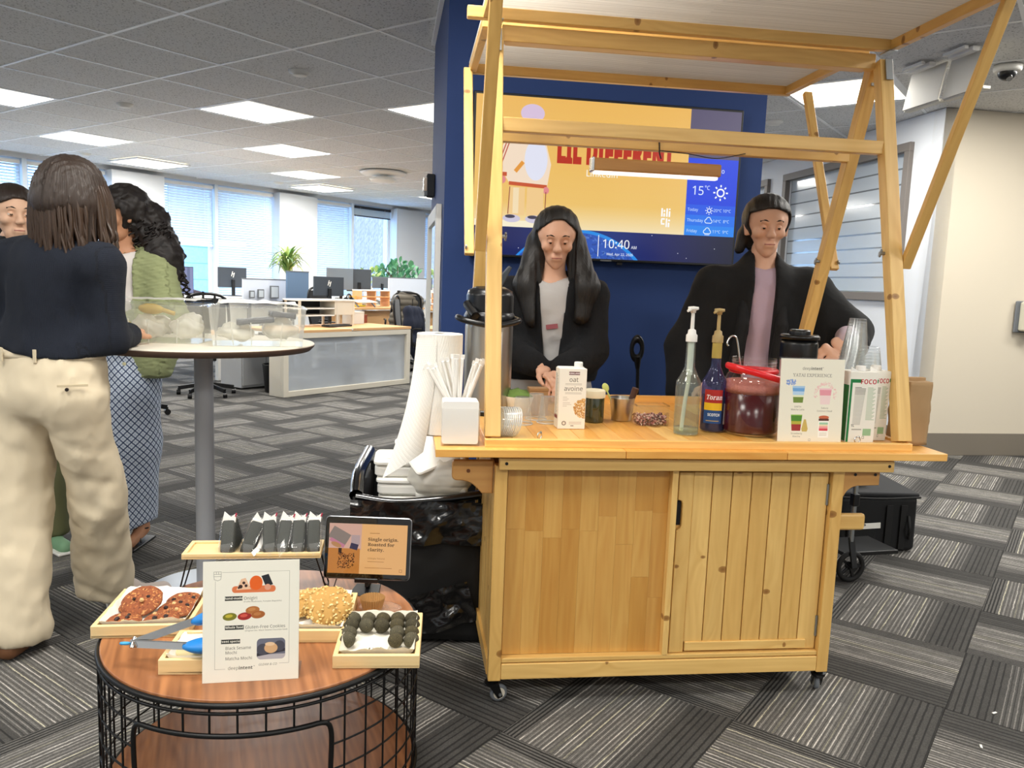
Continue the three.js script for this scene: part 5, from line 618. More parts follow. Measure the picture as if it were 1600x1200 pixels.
// ------------------------------------------------------------ tall bar table with storage bins
const BX = -1.27, BZ = -3.25, BH = 1.06;
{
  const t = thing('bar_table', 'tall round white bar table on grey pole', 'bar table', [BX, 0, BZ]);
  part(t, 'table_top', lathe([[0, BH], [0.438, BH], [0.442, BH - 0.003], [0.442, BH - 0.006]], 80), M.cream); part(t, 'edge_band', lathe([[0.442, BH - 0.006], [0.442, BH - 0.012], [0.425, BH - 0.03], [0, BH - 0.03]], 80), std(0x6b5548, 0.6)); part(t, 'pole', lathe([[0.038, 0.015], [0.037, BH - 0.03]], 40), M.greyPole); part(t, 'base_plate', lathe([[0, 0.018], [0.1, 0.018], [0.235, 0.012], [0.245, 0.006], [0.245, 0.0005], [0, 0.0005]], 72), std(0xc9d2dd, 0.4, 0.2));
  const bin = (label, x, z, turn, w, d, h, seed) => {
    const b = thing('storage_bin', label, 'storage bin', [x, BH, z], turn, 'clear storage bins'); const pl = phy({ color: 0xfafaf6, roughness: 0.12, transmission: 0.84, thickness: 0, side: THREE.DoubleSide });
    const wall = (p0, p1) => bar(p0, p1, h, 0.003, 0, [0, 0, 1]); const k = 0.92; const quad = (a, b2, c, e) => { const g = new THREE.BufferGeometry(); g.setAttribute('position', new THREE.Float32BufferAttribute([...a, ...b2, ...c, ...e], 3)); g.setAttribute('uv', new THREE.Float32BufferAttribute([0, 0, 1, 0, 1, 1, 0, 1], 2)); g.setIndex([0, 1, 2, 0, 2, 3]); g.computeVertexNormals(); return g; };
    const W = w / 2, D = d / 2, b0 = [[-W * k, 0.002, D * k], [W * k, 0.002, D * k], [W * k, 0.002, -D * k], [-W * k, 0.002, -D * k]], t0 = [[-W, h, D], [W, h, D], [W, h, -D], [-W, h, -D]]; for (let i = 0; i < 4; i++) part(b, 'bin_wall', quad(b0[i], b0[(i + 1) % 4], t0[(i + 1) % 4], t0[i]), pl); part(b, 'bin_floor', bx(w * k, 0.003, d * k), pl, [0, 0.002, 0]);
    part(b, 'rim', [at(bx(w + 0.012, 0.006, 0.01, 0.002), 0, h, D), at(bx(w + 0.012, 0.006, 0.01, 0.002), 0, h, -D), at(bx(0.01, 0.006, d, 0.002), -W, h, 0), at(bx(0.01, 0.006, d, 0.002), W, h, 0)], M.clear); for (const f of [-0.55, -0.15, 0.5]) part(b, 'rib', bar([f * W * k, 0.004, D * k + 0.002], [f * W, h * 0.62, D * 0.97 + 0.002], 0.004, 0.004, 0), M.frost);
    return b;
  };
  bin('clear storage bin at left of bar table with yellow scoop', -1.4, -3.2, 0.1, 0.35, 0.28, 0.15, 2); bin('clear storage bin at right of bar table with grey packets', -1.03, -3.2, 0.32, 0.36, 0.28, 0.15, 3);
  const bag = (label, x, y, z, r, sx, sy, sz, seed) => solo('plastic_bag', label, 'plastic bag', bumpy(new THREE.SphereGeometry(r, 26, 18).scale(sx, sy, sz), r * 0.5, 1.7 / r, seed), M.bagfilm, [x, y, z], [0, seed, 0], 'plastic bags in the bins');
  bag('crumpled clear plastic bag at left inside left bin', -1.44, BH + 0.058, -3.18, 0.055, 1.5, 0.8, 1, 1); bag('crumpled clear plastic bag at right inside left bin', -1.31, BH + 0.062, -3.19, 0.06, 1.1, 0.8, 1, 2); bag('pale plastic bag at left inside right bin', -1.1, BH + 0.048, -3.15, 0.055, 1.3, 0.62, 1, 3); bag('pale plastic bag at right inside right bin', -0.95, BH + 0.062, -3.22, 0.06, 1.1, 0.8, 1, 4);
  solo('scoop', 'yellow oval scoop lying near the top of left bin', 'scoop', merge([new THREE.SphereGeometry(0.05, 18, 12).scale(1, 0.42, 0.4), rod([0.04, 0, 0], [0.09, -0.012, 0], 0.009)]), std(0xd8bb63, 0.6), [-1.44, BH + 0.128, -3.16], [0, 0.1, -0.05]);
  solo('grey_packet', 'dark grey foil packet resting in the right bin', 'packet', bumpy(new THREE.BoxGeometry(0.14, 0.02, 0.09, 14, 3, 9), 0.006, 40, 3), std(0x42474f, 0.4), [-1.02, BH + 0.098, -3.14], [0, 0.3, 0.1]); solo('grey_packet', 'small dark foil packet at right end of right bin', 'packet', bumpy(new THREE.BoxGeometry(0.09, 0.02, 0.08, 10, 3, 9), 0.005, 40, 6), std(0x4e535c, 0.4), [-0.93, BH + 0.122, -3.19], [0, 0.5, -0.1]);
  const sheet = (l, x, z, turn, s) => { const g = new THREE.PlaneGeometry(0.3, 0.24, 18, 14); g.rotateX(-Math.PI / 2); const p = g.attributes.position; for (let i = 0; i < p.count; i++) p.setY(i, 0.022 * fbm(p.getX(i) * 12 + s, p.getZ(i) * 12)); g.computeVertexNormals(); solo('plastic_sheet', l, 'plastic sheet', g, M.bagfilm, [x, BH + 0.157, z], [0, turn, 0], 'plastic sheets on the bins'); };
  sheet('crumpled plastic sheet spread over the right bin', -1.03, -3.2, 0.32, 3); sheet('thin plastic sheet covering the left bin', -1.4, -3.2, 0.1, 8);
  for (const [i, c] of [[0, 0x3f3a44], [1, 0xe7e2dc], [2, 0xb89a9c], [3, 0xe4ddd2]].entries()) solo('booklet', ['dark grey', 'white', 'pinkish', 'cream'][i] + ' thin booklet in the pile left of storage bins', 'booklet', bx(0.14, 0.01, 0.19, 0.001), std(c, 0.7), [-1.6, BH + 0.0055 + i * 0.0105, -3.18], [0, 0.2 + i * 0.05, 0], 'pile of booklets');
  solo('fruit_pastry', 'yellow green pastry on top of the booklet pile', 'pastry', bumpy(new THREE.SphereGeometry(0.04, 20, 14).scale(1.5, 0.5, 1), 0.006, 40, 4), std(0xbfae5a, 0.7), [-1.6, BH + 0.062, -3.2]);
  for (const [x, l] of [[-1.335, 'black pen standing up behind left storage bin'], [-1.285, 'short black pen behind left storage bin']]) { const p = thing('pen', l, 'pen', [x, BH, -3.42]); part(p, 'barrel', rod([0, 0.001, 0], [0, x < -1.3 ? 0.195 : 0.18, 0], 0.004), M.black); part(p, 'pen_cap', rod([0, x < -1.3 ? 0.16 : 0.15, 0], [0, x < -1.3 ? 0.198 : 0.183, 0], 0.0052), M.black); }
}
// ------------------------------------------------------------ black lined wagon with foam boxes, left of the cart
{
  const t = thing('black_wagon', 'black fabric wagon lined with shiny bin bag beside cart', 'wagon', [-0.335, 0, -3.06], 0.06), cloth = std(0x0a0a0b, 0.75), gloss = phy({ color: 0x0b0b0d, roughness: 0.2, clearcoat: 1, clearcoatRoughness: 0.12, side: THREE.DoubleSide }); const w = 0.46, d = 0.46, h = 0.52;
  const wallG = (a, b, s) => { const g = bumpy(new THREE.BoxGeometry(a, h, b, Math.max(2, Math.round(a * 40)), 20, Math.max(2, Math.round(b * 40))), 0.014, 9, s); return g; };
  part(t, 'side_wall', wallG(w, 0.03, 1), cloth, [0, h / 2 + 0.012, d / 2]); part(t, 'side_wall', wallG(w, 0.03, 5), cloth, [0, h / 2 + 0.06, -d / 2]); part(t, 'side_wall', wallG(0.03, d, 2), cloth, [-w / 2, h / 2 + 0.03, 0]); part(t, 'side_wall', wallG(0.03, d, 3), cloth, [w / 2, h / 2 + 0.02, 0]); part(t, 'floor_board', bx(w, 0.02, d), cloth, [0, 0.02, 0]);
  const drape = (pw, ph, s) => { const g = new THREE.PlaneGeometry(pw, ph, 40, 20), p = g.attributes.position; for (let i = 0; i < p.count; i++) { const x = p.getX(i), y = p.getY(i); p.setZ(i, 0.045 * fbm(x * 13 + s, y * 17, 2) + 0.012 * Math.sin(x * 30 + 3 * vnoise(x * 6, y * 10)) * (0.5 - y / ph)); } g.computeVertexNormals(); return g; };
  part(t, 'bin_bag', drape(w + 0.03, 0.16, 2), gloss, [0, h - 0.05, d / 2 + 0.025]); part(t, 'bin_bag', drape(0.3, 0.16, 7), gloss, [0.06, 0.14, d / 2 + 0.03], [0.1, 0, 0.3]);
  part(t, 'rolled_rim', tube([[-w / 2, h + 0.035, d / 2], [-w / 2 - 0.01, h + 0.08, 0.1], [-w / 2 - 0.01, h + 0.1, -d / 2]], 0.026, 10, 10), gloss); part(t, 'rolled_rim', tube([[-w / 2, h + 0.03, d / 2 + 0.005], [-0.1, h + 0.015, d / 2 + 0.012], [0.1, h + 0.03, d / 2 + 0.008], [w / 2, h + 0.05, d / 2]], 0.017, 10, 10), gloss); part(t, 'rim_bar', rod([w / 2, h + 0.03, d / 2], [w / 2, h + 0.03, -d / 2], 0.014), cloth);
  for (const [x, z] of [[-0.2, 0.2], [0.2, 0.2]]) part(t, 'wheel', rod([x - 0.012, 0.03, z], [x + 0.012, 0.03, z], 0.03, 0.03, 20), M.rubber);
  // contents
  const foam = std(0xf1efe8, 0.75), box = (label, x, y, z, turn, tilt, w2 = 0.22) => { const b = thing('foam_box', label, 'takeout box', [x, y, z], turn, 'white foam boxes in the wagon'); const g = new THREE.Group(); g.name = 'clamshell'; g.rotation.set(tilt[0], 0, tilt[1]); b.add(g); part(g, 'tray_half', slab(roundRect(w2, 0.17, 0.03), 0.04, 0.008).rotateX(-Math.PI / 2), foam, [0, 0, 0]); part(g, 'lid_half', slab(roundRect(w2 + 0.008, 0.178, 0.03), 0.022, 0.007).rotateX(-Math.PI / 2), foam, [0, 0.042, 0]); part(g, 'lid_panel', slab(roundRect(w2 - 0.05, 0.12, 0.02), 0.006, 0.002).rotateX(-Math.PI / 2), foam, [0, 0.063, 0]); };
  box('lowest foam takeout box in the wagon', -0.38, 0.47, -2.98, 0.1, [0, 0]); box('middle foam takeout box of the left wagon stack', -0.385, 0.54, -2.98, 0.06, [0, 0]); box('top left foam takeout box above black wagon', -0.4, 0.61, -2.99, 0.12, [0.04, 0]);
  solo('foam_sheet', 'white foam tray leaning up against the counter end', 'foam tray', slab(roundRect(0.24, 0.19, 0.02), 0.014, 0.005), foam, [-0.285, 0.72, -2.93], [-0.9, 0.1, 0.62]);
  solo('plastic_bag', 'clear plastic bag full of foam containers under the counter end', 'plastic bag', bumpy(new THREE.SphereGeometry(0.12, 36, 26).scale(1.05, 0.72, 0.9), 0.02, 16, 6), M.bagfilm, [-0.255, 0.61, -2.93], undefined, 'bags in wagon');
  box('foam takeout box inside the clear plastic bag', -0.25, 0.585, -2.95, -0.05, [0, 0.03], 0.19); box('lower foam takeout box inside clear plastic bag', -0.25, 0.52, -2.95, 0.02, [0, 0], 0.19);
}
{ // cooler bag and folding trolley right of the cart
  const c = thing('cooler_bag', 'black zipped cooler bag on floor right of cart', 'cooler bag', [1.93, 0, -4.28], 0.12), cl = std(0x0d0e10, 0.85), w = 0.44, h = 0.3, d = 0.42; part(c, 'bag_body', bumpy(new RoundedBoxGeometry(w, h, d, 8, 0.03), 0.006, 9, 2), cl, [0, h / 2 + 0.003, 0]); part(c, 'lid', bumpy(new RoundedBoxGeometry(w + 0.012, 0.03, d + 0.012, 6, 0.013), 0.004, 9, 4), std(0x1a1b1e, 0.8), [0, h + 0.02, -0.01], [0.05, 0, -0.02]); part(c, 'piping', tube([[-w / 2, h, d / 2 + 0.004], [0, h - 0.006, d / 2 + 0.01], [w / 2, h, d / 2 + 0.004]], 0.006), M.rubber);
  for (const x of [0.05, 0.13]) part(c, 'strap', bx(0.035, 0.24, 0.006, 0.002), M.rubber, [x, 0.14, d / 2 + 0.01]); part(c, 'side_handle', tube([[w / 2 - 0.06, 0.2, d / 2 + 0.008], [w / 2 - 0.07, 0.14, d / 2 + 0.04], [w / 2 - 0.05, 0.08, d / 2 + 0.01]], 0.009), M.rubber); part(c, 'pocket', bx(0.16, 0.12, 0.012, 0.004), cl, [-0.1, 0.09, d / 2 + 0.01]); part(c, 'label_patch', bx(0.12, 0.03, 0.004, 0.001), M.white, [-0.06, 0.15, d / 2 + 0.017], [0, 0, 0.06]);
  solo('plastic_bag', 'white translucent plastic bag lying on the cooler bag', 'plastic bag', bumpy(new THREE.SphereGeometry(0.09, 22, 14).scale(1.2, 0.22, 0.7), 0.012, 20, 8), M.bagfilm, [1.83, 0.353, -4.2], undefined, 'bag on cooler');
  const t = thing('folding_trolley', 'black folding trolley with spoked wheel behind cart end', 'trolley', [1.625, 0, -3.62], 0.25); part(t, 'tyre', new THREE.TorusGeometry(0.064, 0.012, 10, 36).translate(0, 0.077, 0), M.rubber); part(t, 'hub', rod([0, 0.077, -0.02], [0, 0.077, 0.02], 0.018), M.plasticBlack); for (let i = 0; i < 5; i++) { const a = i * 1.2566; part(t, 'spoke', bar([Math.cos(a) * 0.014, 0.077 + Math.sin(a) * 0.014, 0], [Math.cos(a) * 0.056, 0.077 + Math.sin(a) * 0.056, 0], 0.014, 0.01, 0.002), M.plasticBlack); }
  part(t, 'fork', bar([0, 0.077, 0.028], [-0.01, 0.22, 0.0], 0.03, 0.012, 0.003), M.plasticBlack); part(t, 'pole', rod([-0.01, 0.2, 0], [-0.01, 0.62, 0], 0.012), M.zinc); part(t, 'pole_clamp', bx(0.034, 0.06, 0.034, 0.006), M.plasticBlack, [-0.01, 0.4, 0]); part(t, 'platform', bx(0.3, 0.02, 0.22, 0.004), M.plasticBlack, [0.12, 0.13, -0.12]); part(t, 'brace', rod([-0.01, 0.34, 0], [0.14, 0.24, -0.1], 0.005), M.chrome);
}
for (const [x, z, a, l] of [[1.62, -2.46, 0.4, 'tiny white paper scrap on carpet nearer the right photo edge'], [1.46, -2.26, 1.2, 'tiny pale paper scrap on carpet right of front caster']]) solo('paper_scrap', l, 'paper scrap', bumpy(new THREE.BoxGeometry(0.018, 0.003, 0.006, 6, 2, 3), 0.001, 300, a), M.paper, [x, 0.0025, z], [0, a, 0]);
// ------------------------------------------------------------ people: continuous surfaces meshed from blended tapered capsules
function nets(f, lo, hi, h) {
  const n = [0, 1, 2].map((k) => Math.ceil((hi[k] - lo[k]) / h) + 1), [nx, ny, nz] = n, v = new Float32Array(nx * ny * nz);
  for (let z = 0, i = 0; z < nz; z++) for (let y = 0; y < ny; y++) for (let x = 0; x < nx; x++, i++) v[i] = f(lo[0] + x * h, lo[1] + y * h, lo[2] + z * h);
  const id = new Int32Array(v.length).fill(-1), pos = [], idx = [], sx = 1, sy = nx, sz = nx * ny;
  for (let z = 0; z < nz - 1; z++) for (let y = 0; y < ny - 1; y++) for (let x = 0; x < nx - 1; x++) {
    const o = x + y * sy + z * sz; let c = 0, px = 0, py = 0, pz = 0;
    for (let e = 0; e < 12; e++) { const ax = e >> 2, q = e & 3, b = [(q & 1), (q >> 1)], d = ax === 0 ? [0, b[0], b[1]] : ax === 1 ? [b[0], 0, b[1]] : [b[0], b[1], 0], i0 = o + d[0] + d[1] * sy + d[2] * sz, i1 = i0 + [sx, sy, sz][ax], a = v[i0], w = v[i1]; if ((a < 0) !== (w < 0)) { const t = a / (a - w); px += d[0] + (ax === 0 ? t : 0); py += d[1] + (ax === 1 ? t : 0); pz += d[2] + (ax === 2 ? t : 0); c++; } }
    if (c) { id[o] = pos.length / 3; pos.push(lo[0] + (x + px / c) * h, lo[1] + (y + py / c) * h, lo[2] + (z + pz / c) * h); }
  }
  for (let z = 1; z < nz - 1; z++) for (let y = 1; y < ny - 1; y++) for (let x = 1; x < nx - 1; x++) {
    const o = x + y * sy + z * sz, a = v[o] < 0;
    const quad = (p, q) => { const k = [id[o], id[o - p], id[o - p - q], id[o - q]]; if (k.some((i) => i < 0)) return; if (a) idx.push(k[0], k[1], k[2], k[0], k[2], k[3]); else idx.push(k[0], k[2], k[1], k[0], k[3], k[2]); };
    if (a !== v[o + sx] < 0) quad(sy, sz); if (a !== v[o + sy] < 0) quad(sz, sx); if (a !== v[o + sz] < 0) quad(sx, sy);
  }
  const g = new THREE.BufferGeometry(); g.setAttribute('position', new THREE.Float32BufferAttribute(pos, 3)); g.setIndex(idx); g.computeVertexNormals(); return g;
}
// prims: [ax,ay,az, bx,by,bz, ra, rb, flatten z (default 1)]
function field(prims, k = 0.03) {
  const P = prims.map((q) => { const s = q[8] ?? 1, d = [q[3] - q[0], q[4] - q[1], (q[5] - q[2]) / s]; return { a: [q[0], q[1], q[2] / s], d, l: 1 / Math.max(1e-9, d[0] * d[0] + d[1] * d[1] + d[2] * d[2]), ra: q[6], rb: q[7], is: 1 / s, m: Math.min(1, s) }; });
  return (x, y, z) => {
    let r = 1e9;
    for (const p of P) { const X = x - p.a[0], Y = y - p.a[1], Z = z * p.is - p.a[2]; let t = (X * p.d[0] + Y * p.d[1] + Z * p.d[2]) * p.l; t = t < 0 ? 0 : t > 1 ? 1 : t; const dx = X - p.d[0] * t, dy = Y - p.d[1] * t, dz = Z - p.d[2] * t; const e = (Math.sqrt(dx * dx + dy * dy + dz * dz) - p.ra - (p.rb - p.ra) * t) * p.m; const h = k - Math.abs(e - r); r = h > 0 ? Math.min(e, r) - h * h / (4 * k) : Math.min(e, r); }
    return r;
  };
}
function bounds(prims, m = 0.05) { const lo = [1e9, 1e9, 1e9], hi = [-1e9, -1e9, -1e9]; for (const q of prims) for (const [o, r] of [[0, q[6]], [3, q[7]]]) for (let k = 0; k < 3; k++) { const R = r * (k === 2 ? Math.max(1, q[8] ?? 1) : 1) + m; lo[k] = Math.min(lo[k], q[o + k] - R); hi[k] = Math.max(hi[k], q[o + k] + R); } return [lo, hi]; }
function blob(prims, k, h, mod, m) { const f = field(prims, k), [lo, hi] = bounds(prims, m); return nets(mod ? (x, y, z) => mod(f(x, y, z), x, y, z) : f, lo, hi, h); }
const skinTone = (c) => phy({ color: c, roughness: 0.55, sheen: 0.2 });
function headGeo(c, s, yaw, pitch) {   // head centre, size, turned
  const p = [[0, 0.03, -0.012, 0, 0.035, 0.0, 0.086, 0.086, 1.12], [0, -0.03, 0.018, 0, -0.07, 0.032, 0.062, 0.046], [0, -0.095, 0.052, 0, -0.098, 0.054, 0.022, 0.02], [0, 0.016, 0.086, 0, -0.024, 0.106, 0.009, 0.0115], [-0.011, -0.029, 0.094, 0.011, -0.029, 0.094, 0.0095, 0.0095], [-0.032, 0.03, 0.081, 0.032, 0.03, 0.081, 0.0125, 0.0125], [-0.014, -0.058, 0.081, 0.014, -0.058, 0.081, 0.007, 0.007], [-0.012, -0.07, 0.078, 0.012, -0.07, 0.078, 0.008, 0.008], [-0.044, -0.018, 0.06, -0.046, -0.02, 0.056, 0.021, 0.021], [0.044, -0.018, 0.06, 0.046, -0.02, 0.056, 0.021, 0.021]];
  for (const x of [-1, 1]) p.push([x * 0.083, 0.022, -0.004, x * 0.082, -0.026, 0.004, 0.014, 0.009]);
  const f = field(p, 0.016), g = nets((x, y, z) => { let d = f(x, y, z); for (const e of [-1, 1]) { const q = Math.hypot(x - e * 0.031, (y - 0.008) * 1.2, z - 0.1) - 0.017; const h = 0.012 - Math.abs(-q - d); d = h > 0 ? Math.max(d, -q) + h * h / 0.048 : Math.max(d, -q); } return d; }, [-0.12, -0.15, -0.14], [0.12, 0.15, 0.15], 0.006);
  const m = new THREE.Matrix4().compose(V3(...c), new THREE.Quaternion().setFromEuler(new THREE.Euler(pitch, yaw, 0, 'YXZ')), V3(s, s, s)); return [g.applyMatrix4(m), m];
}
function handGeo(wrist, dir, up, s, curl, side) {   // wrist, direction of the fingers, back-of-hand direction
  const p = [[0, 0, 0, 0, 0.02, 0, 0.024, 0.028, 0.62], [-0.018, 0.03, 0, 0.02, 0.03, 0, 0.022, 0.022, 0.6], [-0.026, 0.075, 0, 0.028, 0.072, 0, 0.015, 0.015, 0.8]];
  const fin = [[-0.03, 0.072, 0.062, 0.0078], [-0.011, 0.08, 0.076, 0.0088], [0.01, 0.082, 0.082, 0.009], [0.029, 0.076, 0.074, 0.0088]];
  for (const [x, y, L, r] of fin) { let a = 0, px = x, py = y, pz = 0; for (const f of [0.46, 0.3, 0.24]) { a += curl; const nx = px + (x > 0 ? 0.004 : -0.002) * f, ny = py + Math.cos(a) * L * f, nz = pz - Math.sin(a) * L * f; p.push([px, py, pz, nx, ny, nz, r, r * 0.92]); px = nx; py = ny; pz = nz; } }
  p.push([0.018 * 1, 0.018, -0.004, 0.044, 0.045, -0.014, 0.013, 0.011], [0.044, 0.045, -0.014, 0.056, 0.07, -0.02, 0.011, 0.0095], [0.056, 0.07, -0.02, 0.06, 0.094, -0.026, 0.0095, 0.008]);
  const g = nets(field(p, 0.008), [-0.06, -0.04, -0.11], [0.085, 0.18, 0.045], 0.0045); const Y = V3(...dir).normalize(), Z = V3(...up).addScaledVector(Y, -V3(...up).dot(Y)).normalize(), X = Y.clone().cross(Z); const m = new THREE.Matrix4().makeBasis(X.multiplyScalar(side), Y, Z); m.scale(V3(s, s, s)); m.setPosition(V3(...wrist));
  const o = g.applyMatrix4(m); if (side < 0) { const ix = o.index.array; for (let i = 0; i < ix.length; i += 3) [ix[i], ix[i + 1]] = [ix[i + 1], ix[i]]; o.computeVertexNormals(); } return o;
}
function strip(g) { g.deleteAttribute('uv'); return g; }
function eyes(parent, m, iris, skin, lower = 0.62) { for (const e of [-1, 1]) { const g = new THREE.SphereGeometry(0.0122, 16, 12); g.translate(e * 0.031, 0.006, 0.0775); part(parent, 'eye', g.applyMatrix4(m), std(0xe2dcd4, 0.3)); part(parent, 'iris', new THREE.SphereGeometry(0.0064, 12, 8).scale(1, 1, 0.35).translate(e * 0.031, 0.0035, 0.0885).applyMatrix4(m), std(iris, 0.2)); part(parent, 'eyelid', new THREE.SphereGeometry(0.0133, 18, 10, 0, 6.284, 0, 1.25).rotateX(lower).translate(e * 0.031, 0.006, 0.0775).applyMatrix4(m), skin); part(parent, 'eyelid', new THREE.SphereGeometry(0.0131, 18, 8, 0, 6.284, 0, 1.0).rotateX(Math.PI - 0.35).translate(e * 0.031, 0.006, 0.0775).applyMatrix4(m), skin); part(parent, 'eyebrow', tube([[e * 0.014, 0.03, 0.0955], [e * 0.031, 0.035, 0.0945], [e * 0.048, 0.03, 0.084]], 0.003, 4, 5).applyMatrix4(m), std(0x1d1512, 0.8)); } part(parent, 'lips', new THREE.SphereGeometry(0.016, 14, 8).scale(1.45, 0.32, 0.26).translate(0, -0.064, 0.0862).applyMatrix4(m), std(0xa3605a, 0.5)); }
function strands(paths, r, seg = 5) { return merge(paths.map((p) => { const g = tube(p, r * (0.7 + 0.6 * R0()), seg, 5); g.deleteAttribute('uv'); return g; })); }
const knit = dataTex(128, 128, (x, y) => 0.5 + 0.28 * Math.sin(x * 0.393) + 0.22 * Math.sin(y * 0.785 + (Math.floor(x / 8) % 2) * 1.6), false);
const weave = dataTex(64, 64, (x, y) => 0.6 + 0.25 * hash3(x, y >> 2, 1) + 0.15 * hash3(x >> 2, y, 4), false);
const hairTex = dataTex(64, 256, (x, y) => 0.4 + 0.6 * vnoise(x * 0.05, y * 0.7, 2), false), hairMat = (c) => std(c, 0.5, 0, { bumpMap: rep(hairTex, 3, 6), bumpScale: 0.002 });
const planar = (g, s = 1) => uvBox(g, [0, 0]);
const cloth = (c, bump = weave, r = 12, sc = 0.0006, rough = 0.92) => std(c, rough, 0, { bumpMap: rep(bump, r, r), bumpScale: sc, side: THREE.DoubleSide });
const fold = (amp, fx, fy, s) => (d, x, y, z) => d + amp * (fbm(x * fx + s, y * fy, z * fx) - 0.5) * 2;
function finish(t, body, skin) { const m = part(t, 'body', mergeGeometries(body.map((g) => { const n = g.index ? g.toNonIndexed() : g; n.deleteAttribute('uv'); return n; })), skin); return m; }

const faceCut = (hx, hy, hz, yaw, s, y0, side) => (x, y, z) => { const X = x - hx, Z = z - hz, f = X * Math.sin(yaw) + Z * Math.cos(yaw), l = X * Math.cos(yaw) - Z * Math.sin(yaw); return Math.min(f - 0.03 * s, hy + y0 - side * Math.max(0, Math.abs(l) - 0.02) - y, 0.085 * s - Math.abs(l)); };
const hairBlob = (...a) => { const g = blob(...a), p = g.attributes.position, uv = new Float32Array(p.count * 2); g.computeBoundingBox(); const c = g.boundingBox.getCenter(V3()); for (let i = 0; i < p.count; i++) { uv[2 * i] = p.getY(i) * 0.6; uv[2 * i + 1] = Math.atan2(p.getX(i) - c.x, p.getZ(i) - c.z) * 0.15; } g.setAttribute('uv', new THREE.BufferAttribute(uv, 2)); return g; };
{ // woman seen from behind in navy sweater and cream trousers
  const t = thing('person', 'person seen from behind in navy sweater and cream wide trousers', 'person', [-1.6, 0, -2.72], Math.PI - 0.22), skin = skinTone(0xc99a7c);
  const H = [0, 0.97, 0], legs = [[-0.09, 0.93, 0, -0.085, 0.5, 0.13, 0.07, 0.05], [-0.085, 0.5, 0.13, 0.02, 0.09, 0.34, 0.05, 0.033], [0.09, 0.93, 0, 0.105, 0.5, -0.03, 0.075, 0.05], [0.105, 0.5, -0.03, 0.08, 0.09, -0.12, 0.05, 0.035]];
  const torso = [[-0.08, 0.98, 0, 0.08, 0.98, 0, 0.12, 0.12, 0.8], [0, 1.0, 0, -0.03, 1.3, 0.03, 0.125, 0.15, 0.68], [-0.2, 1.36, 0.03, 0.13, 1.36, 0.03, 0.06, 0.06], [-0.04, 1.38, 0.03, -0.075, 1.48, 0.045, 0.055, 0.05]];
  const arms = [[-0.19, 1.35, 0.03, -0.21, 1.1, 0.04, 0.046, 0.04], [-0.21, 1.1, 0.04, -0.13, 1.1, 0.26, 0.04, 0.03], [0.14, 1.35, 0.03, 0.21, 1.09, 0.04, 0.048, 0.042], [0.21, 1.09, 0.04, 0.1, 1.12, 0.24, 0.042, 0.03]];
  const [hg, hm] = headGeo([-0.08, 1.575, 0.06], 1, -0.2, 0.15);
  finish(t, [blob([...legs, ...torso, ...arms], 0.04, 0.015), hg, handGeo([-0.13, 1.1, 0.26], [0.5, 0.1, 0.8], [0, 1, 0], 0.9, 0.3, 1), handGeo([0.1, 1.12, 0.24], [-0.5, 0.1, 0.8], [0, 1, 0], 0.9, 0.3, -1)], skin); eyes(t, hm, 0x3a2a1c, skin);
  const sw = [[-0.095, 1.02, 0, 0.095, 1.02, 0, 0.125, 0.125, 0.82], [0, 1.0, 0, -0.03, 1.3, 0.02, 0.15, 0.165, 0.72], [-0.19, 1.352, 0.02, 0.14, 1.352, 0.02, 0.074, 0.074], [-0.04, 1.38, 0.03, -0.07, 1.47, 0.04, 0.075, 0.065], [-0.2, 1.35, 0.03, -0.215, 1.1, 0.04, 0.066, 0.056], [-0.215, 1.1, 0.04, -0.15, 1.1, 0.22, 0.058, 0.045], [0.15, 1.35, 0.03, 0.215, 1.09, 0.04, 0.072, 0.06], [0.215, 1.09, 0.04, 0.12, 1.115, 0.2, 0.062, 0.045]];
  part(t, 'sweater', planar(blob(sw, 0.05, 0.012, (d, x, y, z) => Math.max(fold(0.012, 9, 6, 3)(d, x, y, z), 1.045 + 0.01 * Math.sin(x * 14) - y))), cloth(0x0b1424, knit, 40, 0.0012));
  part(t, 'collar', planar(blob([[-0.05, 1.41, 0.03, -0.07, 1.47, 0.04, 0.078, 0.07]], 0.01, 0.009, (d, x, y) => Math.max(d, 1.40 - y, y - 1.5))), cloth(0x0a1220, knit, 40, 0.001));
  const tr = [[-0.075, 0.99, 0, 0.075, 0.99, 0, 0.13, 0.13, 0.84], [-0.085, 0.91, -0.012, 0.085, 0.91, -0.012, 0.132, 0.132, 0.9], [-0.1, 0.86, 0.0, -0.085, 0.5, 0.12, 0.104, 0.094], [-0.085, 0.5, 0.12, 0.035, 0.1, 0.28, 0.094, 0.106], [0.1, 0.86, 0.0, 0.105, 0.5, -0.03, 0.108, 0.098], [0.105, 0.5, -0.03, 0.09, 0.08, -0.1, 0.098, 0.118]];
  part(t, 'trousers', planar(blob(tr, 0.02, 0.011, (d, x, y, z) => Math.max(d + 0.02 * (fbm(x * 8 + 3, y * 6 + x * 3, z * 8) - 0.5) * 2 + 0.012 * Math.max(0, vnoise(x * 4 + 9, y * 16 - x * 9, z * 4) - 0.62) * 2 + 0.007 * Math.sin(x * 38 + y * 3 + 3 * vnoise(x * 5, y * 3)) * clamp((0.85 - y) * 2, 0, 1) * 0.6, (z > 0.06 ? 0.07 : 0.045) + 0.012 * Math.sin(x * 20) - y, y - 1.068))), cloth(0xd6c8ad, weave, 60, 0.0005));
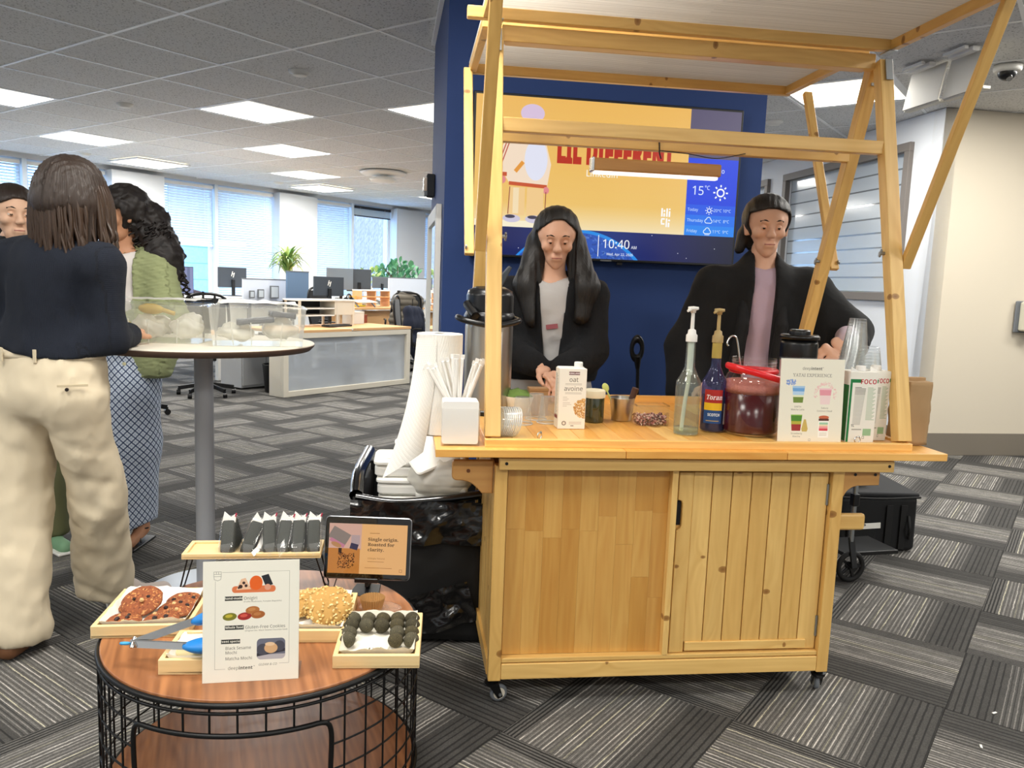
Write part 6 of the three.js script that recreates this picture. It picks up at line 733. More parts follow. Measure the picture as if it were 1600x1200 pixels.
  part(t, 'waistband', planar(blob([[-0.075, 1.0, 0, 0.075, 1.0, 0, 0.136, 0.136, 0.86]], 0.01, 0.009, (d, x, y) => Math.max(d, 1.03 - y, y - 1.072))), cloth(0xd9ccb2)); for (const [x, z] of [[-0.06, -0.112], [0.07, -0.114], [0.17, -0.07]]) part(t, 'belt_loop', bx(0.012, 0.044, 0.005, 0.001), cloth(0xcfc1a5), [x, 1.046, z - 0.006]);
  part(t, 'pocket_welt', bx(0.09, 0.008, 0.004, 0.001), cloth(0xc4b598), [-0.185, 0.955, -0.098], [0, 0.8, 0]); part(t, 'pocket_button', rod([-0.17, 0.942, -0.106], [-0.175, 0.942, -0.113], 0.006), std(0x1c1410, 0.4));
  const shoe = (x, z, ty, a) => { const g = blob([[0, 0.035, -0.06, 0, 0.035, 0.11, 0.036, 0.034, 1], [0, 0.06, -0.05, 0, 0.07, -0.01, 0.036, 0.034]], 0.03, 0.009, (d, X, Y) => Math.max(d, 0.012 - Y)); g.rotateY(a); g.translate(x, 0, z); return g; };
  part(t, 'shoe', shoe(0.06, -0.1, 0, 0.15), std(0x6a4428, 0.6)); const sn = part(t, 'sneaker', shoe(0, 0, 0, 0), std(0xc4b8b2, 0.7), [-0.015, 0.001, 0.38], [0, -0.8, 0]); for (const k of [0, 1, 2]) part(sn, 'stripe', bx(0.006, 0.042, 0.011, 0.001), M.black, [-0.035, 0.046, 0.012 + k * 0.026], [0.4, 0, 0]); part(sn, 'sole', bx(0.078, 0.014, 0.25, 0.006), M.paper, [0, 0.008, 0.025]);
  // bobbed wavy hair
  const hc = [-0.08, 1.585, 0.045]; part(t, 'hair', hairBlob([[hc[0], hc[1] + 0.01, hc[2] - 0.01, hc[0], hc[1] + 0.02, hc[2] - 0.005, 0.112, 0.11, 1.02], [hc[0] - 0.06, hc[1] - 0.05, hc[2] - 0.03, hc[0] - 0.085, hc[1] - 0.17, hc[2] - 0.035, 0.062, 0.03], [hc[0] + 0.06, hc[1] - 0.05, hc[2] - 0.03, hc[0] + 0.085, hc[1] - 0.13, hc[2] - 0.03, 0.06, 0.03], [hc[0], hc[1] - 0.05, hc[2] - 0.07, hc[0] - 0.02, hc[1] - 0.17, hc[2] - 0.06, 0.06, 0.025]], 0.05, 0.007, (d, x, y, z) => Math.max(d + 0.0028 * Math.sin(Math.atan2(x - hc[0], -(z - hc[2])) * 60 + 5 * vnoise(x * 14, y * 9, z * 14)), z - hc[2] - 0.075 + 0.5 * Math.max(0, hc[1] + 0.05 - y) * 0.2)), hairMat(0x2e2119));
  const ps = []; for (let i = 0; i < 130; i++) { const a = -2.5 + 5.0 * R0(), rr = 0.115, top = V3(hc[0] + Math.sin(a) * rr * 0.7, hc[1] + 0.06 + 0.03 * R0(), hc[2] - Math.cos(a) * rr * 0.75), L = 0.15 + 0.13 * R0(), w = 0.012 * (R0() - 0.5); ps.push([top.toArray(), [hc[0] + Math.sin(a) * rr * 1.03, hc[1] - 0.01, hc[2] - Math.cos(a) * rr * 1.03], [hc[0] + Math.sin(a) * rr * 1.1 + w, hc[1] - 0.01 - L * 0.45, hc[2] - Math.cos(a) * rr * 1.06], [hc[0] + Math.sin(a) * rr * (1.05 + 0.25 * R0()) - w, hc[1] - 0.01 - L * 0.8, hc[2] - Math.cos(a) * rr], [hc[0] + Math.sin(a) * rr * (0.9 + 0.2 * R0()) + w * 2, hc[1] - 0.01 - L, hc[2] - Math.cos(a) * rr * 0.95]]); } part(t, 'hair_locks', strands(ps, 0.006, 4), std(0x3a2a1f, 0.4)).userData.kind = 'stuff';
}
{ // woman in green cardigan and gingham skirt
  const t = thing('person', 'curly haired person in green knit cardigan and blue gingham skirt', 'person', [-1.87, 0, -3.83], -0.12), skin = skinTone(0xbf8a69);
  const body = [[-0.08, 0.98, 0, 0.08, 0.98, 0, 0.11, 0.11, 0.8], [0, 1.0, 0, 0, 1.3, 0, 0.115, 0.135, 0.68], [-0.16, 1.37, 0, 0.16, 1.37, 0, 0.055, 0.055], [0, 1.4, 0, 0.02, 1.5, 0.015, 0.05, 0.048], [-0.07, 0.95, 0, -0.06, 0.5, 0.03, 0.085, 0.055], [-0.06, 0.5, 0.03, -0.06, 0.09, 0, 0.05, 0.034], [0.07, 0.95, 0, 0.05, 0.5, 0.03, 0.085, 0.055], [0.05, 0.5, 0.03, 0.06, 0.09, 0, 0.05, 0.034], [-0.06, 0.06, 0, -0.075, 0.028, 0.12, 0.032, 0.024], [0.06, 0.06, 0, 0.075, 0.028, 0.12, 0.032, 0.024], [-0.17, 1.36, 0, -0.2, 1.1, 0.02, 0.045, 0.04], [-0.2, 1.1, 0.02, -0.15, 0.95, 0.1, 0.038, 0.026], [0.17, 1.36, 0, 0.25, 1.12, 0.06, 0.045, 0.04], [0.25, 1.12, 0.06, 0.12, 1.1, 0.22, 0.038, 0.027]];
  const [hg, hm] = headGeo([0.03, 1.585, 0.03], 0.98, -0.75, 0.05); finish(t, [blob(body, 0.035, 0.014), hg, handGeo([-0.15, 0.95, 0.1], [-0.05, -1, 0.1], [-1, 0, 0.6], 0.9, 0.25, -1), handGeo([0.12, 1.1, 0.22], [-0.9, -0.1, 0.3], [0, 1, 0], 0.9, 0.3, 1)], skin); eyes(t, hm, 0x2a1a10, skin);
  const ging = canvasTex(256, 256, (c) => { c.fillStyle = '#dde6f2'; c.fillRect(0, 0, 256, 256); c.fillStyle = 'rgba(36,52,92,.8)'; for (let i = 0; i < 8; i++) { c.fillRect(i * 32, 0, 7, 256); c.fillRect(0, i * 32, 256, 7); } c.fillStyle = 'rgba(120,140,180,.35)'; for (let i = 0; i < 8; i++) { c.fillRect(i * 32 + 16, 0, 5, 256); c.fillRect(0, i * 32 + 16, 256, 5); } });
  const sk = blob([[-0.06, 0.96, 0, 0.06, 0.96, 0, 0.12, 0.12, 0.84], [0, 0.86, 0, 0, 0.5, 0.015, 0.165, 0.15, 0.9], [0, 0.5, 0.015, 0.0, 0.05, 0.01, 0.15, 0.125, 0.95]], 0.06, 0.011, (d, x, y, z) => Math.max(d + 0.012 * (fbm(x * 8, y * 4, z * 8) - 0.5) * 2, 0.055 + 0.5 * Math.max(0, x - 0.0) * 1.0 - y, y - 1.03)); planar(sk); { const uv = sk.attributes.uv, p = sk.attributes.position; for (let i = 0; i < uv.count; i++) { const a = Math.atan2(p.getX(i), p.getZ(i)) * 0.16; uv.setXY(i, a * 0.72 + p.getY(i) * 0.68, -a * 0.72 + p.getY(i) * 0.68); } } part(t, 'skirt', sk, std(0xffffff, 0.9, 0, { map: rep(ging, 5.2, 5.2), side: THREE.DoubleSide }));
  part(t, 'top', planar(blob([[-0.06, 1.02, 0, 0.06, 1.02, 0, 0.125, 0.125, 0.84], [0, 1.0, 0.005, 0, 1.3, 0.005, 0.13, 0.148, 0.72], [-0.14, 1.36, 0, 0.14, 1.36, 0, 0.062, 0.062]], 0.05, 0.012, (d, x, y) => Math.max(fold(0.007, 9, 8, 1)(d, x, y, 0), 0.99 - y, y - 1.4 - 0.3 * Math.abs(x)))), cloth(0xdcd5d2));
  const card = blob([[-0.07, 0.98, -0.01, 0.09, 0.98, -0.01, 0.145, 0.145, 0.85], [0, 1.0, -0.005, 0, 1.3, -0.005, 0.155, 0.172, 0.76], [-0.17, 1.365, -0.005, 0.18, 1.365, -0.005, 0.078, 0.078], [-0.18, 1.35, 0, -0.215, 1.1, 0.02, 0.075, 0.07], [-0.215, 1.1, 0.02, -0.17, 0.99, 0.08, 0.066, 0.056], [0.18, 1.35, 0, 0.265, 1.12, 0.06, 0.08, 0.075], [0.265, 1.12, 0.06, 0.15, 1.1, 0.2, 0.072, 0.055], [0.15, 0.98, 0, 0.15, 0.88, 0.02, 0.11, 0.09, 0.8]], 0.05, 0.011, (d, x, y, z) => { let v = d + 0.008 * (fbm(x * 10, y * 10, z * 10) - 0.5) * 2 + 0.0035 * Math.sin((y + 0.4 * x) * 210); v = Math.max(v, 0.83 - y); if (z > 0.02) v = Math.max(v, 0.1 - Math.abs(x - 0.0) - 0.03 * (1.4 - y)); return v; }); part(t, 'cardigan', planar(card), cloth(0xbcc692, knit, 34, 0.003, 0.98));
  part(t, 'cardigan_button', new THREE.SphereGeometry(0.011, 12, 8), std(0xcfc9a0, 0.5), [0.07, 0.9, 0.125]); part(t, 'necklace', [tube([[-0.05, 1.42, 0.06], [-0.04, 1.36, 0.11], [-0.01, 1.29, 0.125], [0.025, 1.36, 0.11], [0.045, 1.42, 0.06]], 0.002), new THREE.SphereGeometry(0.009, 10, 8).translate(-0.01, 1.283, 0.127)], std(0xb9a078, 0.3, 0.8));
  for (const s of [-1, 1]) part(t, 'sandal', [tube([[s * 0.035, 0.02, 0.06], [s * 0.07, 0.062, 0.06], [s * 0.1, 0.02, 0.07]], 0.006), tube([[s * 0.03, 0.075, 0.02], [s * 0.06, 0.08, 0.045], [s * 0.095, 0.075, 0.01], [s * 0.06, 0.075, -0.04], [s * 0.03, 0.075, 0.02]], 0.005), at(bx(0.075, 0.012, 0.24, 0.005), s * 0.068, 0.0065, 0.05, 0, s * 0.12, 0)], M.black);
  const hc = [0.045, 1.6, 0.0]; const cut2 = faceCut(0.03, 1.585, 0.03, -0.75, 0.98, 0.07, 0.4); part(t, 'hair', hairBlob([[0.03, 1.625, 0.02, 0.03, 1.63, 0.024, 0.108, 0.108, 1.08], [hc[0] + 0.07, hc[1] - 0.03, hc[2] - 0.04, hc[0] + 0.15, hc[1] - 0.2, hc[2] - 0.02, 0.085, 0.08], [hc[0] + 0.15, hc[1] - 0.2, hc[2] - 0.02, hc[0] + 0.21, hc[1] - 0.38, hc[2] + 0.02, 0.075, 0.03], [hc[0] - 0.03, hc[1] - 0.05, hc[2] - 0.08, hc[0] + 0.02, hc[1] - 0.22, hc[2] - 0.09, 0.08, 0.06]], 0.05, 0.009, (d, x, y, z) => Math.max(d + 0.02 * (fbm(x * 34, y * 34, z * 34) - 0.5) * 2, cut2(x, y, z))), std(0x17100e, 0.6));
  const curls = []; for (let i = 0; i < 150; i++) { const f = R0(), a = R0() * 6.28, q = 0.1 * (1 - 0.45 * f), cx = hc[0] + 0.07 + 0.13 * f + q * Math.cos(a) * 0.9, cy = hc[1] - 0.02 - 0.36 * f, cz = hc[2] - 0.03 + q * Math.sin(a) * 0.9, p = []; const ph = R0() * 6, rr = 0.009 + 0.006 * R0(); for (let k = 0; k < 9; k++) p.push([cx + rr * Math.cos(ph + k * 1.3) + 0.004 * k * Math.cos(a), cy - k * 0.007, cz + rr * Math.sin(ph + k * 1.3)]); curls.push(p); } part(t, 'curls', strands(curls, 0.0035, 3), std(0x1a1210, 0.5)).userData.kind = 'stuff';
}
{ // person at the left edge of the picture
  const t = thing('person', 'person in dark jacket cut off by left photo edge', 'person', [-2.27, 0, -3.62], 0.75), skin = skinTone(0xdcb296);
  const body = [[-0.08, 0.95, 0, 0.08, 0.95, 0, 0.11, 0.11, 0.8], [0, 0.97, 0, 0, 1.27, 0, 0.115, 0.135, 0.68], [-0.16, 1.33, 0, 0.16, 1.33, 0, 0.055, 0.055], [0, 1.36, 0, 0, 1.46, 0.015, 0.05, 0.05], [-0.08, 0.93, 0, -0.09, 0.5, 0.02, 0.085, 0.055], [-0.09, 0.5, 0.02, -0.09, 0.09, 0, 0.05, 0.035], [0.08, 0.93, 0, 0.1, 0.5, 0.02, 0.085, 0.055], [0.1, 0.5, 0.02, 0.12, 0.09, 0, 0.05, 0.035], [-0.17, 1.32, 0, -0.21, 1.06, 0.02, 0.045, 0.04], [-0.21, 1.06, 0.02, -0.12, 1.0, 0.22, 0.038, 0.026], [0.17, 1.32, 0, 0.21, 1.06, 0.02, 0.045, 0.04], [0.21, 1.06, 0.02, 0.12, 1.02, 0.22, 0.038, 0.026]];
  const [hg, hm] = headGeo([0, 1.555, 0.03], 1, 0.1, 0); finish(t, [blob(body, 0.035, 0.015), hg, handGeo([-0.12, 1.0, 0.22], [0.5, 0, 0.8], [0, 1, 0], 0.9, 0.3, 1), handGeo([0.12, 1.02, 0.22], [-0.5, 0, 0.8], [0, 1, 0], 0.9, 0.3, -1)], skin); eyes(t, hm, 0x5a4634, skin, 0.4);
  part(t, 'jacket', planar(blob([[-0.08, 0.95, 0, 0.08, 0.95, 0, 0.14, 0.14, 0.85], [0, 0.97, 0, 0, 1.27, 0, 0.145, 0.162, 0.74], [-0.17, 1.33, 0, 0.17, 1.33, 0, 0.075, 0.075], [0, 1.36, 0, 0, 1.42, 0.01, 0.075, 0.07], [-0.18, 1.32, 0, -0.22, 1.06, 0.02, 0.07, 0.062], [-0.22, 1.06, 0.02, -0.14, 1.0, 0.18, 0.062, 0.045], [0.18, 1.32, 0, 0.22, 1.06, 0.02, 0.07, 0.062], [0.22, 1.06, 0.02, 0.14, 1.02, 0.18, 0.062, 0.045]], 0.05, 0.013, (d, x, y, z) => Math.max(fold(0.01, 8, 6, 5)(d, x, y, z), 0.82 - y))), cloth(0x14171c));
  part(t, 'trousers', planar(blob([[-0.07, 0.92, 0, 0.07, 0.92, 0, 0.12, 0.12, 0.85], [-0.085, 0.85, 0, -0.09, 0.1, 0, 0.1, 0.075], [0.085, 0.85, 0, 0.12, 0.1, 0, 0.1, 0.075]], 0.04, 0.014, (d, x, y, z) => Math.max(fold(0.008, 9, 5, 2)(d, x, y, z), 0.06 - y, y - 0.98))), cloth(0x6a6b48)); for (const [x, a] of [[-0.09, -0.1], [0.12, 0.15]]) { const g = blob([[0, 0.035, -0.06, 0, 0.032, 0.12, 0.036, 0.032], [0, 0.06, -0.05, 0, 0.065, -0.01, 0.036, 0.034]], 0.03, 0.01, (d, X, Y) => Math.max(d, 0.01 - Y)); part(t, 'sneaker', g, std(0x7fa884, 0.7), [x, 0, 0.02], [0, a, 0]); part(t, 'shoe_sole', bx(0.08, 0.014, 0.25, 0.006), M.paper, [x, 0.008, 0.05], [0, a, 0]); }
  const cut3 = faceCut(0, 1.555, 0.03, 0.1, 1, 0.072, 0.5); part(t, 'hair', hairBlob([[0, 1.598, 0.016, 0, 1.602, 0.02, 0.1, 0.1, 1.12], [0, 1.55, -0.09, 0, 1.48, -0.1, 0.05, 0.045]], 0.04, 0.008, (d, x, y, z) => Math.max(d + 0.001 * Math.sin(x * 260), cut3(x, y, z))), hairMat(0x2a1e18));
}
{ // server on the left in black cardigan and grey shirt
  const t = thing('person', 'long haired server in black cardigan and grey shirt behind counter', 'person', [0.15, 0, -3.5], -0.08), skin = skinTone(0xdbab90);
  const body = [[-0.08, 0.96, 0, 0.08, 0.96, 0, 0.11, 0.11, 0.8], [0, 0.98, 0, 0.01, 1.25, 0.02, 0.115, 0.13, 0.68], [-0.15, 1.31, 0.02, 0.16, 1.31, 0.02, 0.052, 0.052], [0.01, 1.33, 0.02, 0.02, 1.44, 0.05, 0.048, 0.046], [-0.08, 0.94, 0, -0.09, 0.5, 0.02, 0.085, 0.055], [-0.09, 0.5, 0.02, -0.09, 0.07, 0, 0.05, 0.035], [0.08, 0.94, 0, 0.09, 0.5, 0.02, 0.085, 0.055], [0.09, 0.5, 0.02, 0.09, 0.07, 0, 0.05, 0.035], [-0.09, 0.05, 0, -0.09, 0.03, 0.13, 0.034, 0.026], [0.09, 0.05, 0, 0.09, 0.03, 0.13, 0.034, 0.026], [-0.16, 1.3, 0.02, -0.2, 1.06, 0.06, 0.045, 0.04], [-0.2, 1.06, 0.06, -0.02, 1.0, 0.23, 0.038, 0.026], [0.17, 1.3, 0.02, 0.18, 1.06, 0.06, 0.045, 0.04], [0.18, 1.06, 0.06, 0.06, 0.99, 0.24, 0.038, 0.026]];
  const [hg, hm] = headGeo([0.02, 1.53, 0.06], 0.97, 0.12, 0.22); finish(t, [blob(body, 0.035, 0.014), hg, handGeo([-0.02, 1.0, 0.23], [0.6, -0.3, 0.5], [0, 1, 0.3], 0.88, 0.35, 1), handGeo([0.06, 0.99, 0.24], [-0.2, -0.5, 0.6], [0, 1, 0.3], 0.88, 0.35, -1)], skin); eyes(t, hm, 0x20140e, skin, 0.95);
  part(t, 'shirt', planar(blob([[-0.07, 0.9, 0, 0.07, 0.9, 0, 0.13, 0.13, 0.85], [0, 0.95, 0.005, 0.01, 1.25, 0.022, 0.13, 0.143, 0.72], [-0.12, 1.3, 0.02, 0.13, 1.3, 0.02, 0.06, 0.06]], 0.05, 0.012, (d, x, y, z) => Math.max(fold(0.012, 9, 14, 3)(d, x, y, z), 0.8 - y, y - 1.345 - 0.4 * Math.abs(x)))), cloth(0xb9b7b6)); part(t, 'shirt_print', bx(0.05, 0.02, 0.003), std(0x8e4a50, 0.7), [0.02, 1.165, 0.125], [-0.1, 0, 0.15]);
  part(t, 'trousers', planar(blob([[-0.07, 0.9, 0, 0.07, 0.9, 0, 0.12, 0.12, 0.85], [-0.085, 0.82, 0, -0.09, 0.1, 0, 0.1, 0.075], [0.085, 0.82, 0, 0.09, 0.1, 0, 0.1, 0.075]], 0.04, 0.015, (d, x, y) => Math.max(d, 0.05 - y, y - 0.9))), cloth(0x23262c));
  part(t, 'cardigan', planar(blob([[-0.08, 0.98, 0, 0.09, 0.98, 0, 0.14, 0.14, 0.85], [0, 1.0, 0.005, 0.01, 1.25, 0.02, 0.145, 0.16, 0.76], [-0.165, 1.3, 0.02, 0.175, 1.3, 0.02, 0.072, 0.072], [-0.175, 1.29, 0.02, -0.21, 1.06, 0.06, 0.07, 0.065], [-0.21, 1.06, 0.06, -0.05, 1.01, 0.2, 0.066, 0.055], [0.185, 1.29, 0.02, 0.195, 1.06, 0.06, 0.07, 0.065], [0.195, 1.06, 0.06, 0.08, 1.0, 0.21, 0.066, 0.056]], 0.045, 0.011, (d, x, y, z) => { let v = fold(0.012, 9, 8, 2)(d, x, y, z); v = Math.max(v, 0.93 - y); if (z > 0.03 && z < 0.16) v = Math.max(v, 0.035 + 0.1 * (y - 1.08) - Math.abs(x - 0.02)); return v; })), cloth(0x0d0f14, knit, 34, 0.0012));
  part(t, 'apron_string', bar([0.03, 0.8, 0.125], [0.03, 1.0, 0.14], 0.012, 0.004, 0), M.black);
  const hc = [0.02, 1.555, 0.03]; const cut4 = faceCut(0.02, 1.53, 0.06, 0.12, 0.97, 0.078, 0.75); part(t, 'hair', hairBlob([[0.02, 1.572, 0.046, 0.02, 1.576, 0.05, 0.1, 0.1, 1.1], [hc[0] - 0.08, hc[1] - 0.04, hc[2] - 0.01, hc[0] - 0.115, hc[1] - 0.22, hc[2] + 0.06, 0.052, 0.052], [hc[0] - 0.115, hc[1] - 0.22, hc[2] + 0.06, hc[0] - 0.08, hc[1] - 0.36, hc[2] + 0.1, 0.052, 0.04], [hc[0] + 0.08, hc[1] - 0.04, hc[2] - 0.01, hc[0] + 0.13, hc[1] - 0.22, hc[2] + 0.06, 0.052, 0.058], [hc[0] + 0.13, hc[1] - 0.22, hc[2] + 0.06, hc[0] + 0.12, hc[1] - 0.34, hc[2] + 0.08, 0.058, 0.04]], 0.04, 0.007, (d, x, y, z) => Math.max(d + 0.0012 * Math.sin(x * 260 + 7 * vnoise(x * 9, y * 6, z * 9)), cut4(x, y, z))), hairMat(0x100c0a));
}
{ // server on the right in black coat over lilac shirt
  const t = thing('person', 'server in wide black coat over lilac shirt behind counter', 'person', [1.09, 0, -3.58], -0.1), skin = skinTone(0xdcae94);
  const body = [[-0.09, 1.0, 0, 0.09, 1.0, 0, 0.12, 0.12, 0.8], [0, 1.02, 0, 0, 1.32, 0, 0.13, 0.15, 0.68], [-0.18, 1.38, 0, 0.18, 1.38, 0, 0.058, 0.058], [0, 1.4, 0, 0, 1.53, 0.02, 0.056, 0.054], [-0.09, 0.98, 0, -0.1, 0.5, 0.02, 0.09, 0.06], [-0.1, 0.5, 0.02, -0.1, 0.07, 0, 0.055, 0.037], [0.09, 0.98, 0, 0.1, 0.5, 0.02, 0.09, 0.06], [0.1, 0.5, 0.02, 0.1, 0.07, 0, 0.055, 0.037], [-0.1, 0.05, 0, -0.1, 0.03, 0.14, 0.036, 0.028], [0.1, 0.05, 0, 0.1, 0.03, 0.14, 0.036, 0.028], [-0.19, 1.37, 0, -0.27, 1.1, 0, 0.05, 0.044], [-0.27, 1.1, 0, -0.25, 0.92, 0.16, 0.04, 0.028], [0.19, 1.37, 0, 0.36, 1.19, 0.05, 0.05, 0.044], [0.36, 1.19, 0.05, 0.32, 1.15, 0.24, 0.04, 0.03]];
  const [hg, hm] = headGeo([0, 1.62, 0.035], 1.02, 0.05, 0.1); finish(t, [blob(body, 0.035, 0.014), hg, handGeo([-0.25, 0.92, 0.16], [0.2, -0.2, 0.9], [0, 1, 0.2], 1, 0.25, 1), handGeo([0.32, 1.15, 0.24], [-0.75, -0.5, 0.3], [0, 0.55, 0.8], 1.15, 0.4, -1)], skin); eyes(t, hm, 0x20140e, skin, 0.95);
  part(t, 'shirt', planar(blob([[-0.08, 0.95, 0, 0.08, 0.95, 0, 0.14, 0.14, 0.85], [0, 1.0, 0, 0, 1.32, 0, 0.143, 0.162, 0.72], [-0.14, 1.37, 0, 0.14, 1.37, 0, 0.066, 0.066]], 0.05, 0.012, (d, x, y, z) => Math.max(d + 0.007 * Math.sin(x * 55 + y * 5) * (y < 1.36 ? 1 : 0), 0.84 - y, y - 1.44 - 0.3 * Math.abs(x)))), cloth(0xb9a3b4)); part(t, 'shirt_cuff', planar(blob([[0.34, 1.165, 0.175, 0.325, 1.152, 0.225, 0.05, 0.045]], 0.01, 0.008)), cloth(0xc4b2bf));
  part(t, 'trousers', planar(blob([[-0.07, 0.92, 0, 0.07, 0.92, 0, 0.125, 0.125, 0.85], [-0.09, 0.82, 0, -0.1, 0.1, 0, 0.105, 0.08], [0.09, 0.82, 0, 0.1, 0.1, 0, 0.105, 0.08]], 0.04, 0.015, (d, x, y) => Math.max(d, 0.05 - y, y - 0.96))), cloth(0x1d1e22));
  part(t, 'coat', planar(blob([[-0.1, 0.9, 0, 0.1, 0.9, 0, 0.17, 0.17, 0.85], [0, 0.95, 0, 0, 1.32, 0, 0.172, 0.186, 0.78], [-0.19, 1.37, 0, 0.19, 1.37, 0, 0.08, 0.08], [0, 1.42, -0.015, 0, 1.46, -0.01, 0.082, 0.078], [-0.2, 1.36, 0, -0.29, 1.08, 0.0, 0.09, 0.1], [-0.29, 1.08, 0, -0.285, 0.9, 0.08, 0.105, 0.11], [0.2, 1.36, 0, 0.38, 1.18, 0.04, 0.095, 0.095], [0.38, 1.18, 0.04, 0.365, 1.14, 0.15, 0.095, 0.075], [0.3, 1.2, 0, 0.3, 1.0, 0.0, 0.1, 0.08]], 0.05, 0.012, (d, x, y, z) => { let v = fold(0.014, 7, 6, 4)(d, x, y, z); v = Math.max(v, 0.78 - y); if (z > 0.02 && Math.abs(x) < 0.14) v = Math.max(v, 0.045 + 0.02 * (1.4 - y) - Math.abs(x + 0.035 * (1.4 - y) * 1.3)); return v; })), cloth(0x111214));
  part(t, 'coat_lapel', planar(blob([[-0.075, 1.47, 0.02, -0.09, 1.2, 0.14, 0.02, 0.026, 1], [-0.09, 1.2, 0.14, -0.13, 0.9, 0.145, 0.026, 0.026], [0.075, 1.47, 0.02, 0.075, 1.2, 0.14, 0.02, 0.026], [0.075, 1.2, 0.14, 0.04, 0.9, 0.145, 0.026, 0.026]], 0.01, 0.009)), cloth(0x141517));
  const hc = [0, 1.65, 0.01]; const cut5 = faceCut(0, 1.62, 0.035, 0.05, 1.02, 0.074, 0.25); part(t, 'hair', hairBlob([[0, 1.664, 0.022, 0, 1.668, 0.026, 0.104, 0.104, 1.12], [0, hc[1] - 0.05, hc[2] - 0.05, 0, hc[1] - 0.1, hc[2] - 0.05, 0.075, 0.06], [-0.085, hc[1] - 0.06, hc[2] - 0.03, -0.1, hc[1] - 0.12, hc[2] - 0.03, 0.03, 0.022]], 0.035, 0.007, (d, x, y, z) => Math.max(d + 0.0012 * Math.sin(x * 260 + 6 * vnoise(x * 12, y * 12, z * 12)), cut5(x, y, z))), hairMat(0x15100e));
}
// ------------------------------------------------------------ office desks behind
const gthing = (name, label, cat, a, k, turn = 0, group, y = 0) => thing(name, label, cat, G(a, y, k), TH + turn, group);   // local x along the windows, local -z towards them
const screenGrey = std(0x4d5661, 0.45), monBack = std(0x3b434d, 0.5);
{ // near desk with frosted front panel
  const t = gthing('office_desk', 'white framed desk with frosted glass front panel', 'desk', 3.49, 2.41), L = 2.0, D = 1.5;
  part(t, 'desk_top', bx(0.98, 0.03, 0.8, 0.002), M.deskwood, [0.5, 0.722, -0.4]); part(t, 'desk_top', bx(1.0, 0.03, 0.8, 0.002), M.deskwood, [1.51, 0.726, -0.4]); part(t, 'cable_gap', bx(0.1, 0.02, 0.5), M.white, [1.02, 0.728, -0.25]);
  part(t, 'top_frame', bx(L, 0.06, 0.05, 0.003), M.cream, [L / 2, 0.676, -0.025]); part(t, 'bottom_frame', bx(L, 0.06, 0.05, 0.003), M.cream, [L / 2, 0.034, -0.025]); for (const x of [0.035, L - 0.035]) part(t, 'side_frame', bx(0.07, 0.59, 0.05, 0.003), M.cream, [x, 0.355, -0.025]);
  part(t, 'frosted_glass', bx(L - 0.14, 0.58, 0.006), phy({ color: 0xf4f8fc, roughness: 0.62, transmission: 0.8, thickness: 0 }), [L / 2, 0.355, -0.04]); part(t, 'end_panel', bx(0.03, 0.7, 0.2, 0.002), M.cream, [0.015, 0.352, -0.15]); part(t, 'end_panel', bx(0.03, 0.7, 0.2, 0.002), M.cream, [L - 0.015, 0.352, -0.15]);
  part(t, 'pedestal', bx(0.66, 0.62, 0.4, 0.003), std(0xa8a9aa, 0.6), [0.36, 0.33, -1.0]); part(t, 'drawer_front', bx(0.31, 0.56, 0.02, 0.003), std(0xb4b5b6, 0.6), [0.2, 0.33, -0.795]); part(t, 'drawer_front', bx(0.31, 0.56, 0.02, 0.003), std(0xb4b5b6, 0.6), [0.525, 0.33, -0.795]); part(t, 'pencil_drawer', bx(1.0, 0.1, 0.5, 0.004), std(0x55585c, 0.6), [0.62, 0.63, -0.36]);
  const h = gthing('desk_hutch', 'low white shelf unit standing on the frosted desk', 'desk shelf', 4.1, 2.9, 0, undefined, 0.742); part(h, 'top_board', bx(0.9, 0.02, 0.3, 0.002), M.white, [0.44, 0.31, -0.15]); part(h, 'end_box', bx(0.33, 0.17, 0.28, 0.004), M.cream, [0.72, 0.215, -0.15]); part(h, 'shelf', bx(0.56, 0.015, 0.28), M.white, [0.27, 0.21, -0.15]); part(h, 'shelf', bx(0.56, 0.015, 0.28), M.white, [0.27, 0.125, -0.15]); part(h, 'back_board', bx(0.56, 0.2, 0.012), M.charcoal, [0.27, 0.21, -0.29]); for (const x of [0.02, 0.6, 0.86]) for (const z of [-0.02, -0.28]) part(h, 'leg', bx(0.025, 0.31, 0.025), M.cream, [x, 0.1545, z]);
  const wb = gthing('waste_bin', 'grey waste bin seen through frosted desk glass', 'waste bin', 4.55, 2.72); part(wb, 'bin_body', lathe([[0, 0.004], [0.12, 0.004], [0.15, 0.32], [0.155, 0.32], [0.125, 0], [0, 0]], 24), M.darkgrey); part(wb, 'rim', new THREE.TorusGeometry(0.153, 0.006, 6, 28).rotateX(Math.PI / 2).translate(0, 0.32, 0), M.darkgrey);
  const wb2 = gthing('waste_bin', 'black waste bin beside end of the frosted desk', 'waste bin', 3.72, 2.85); part(wb2, 'bin_body', lathe([[0, 0.004], [0.11, 0.004], [0.14, 0.32], [0.145, 0.32], [0.115, 0], [0, 0]], 24), M.black); part(wb2, 'rim', new THREE.TorusGeometry(0.143, 0.006, 6, 28).rotateX(Math.PI / 2).translate(0, 0.32, 0), M.black);
}
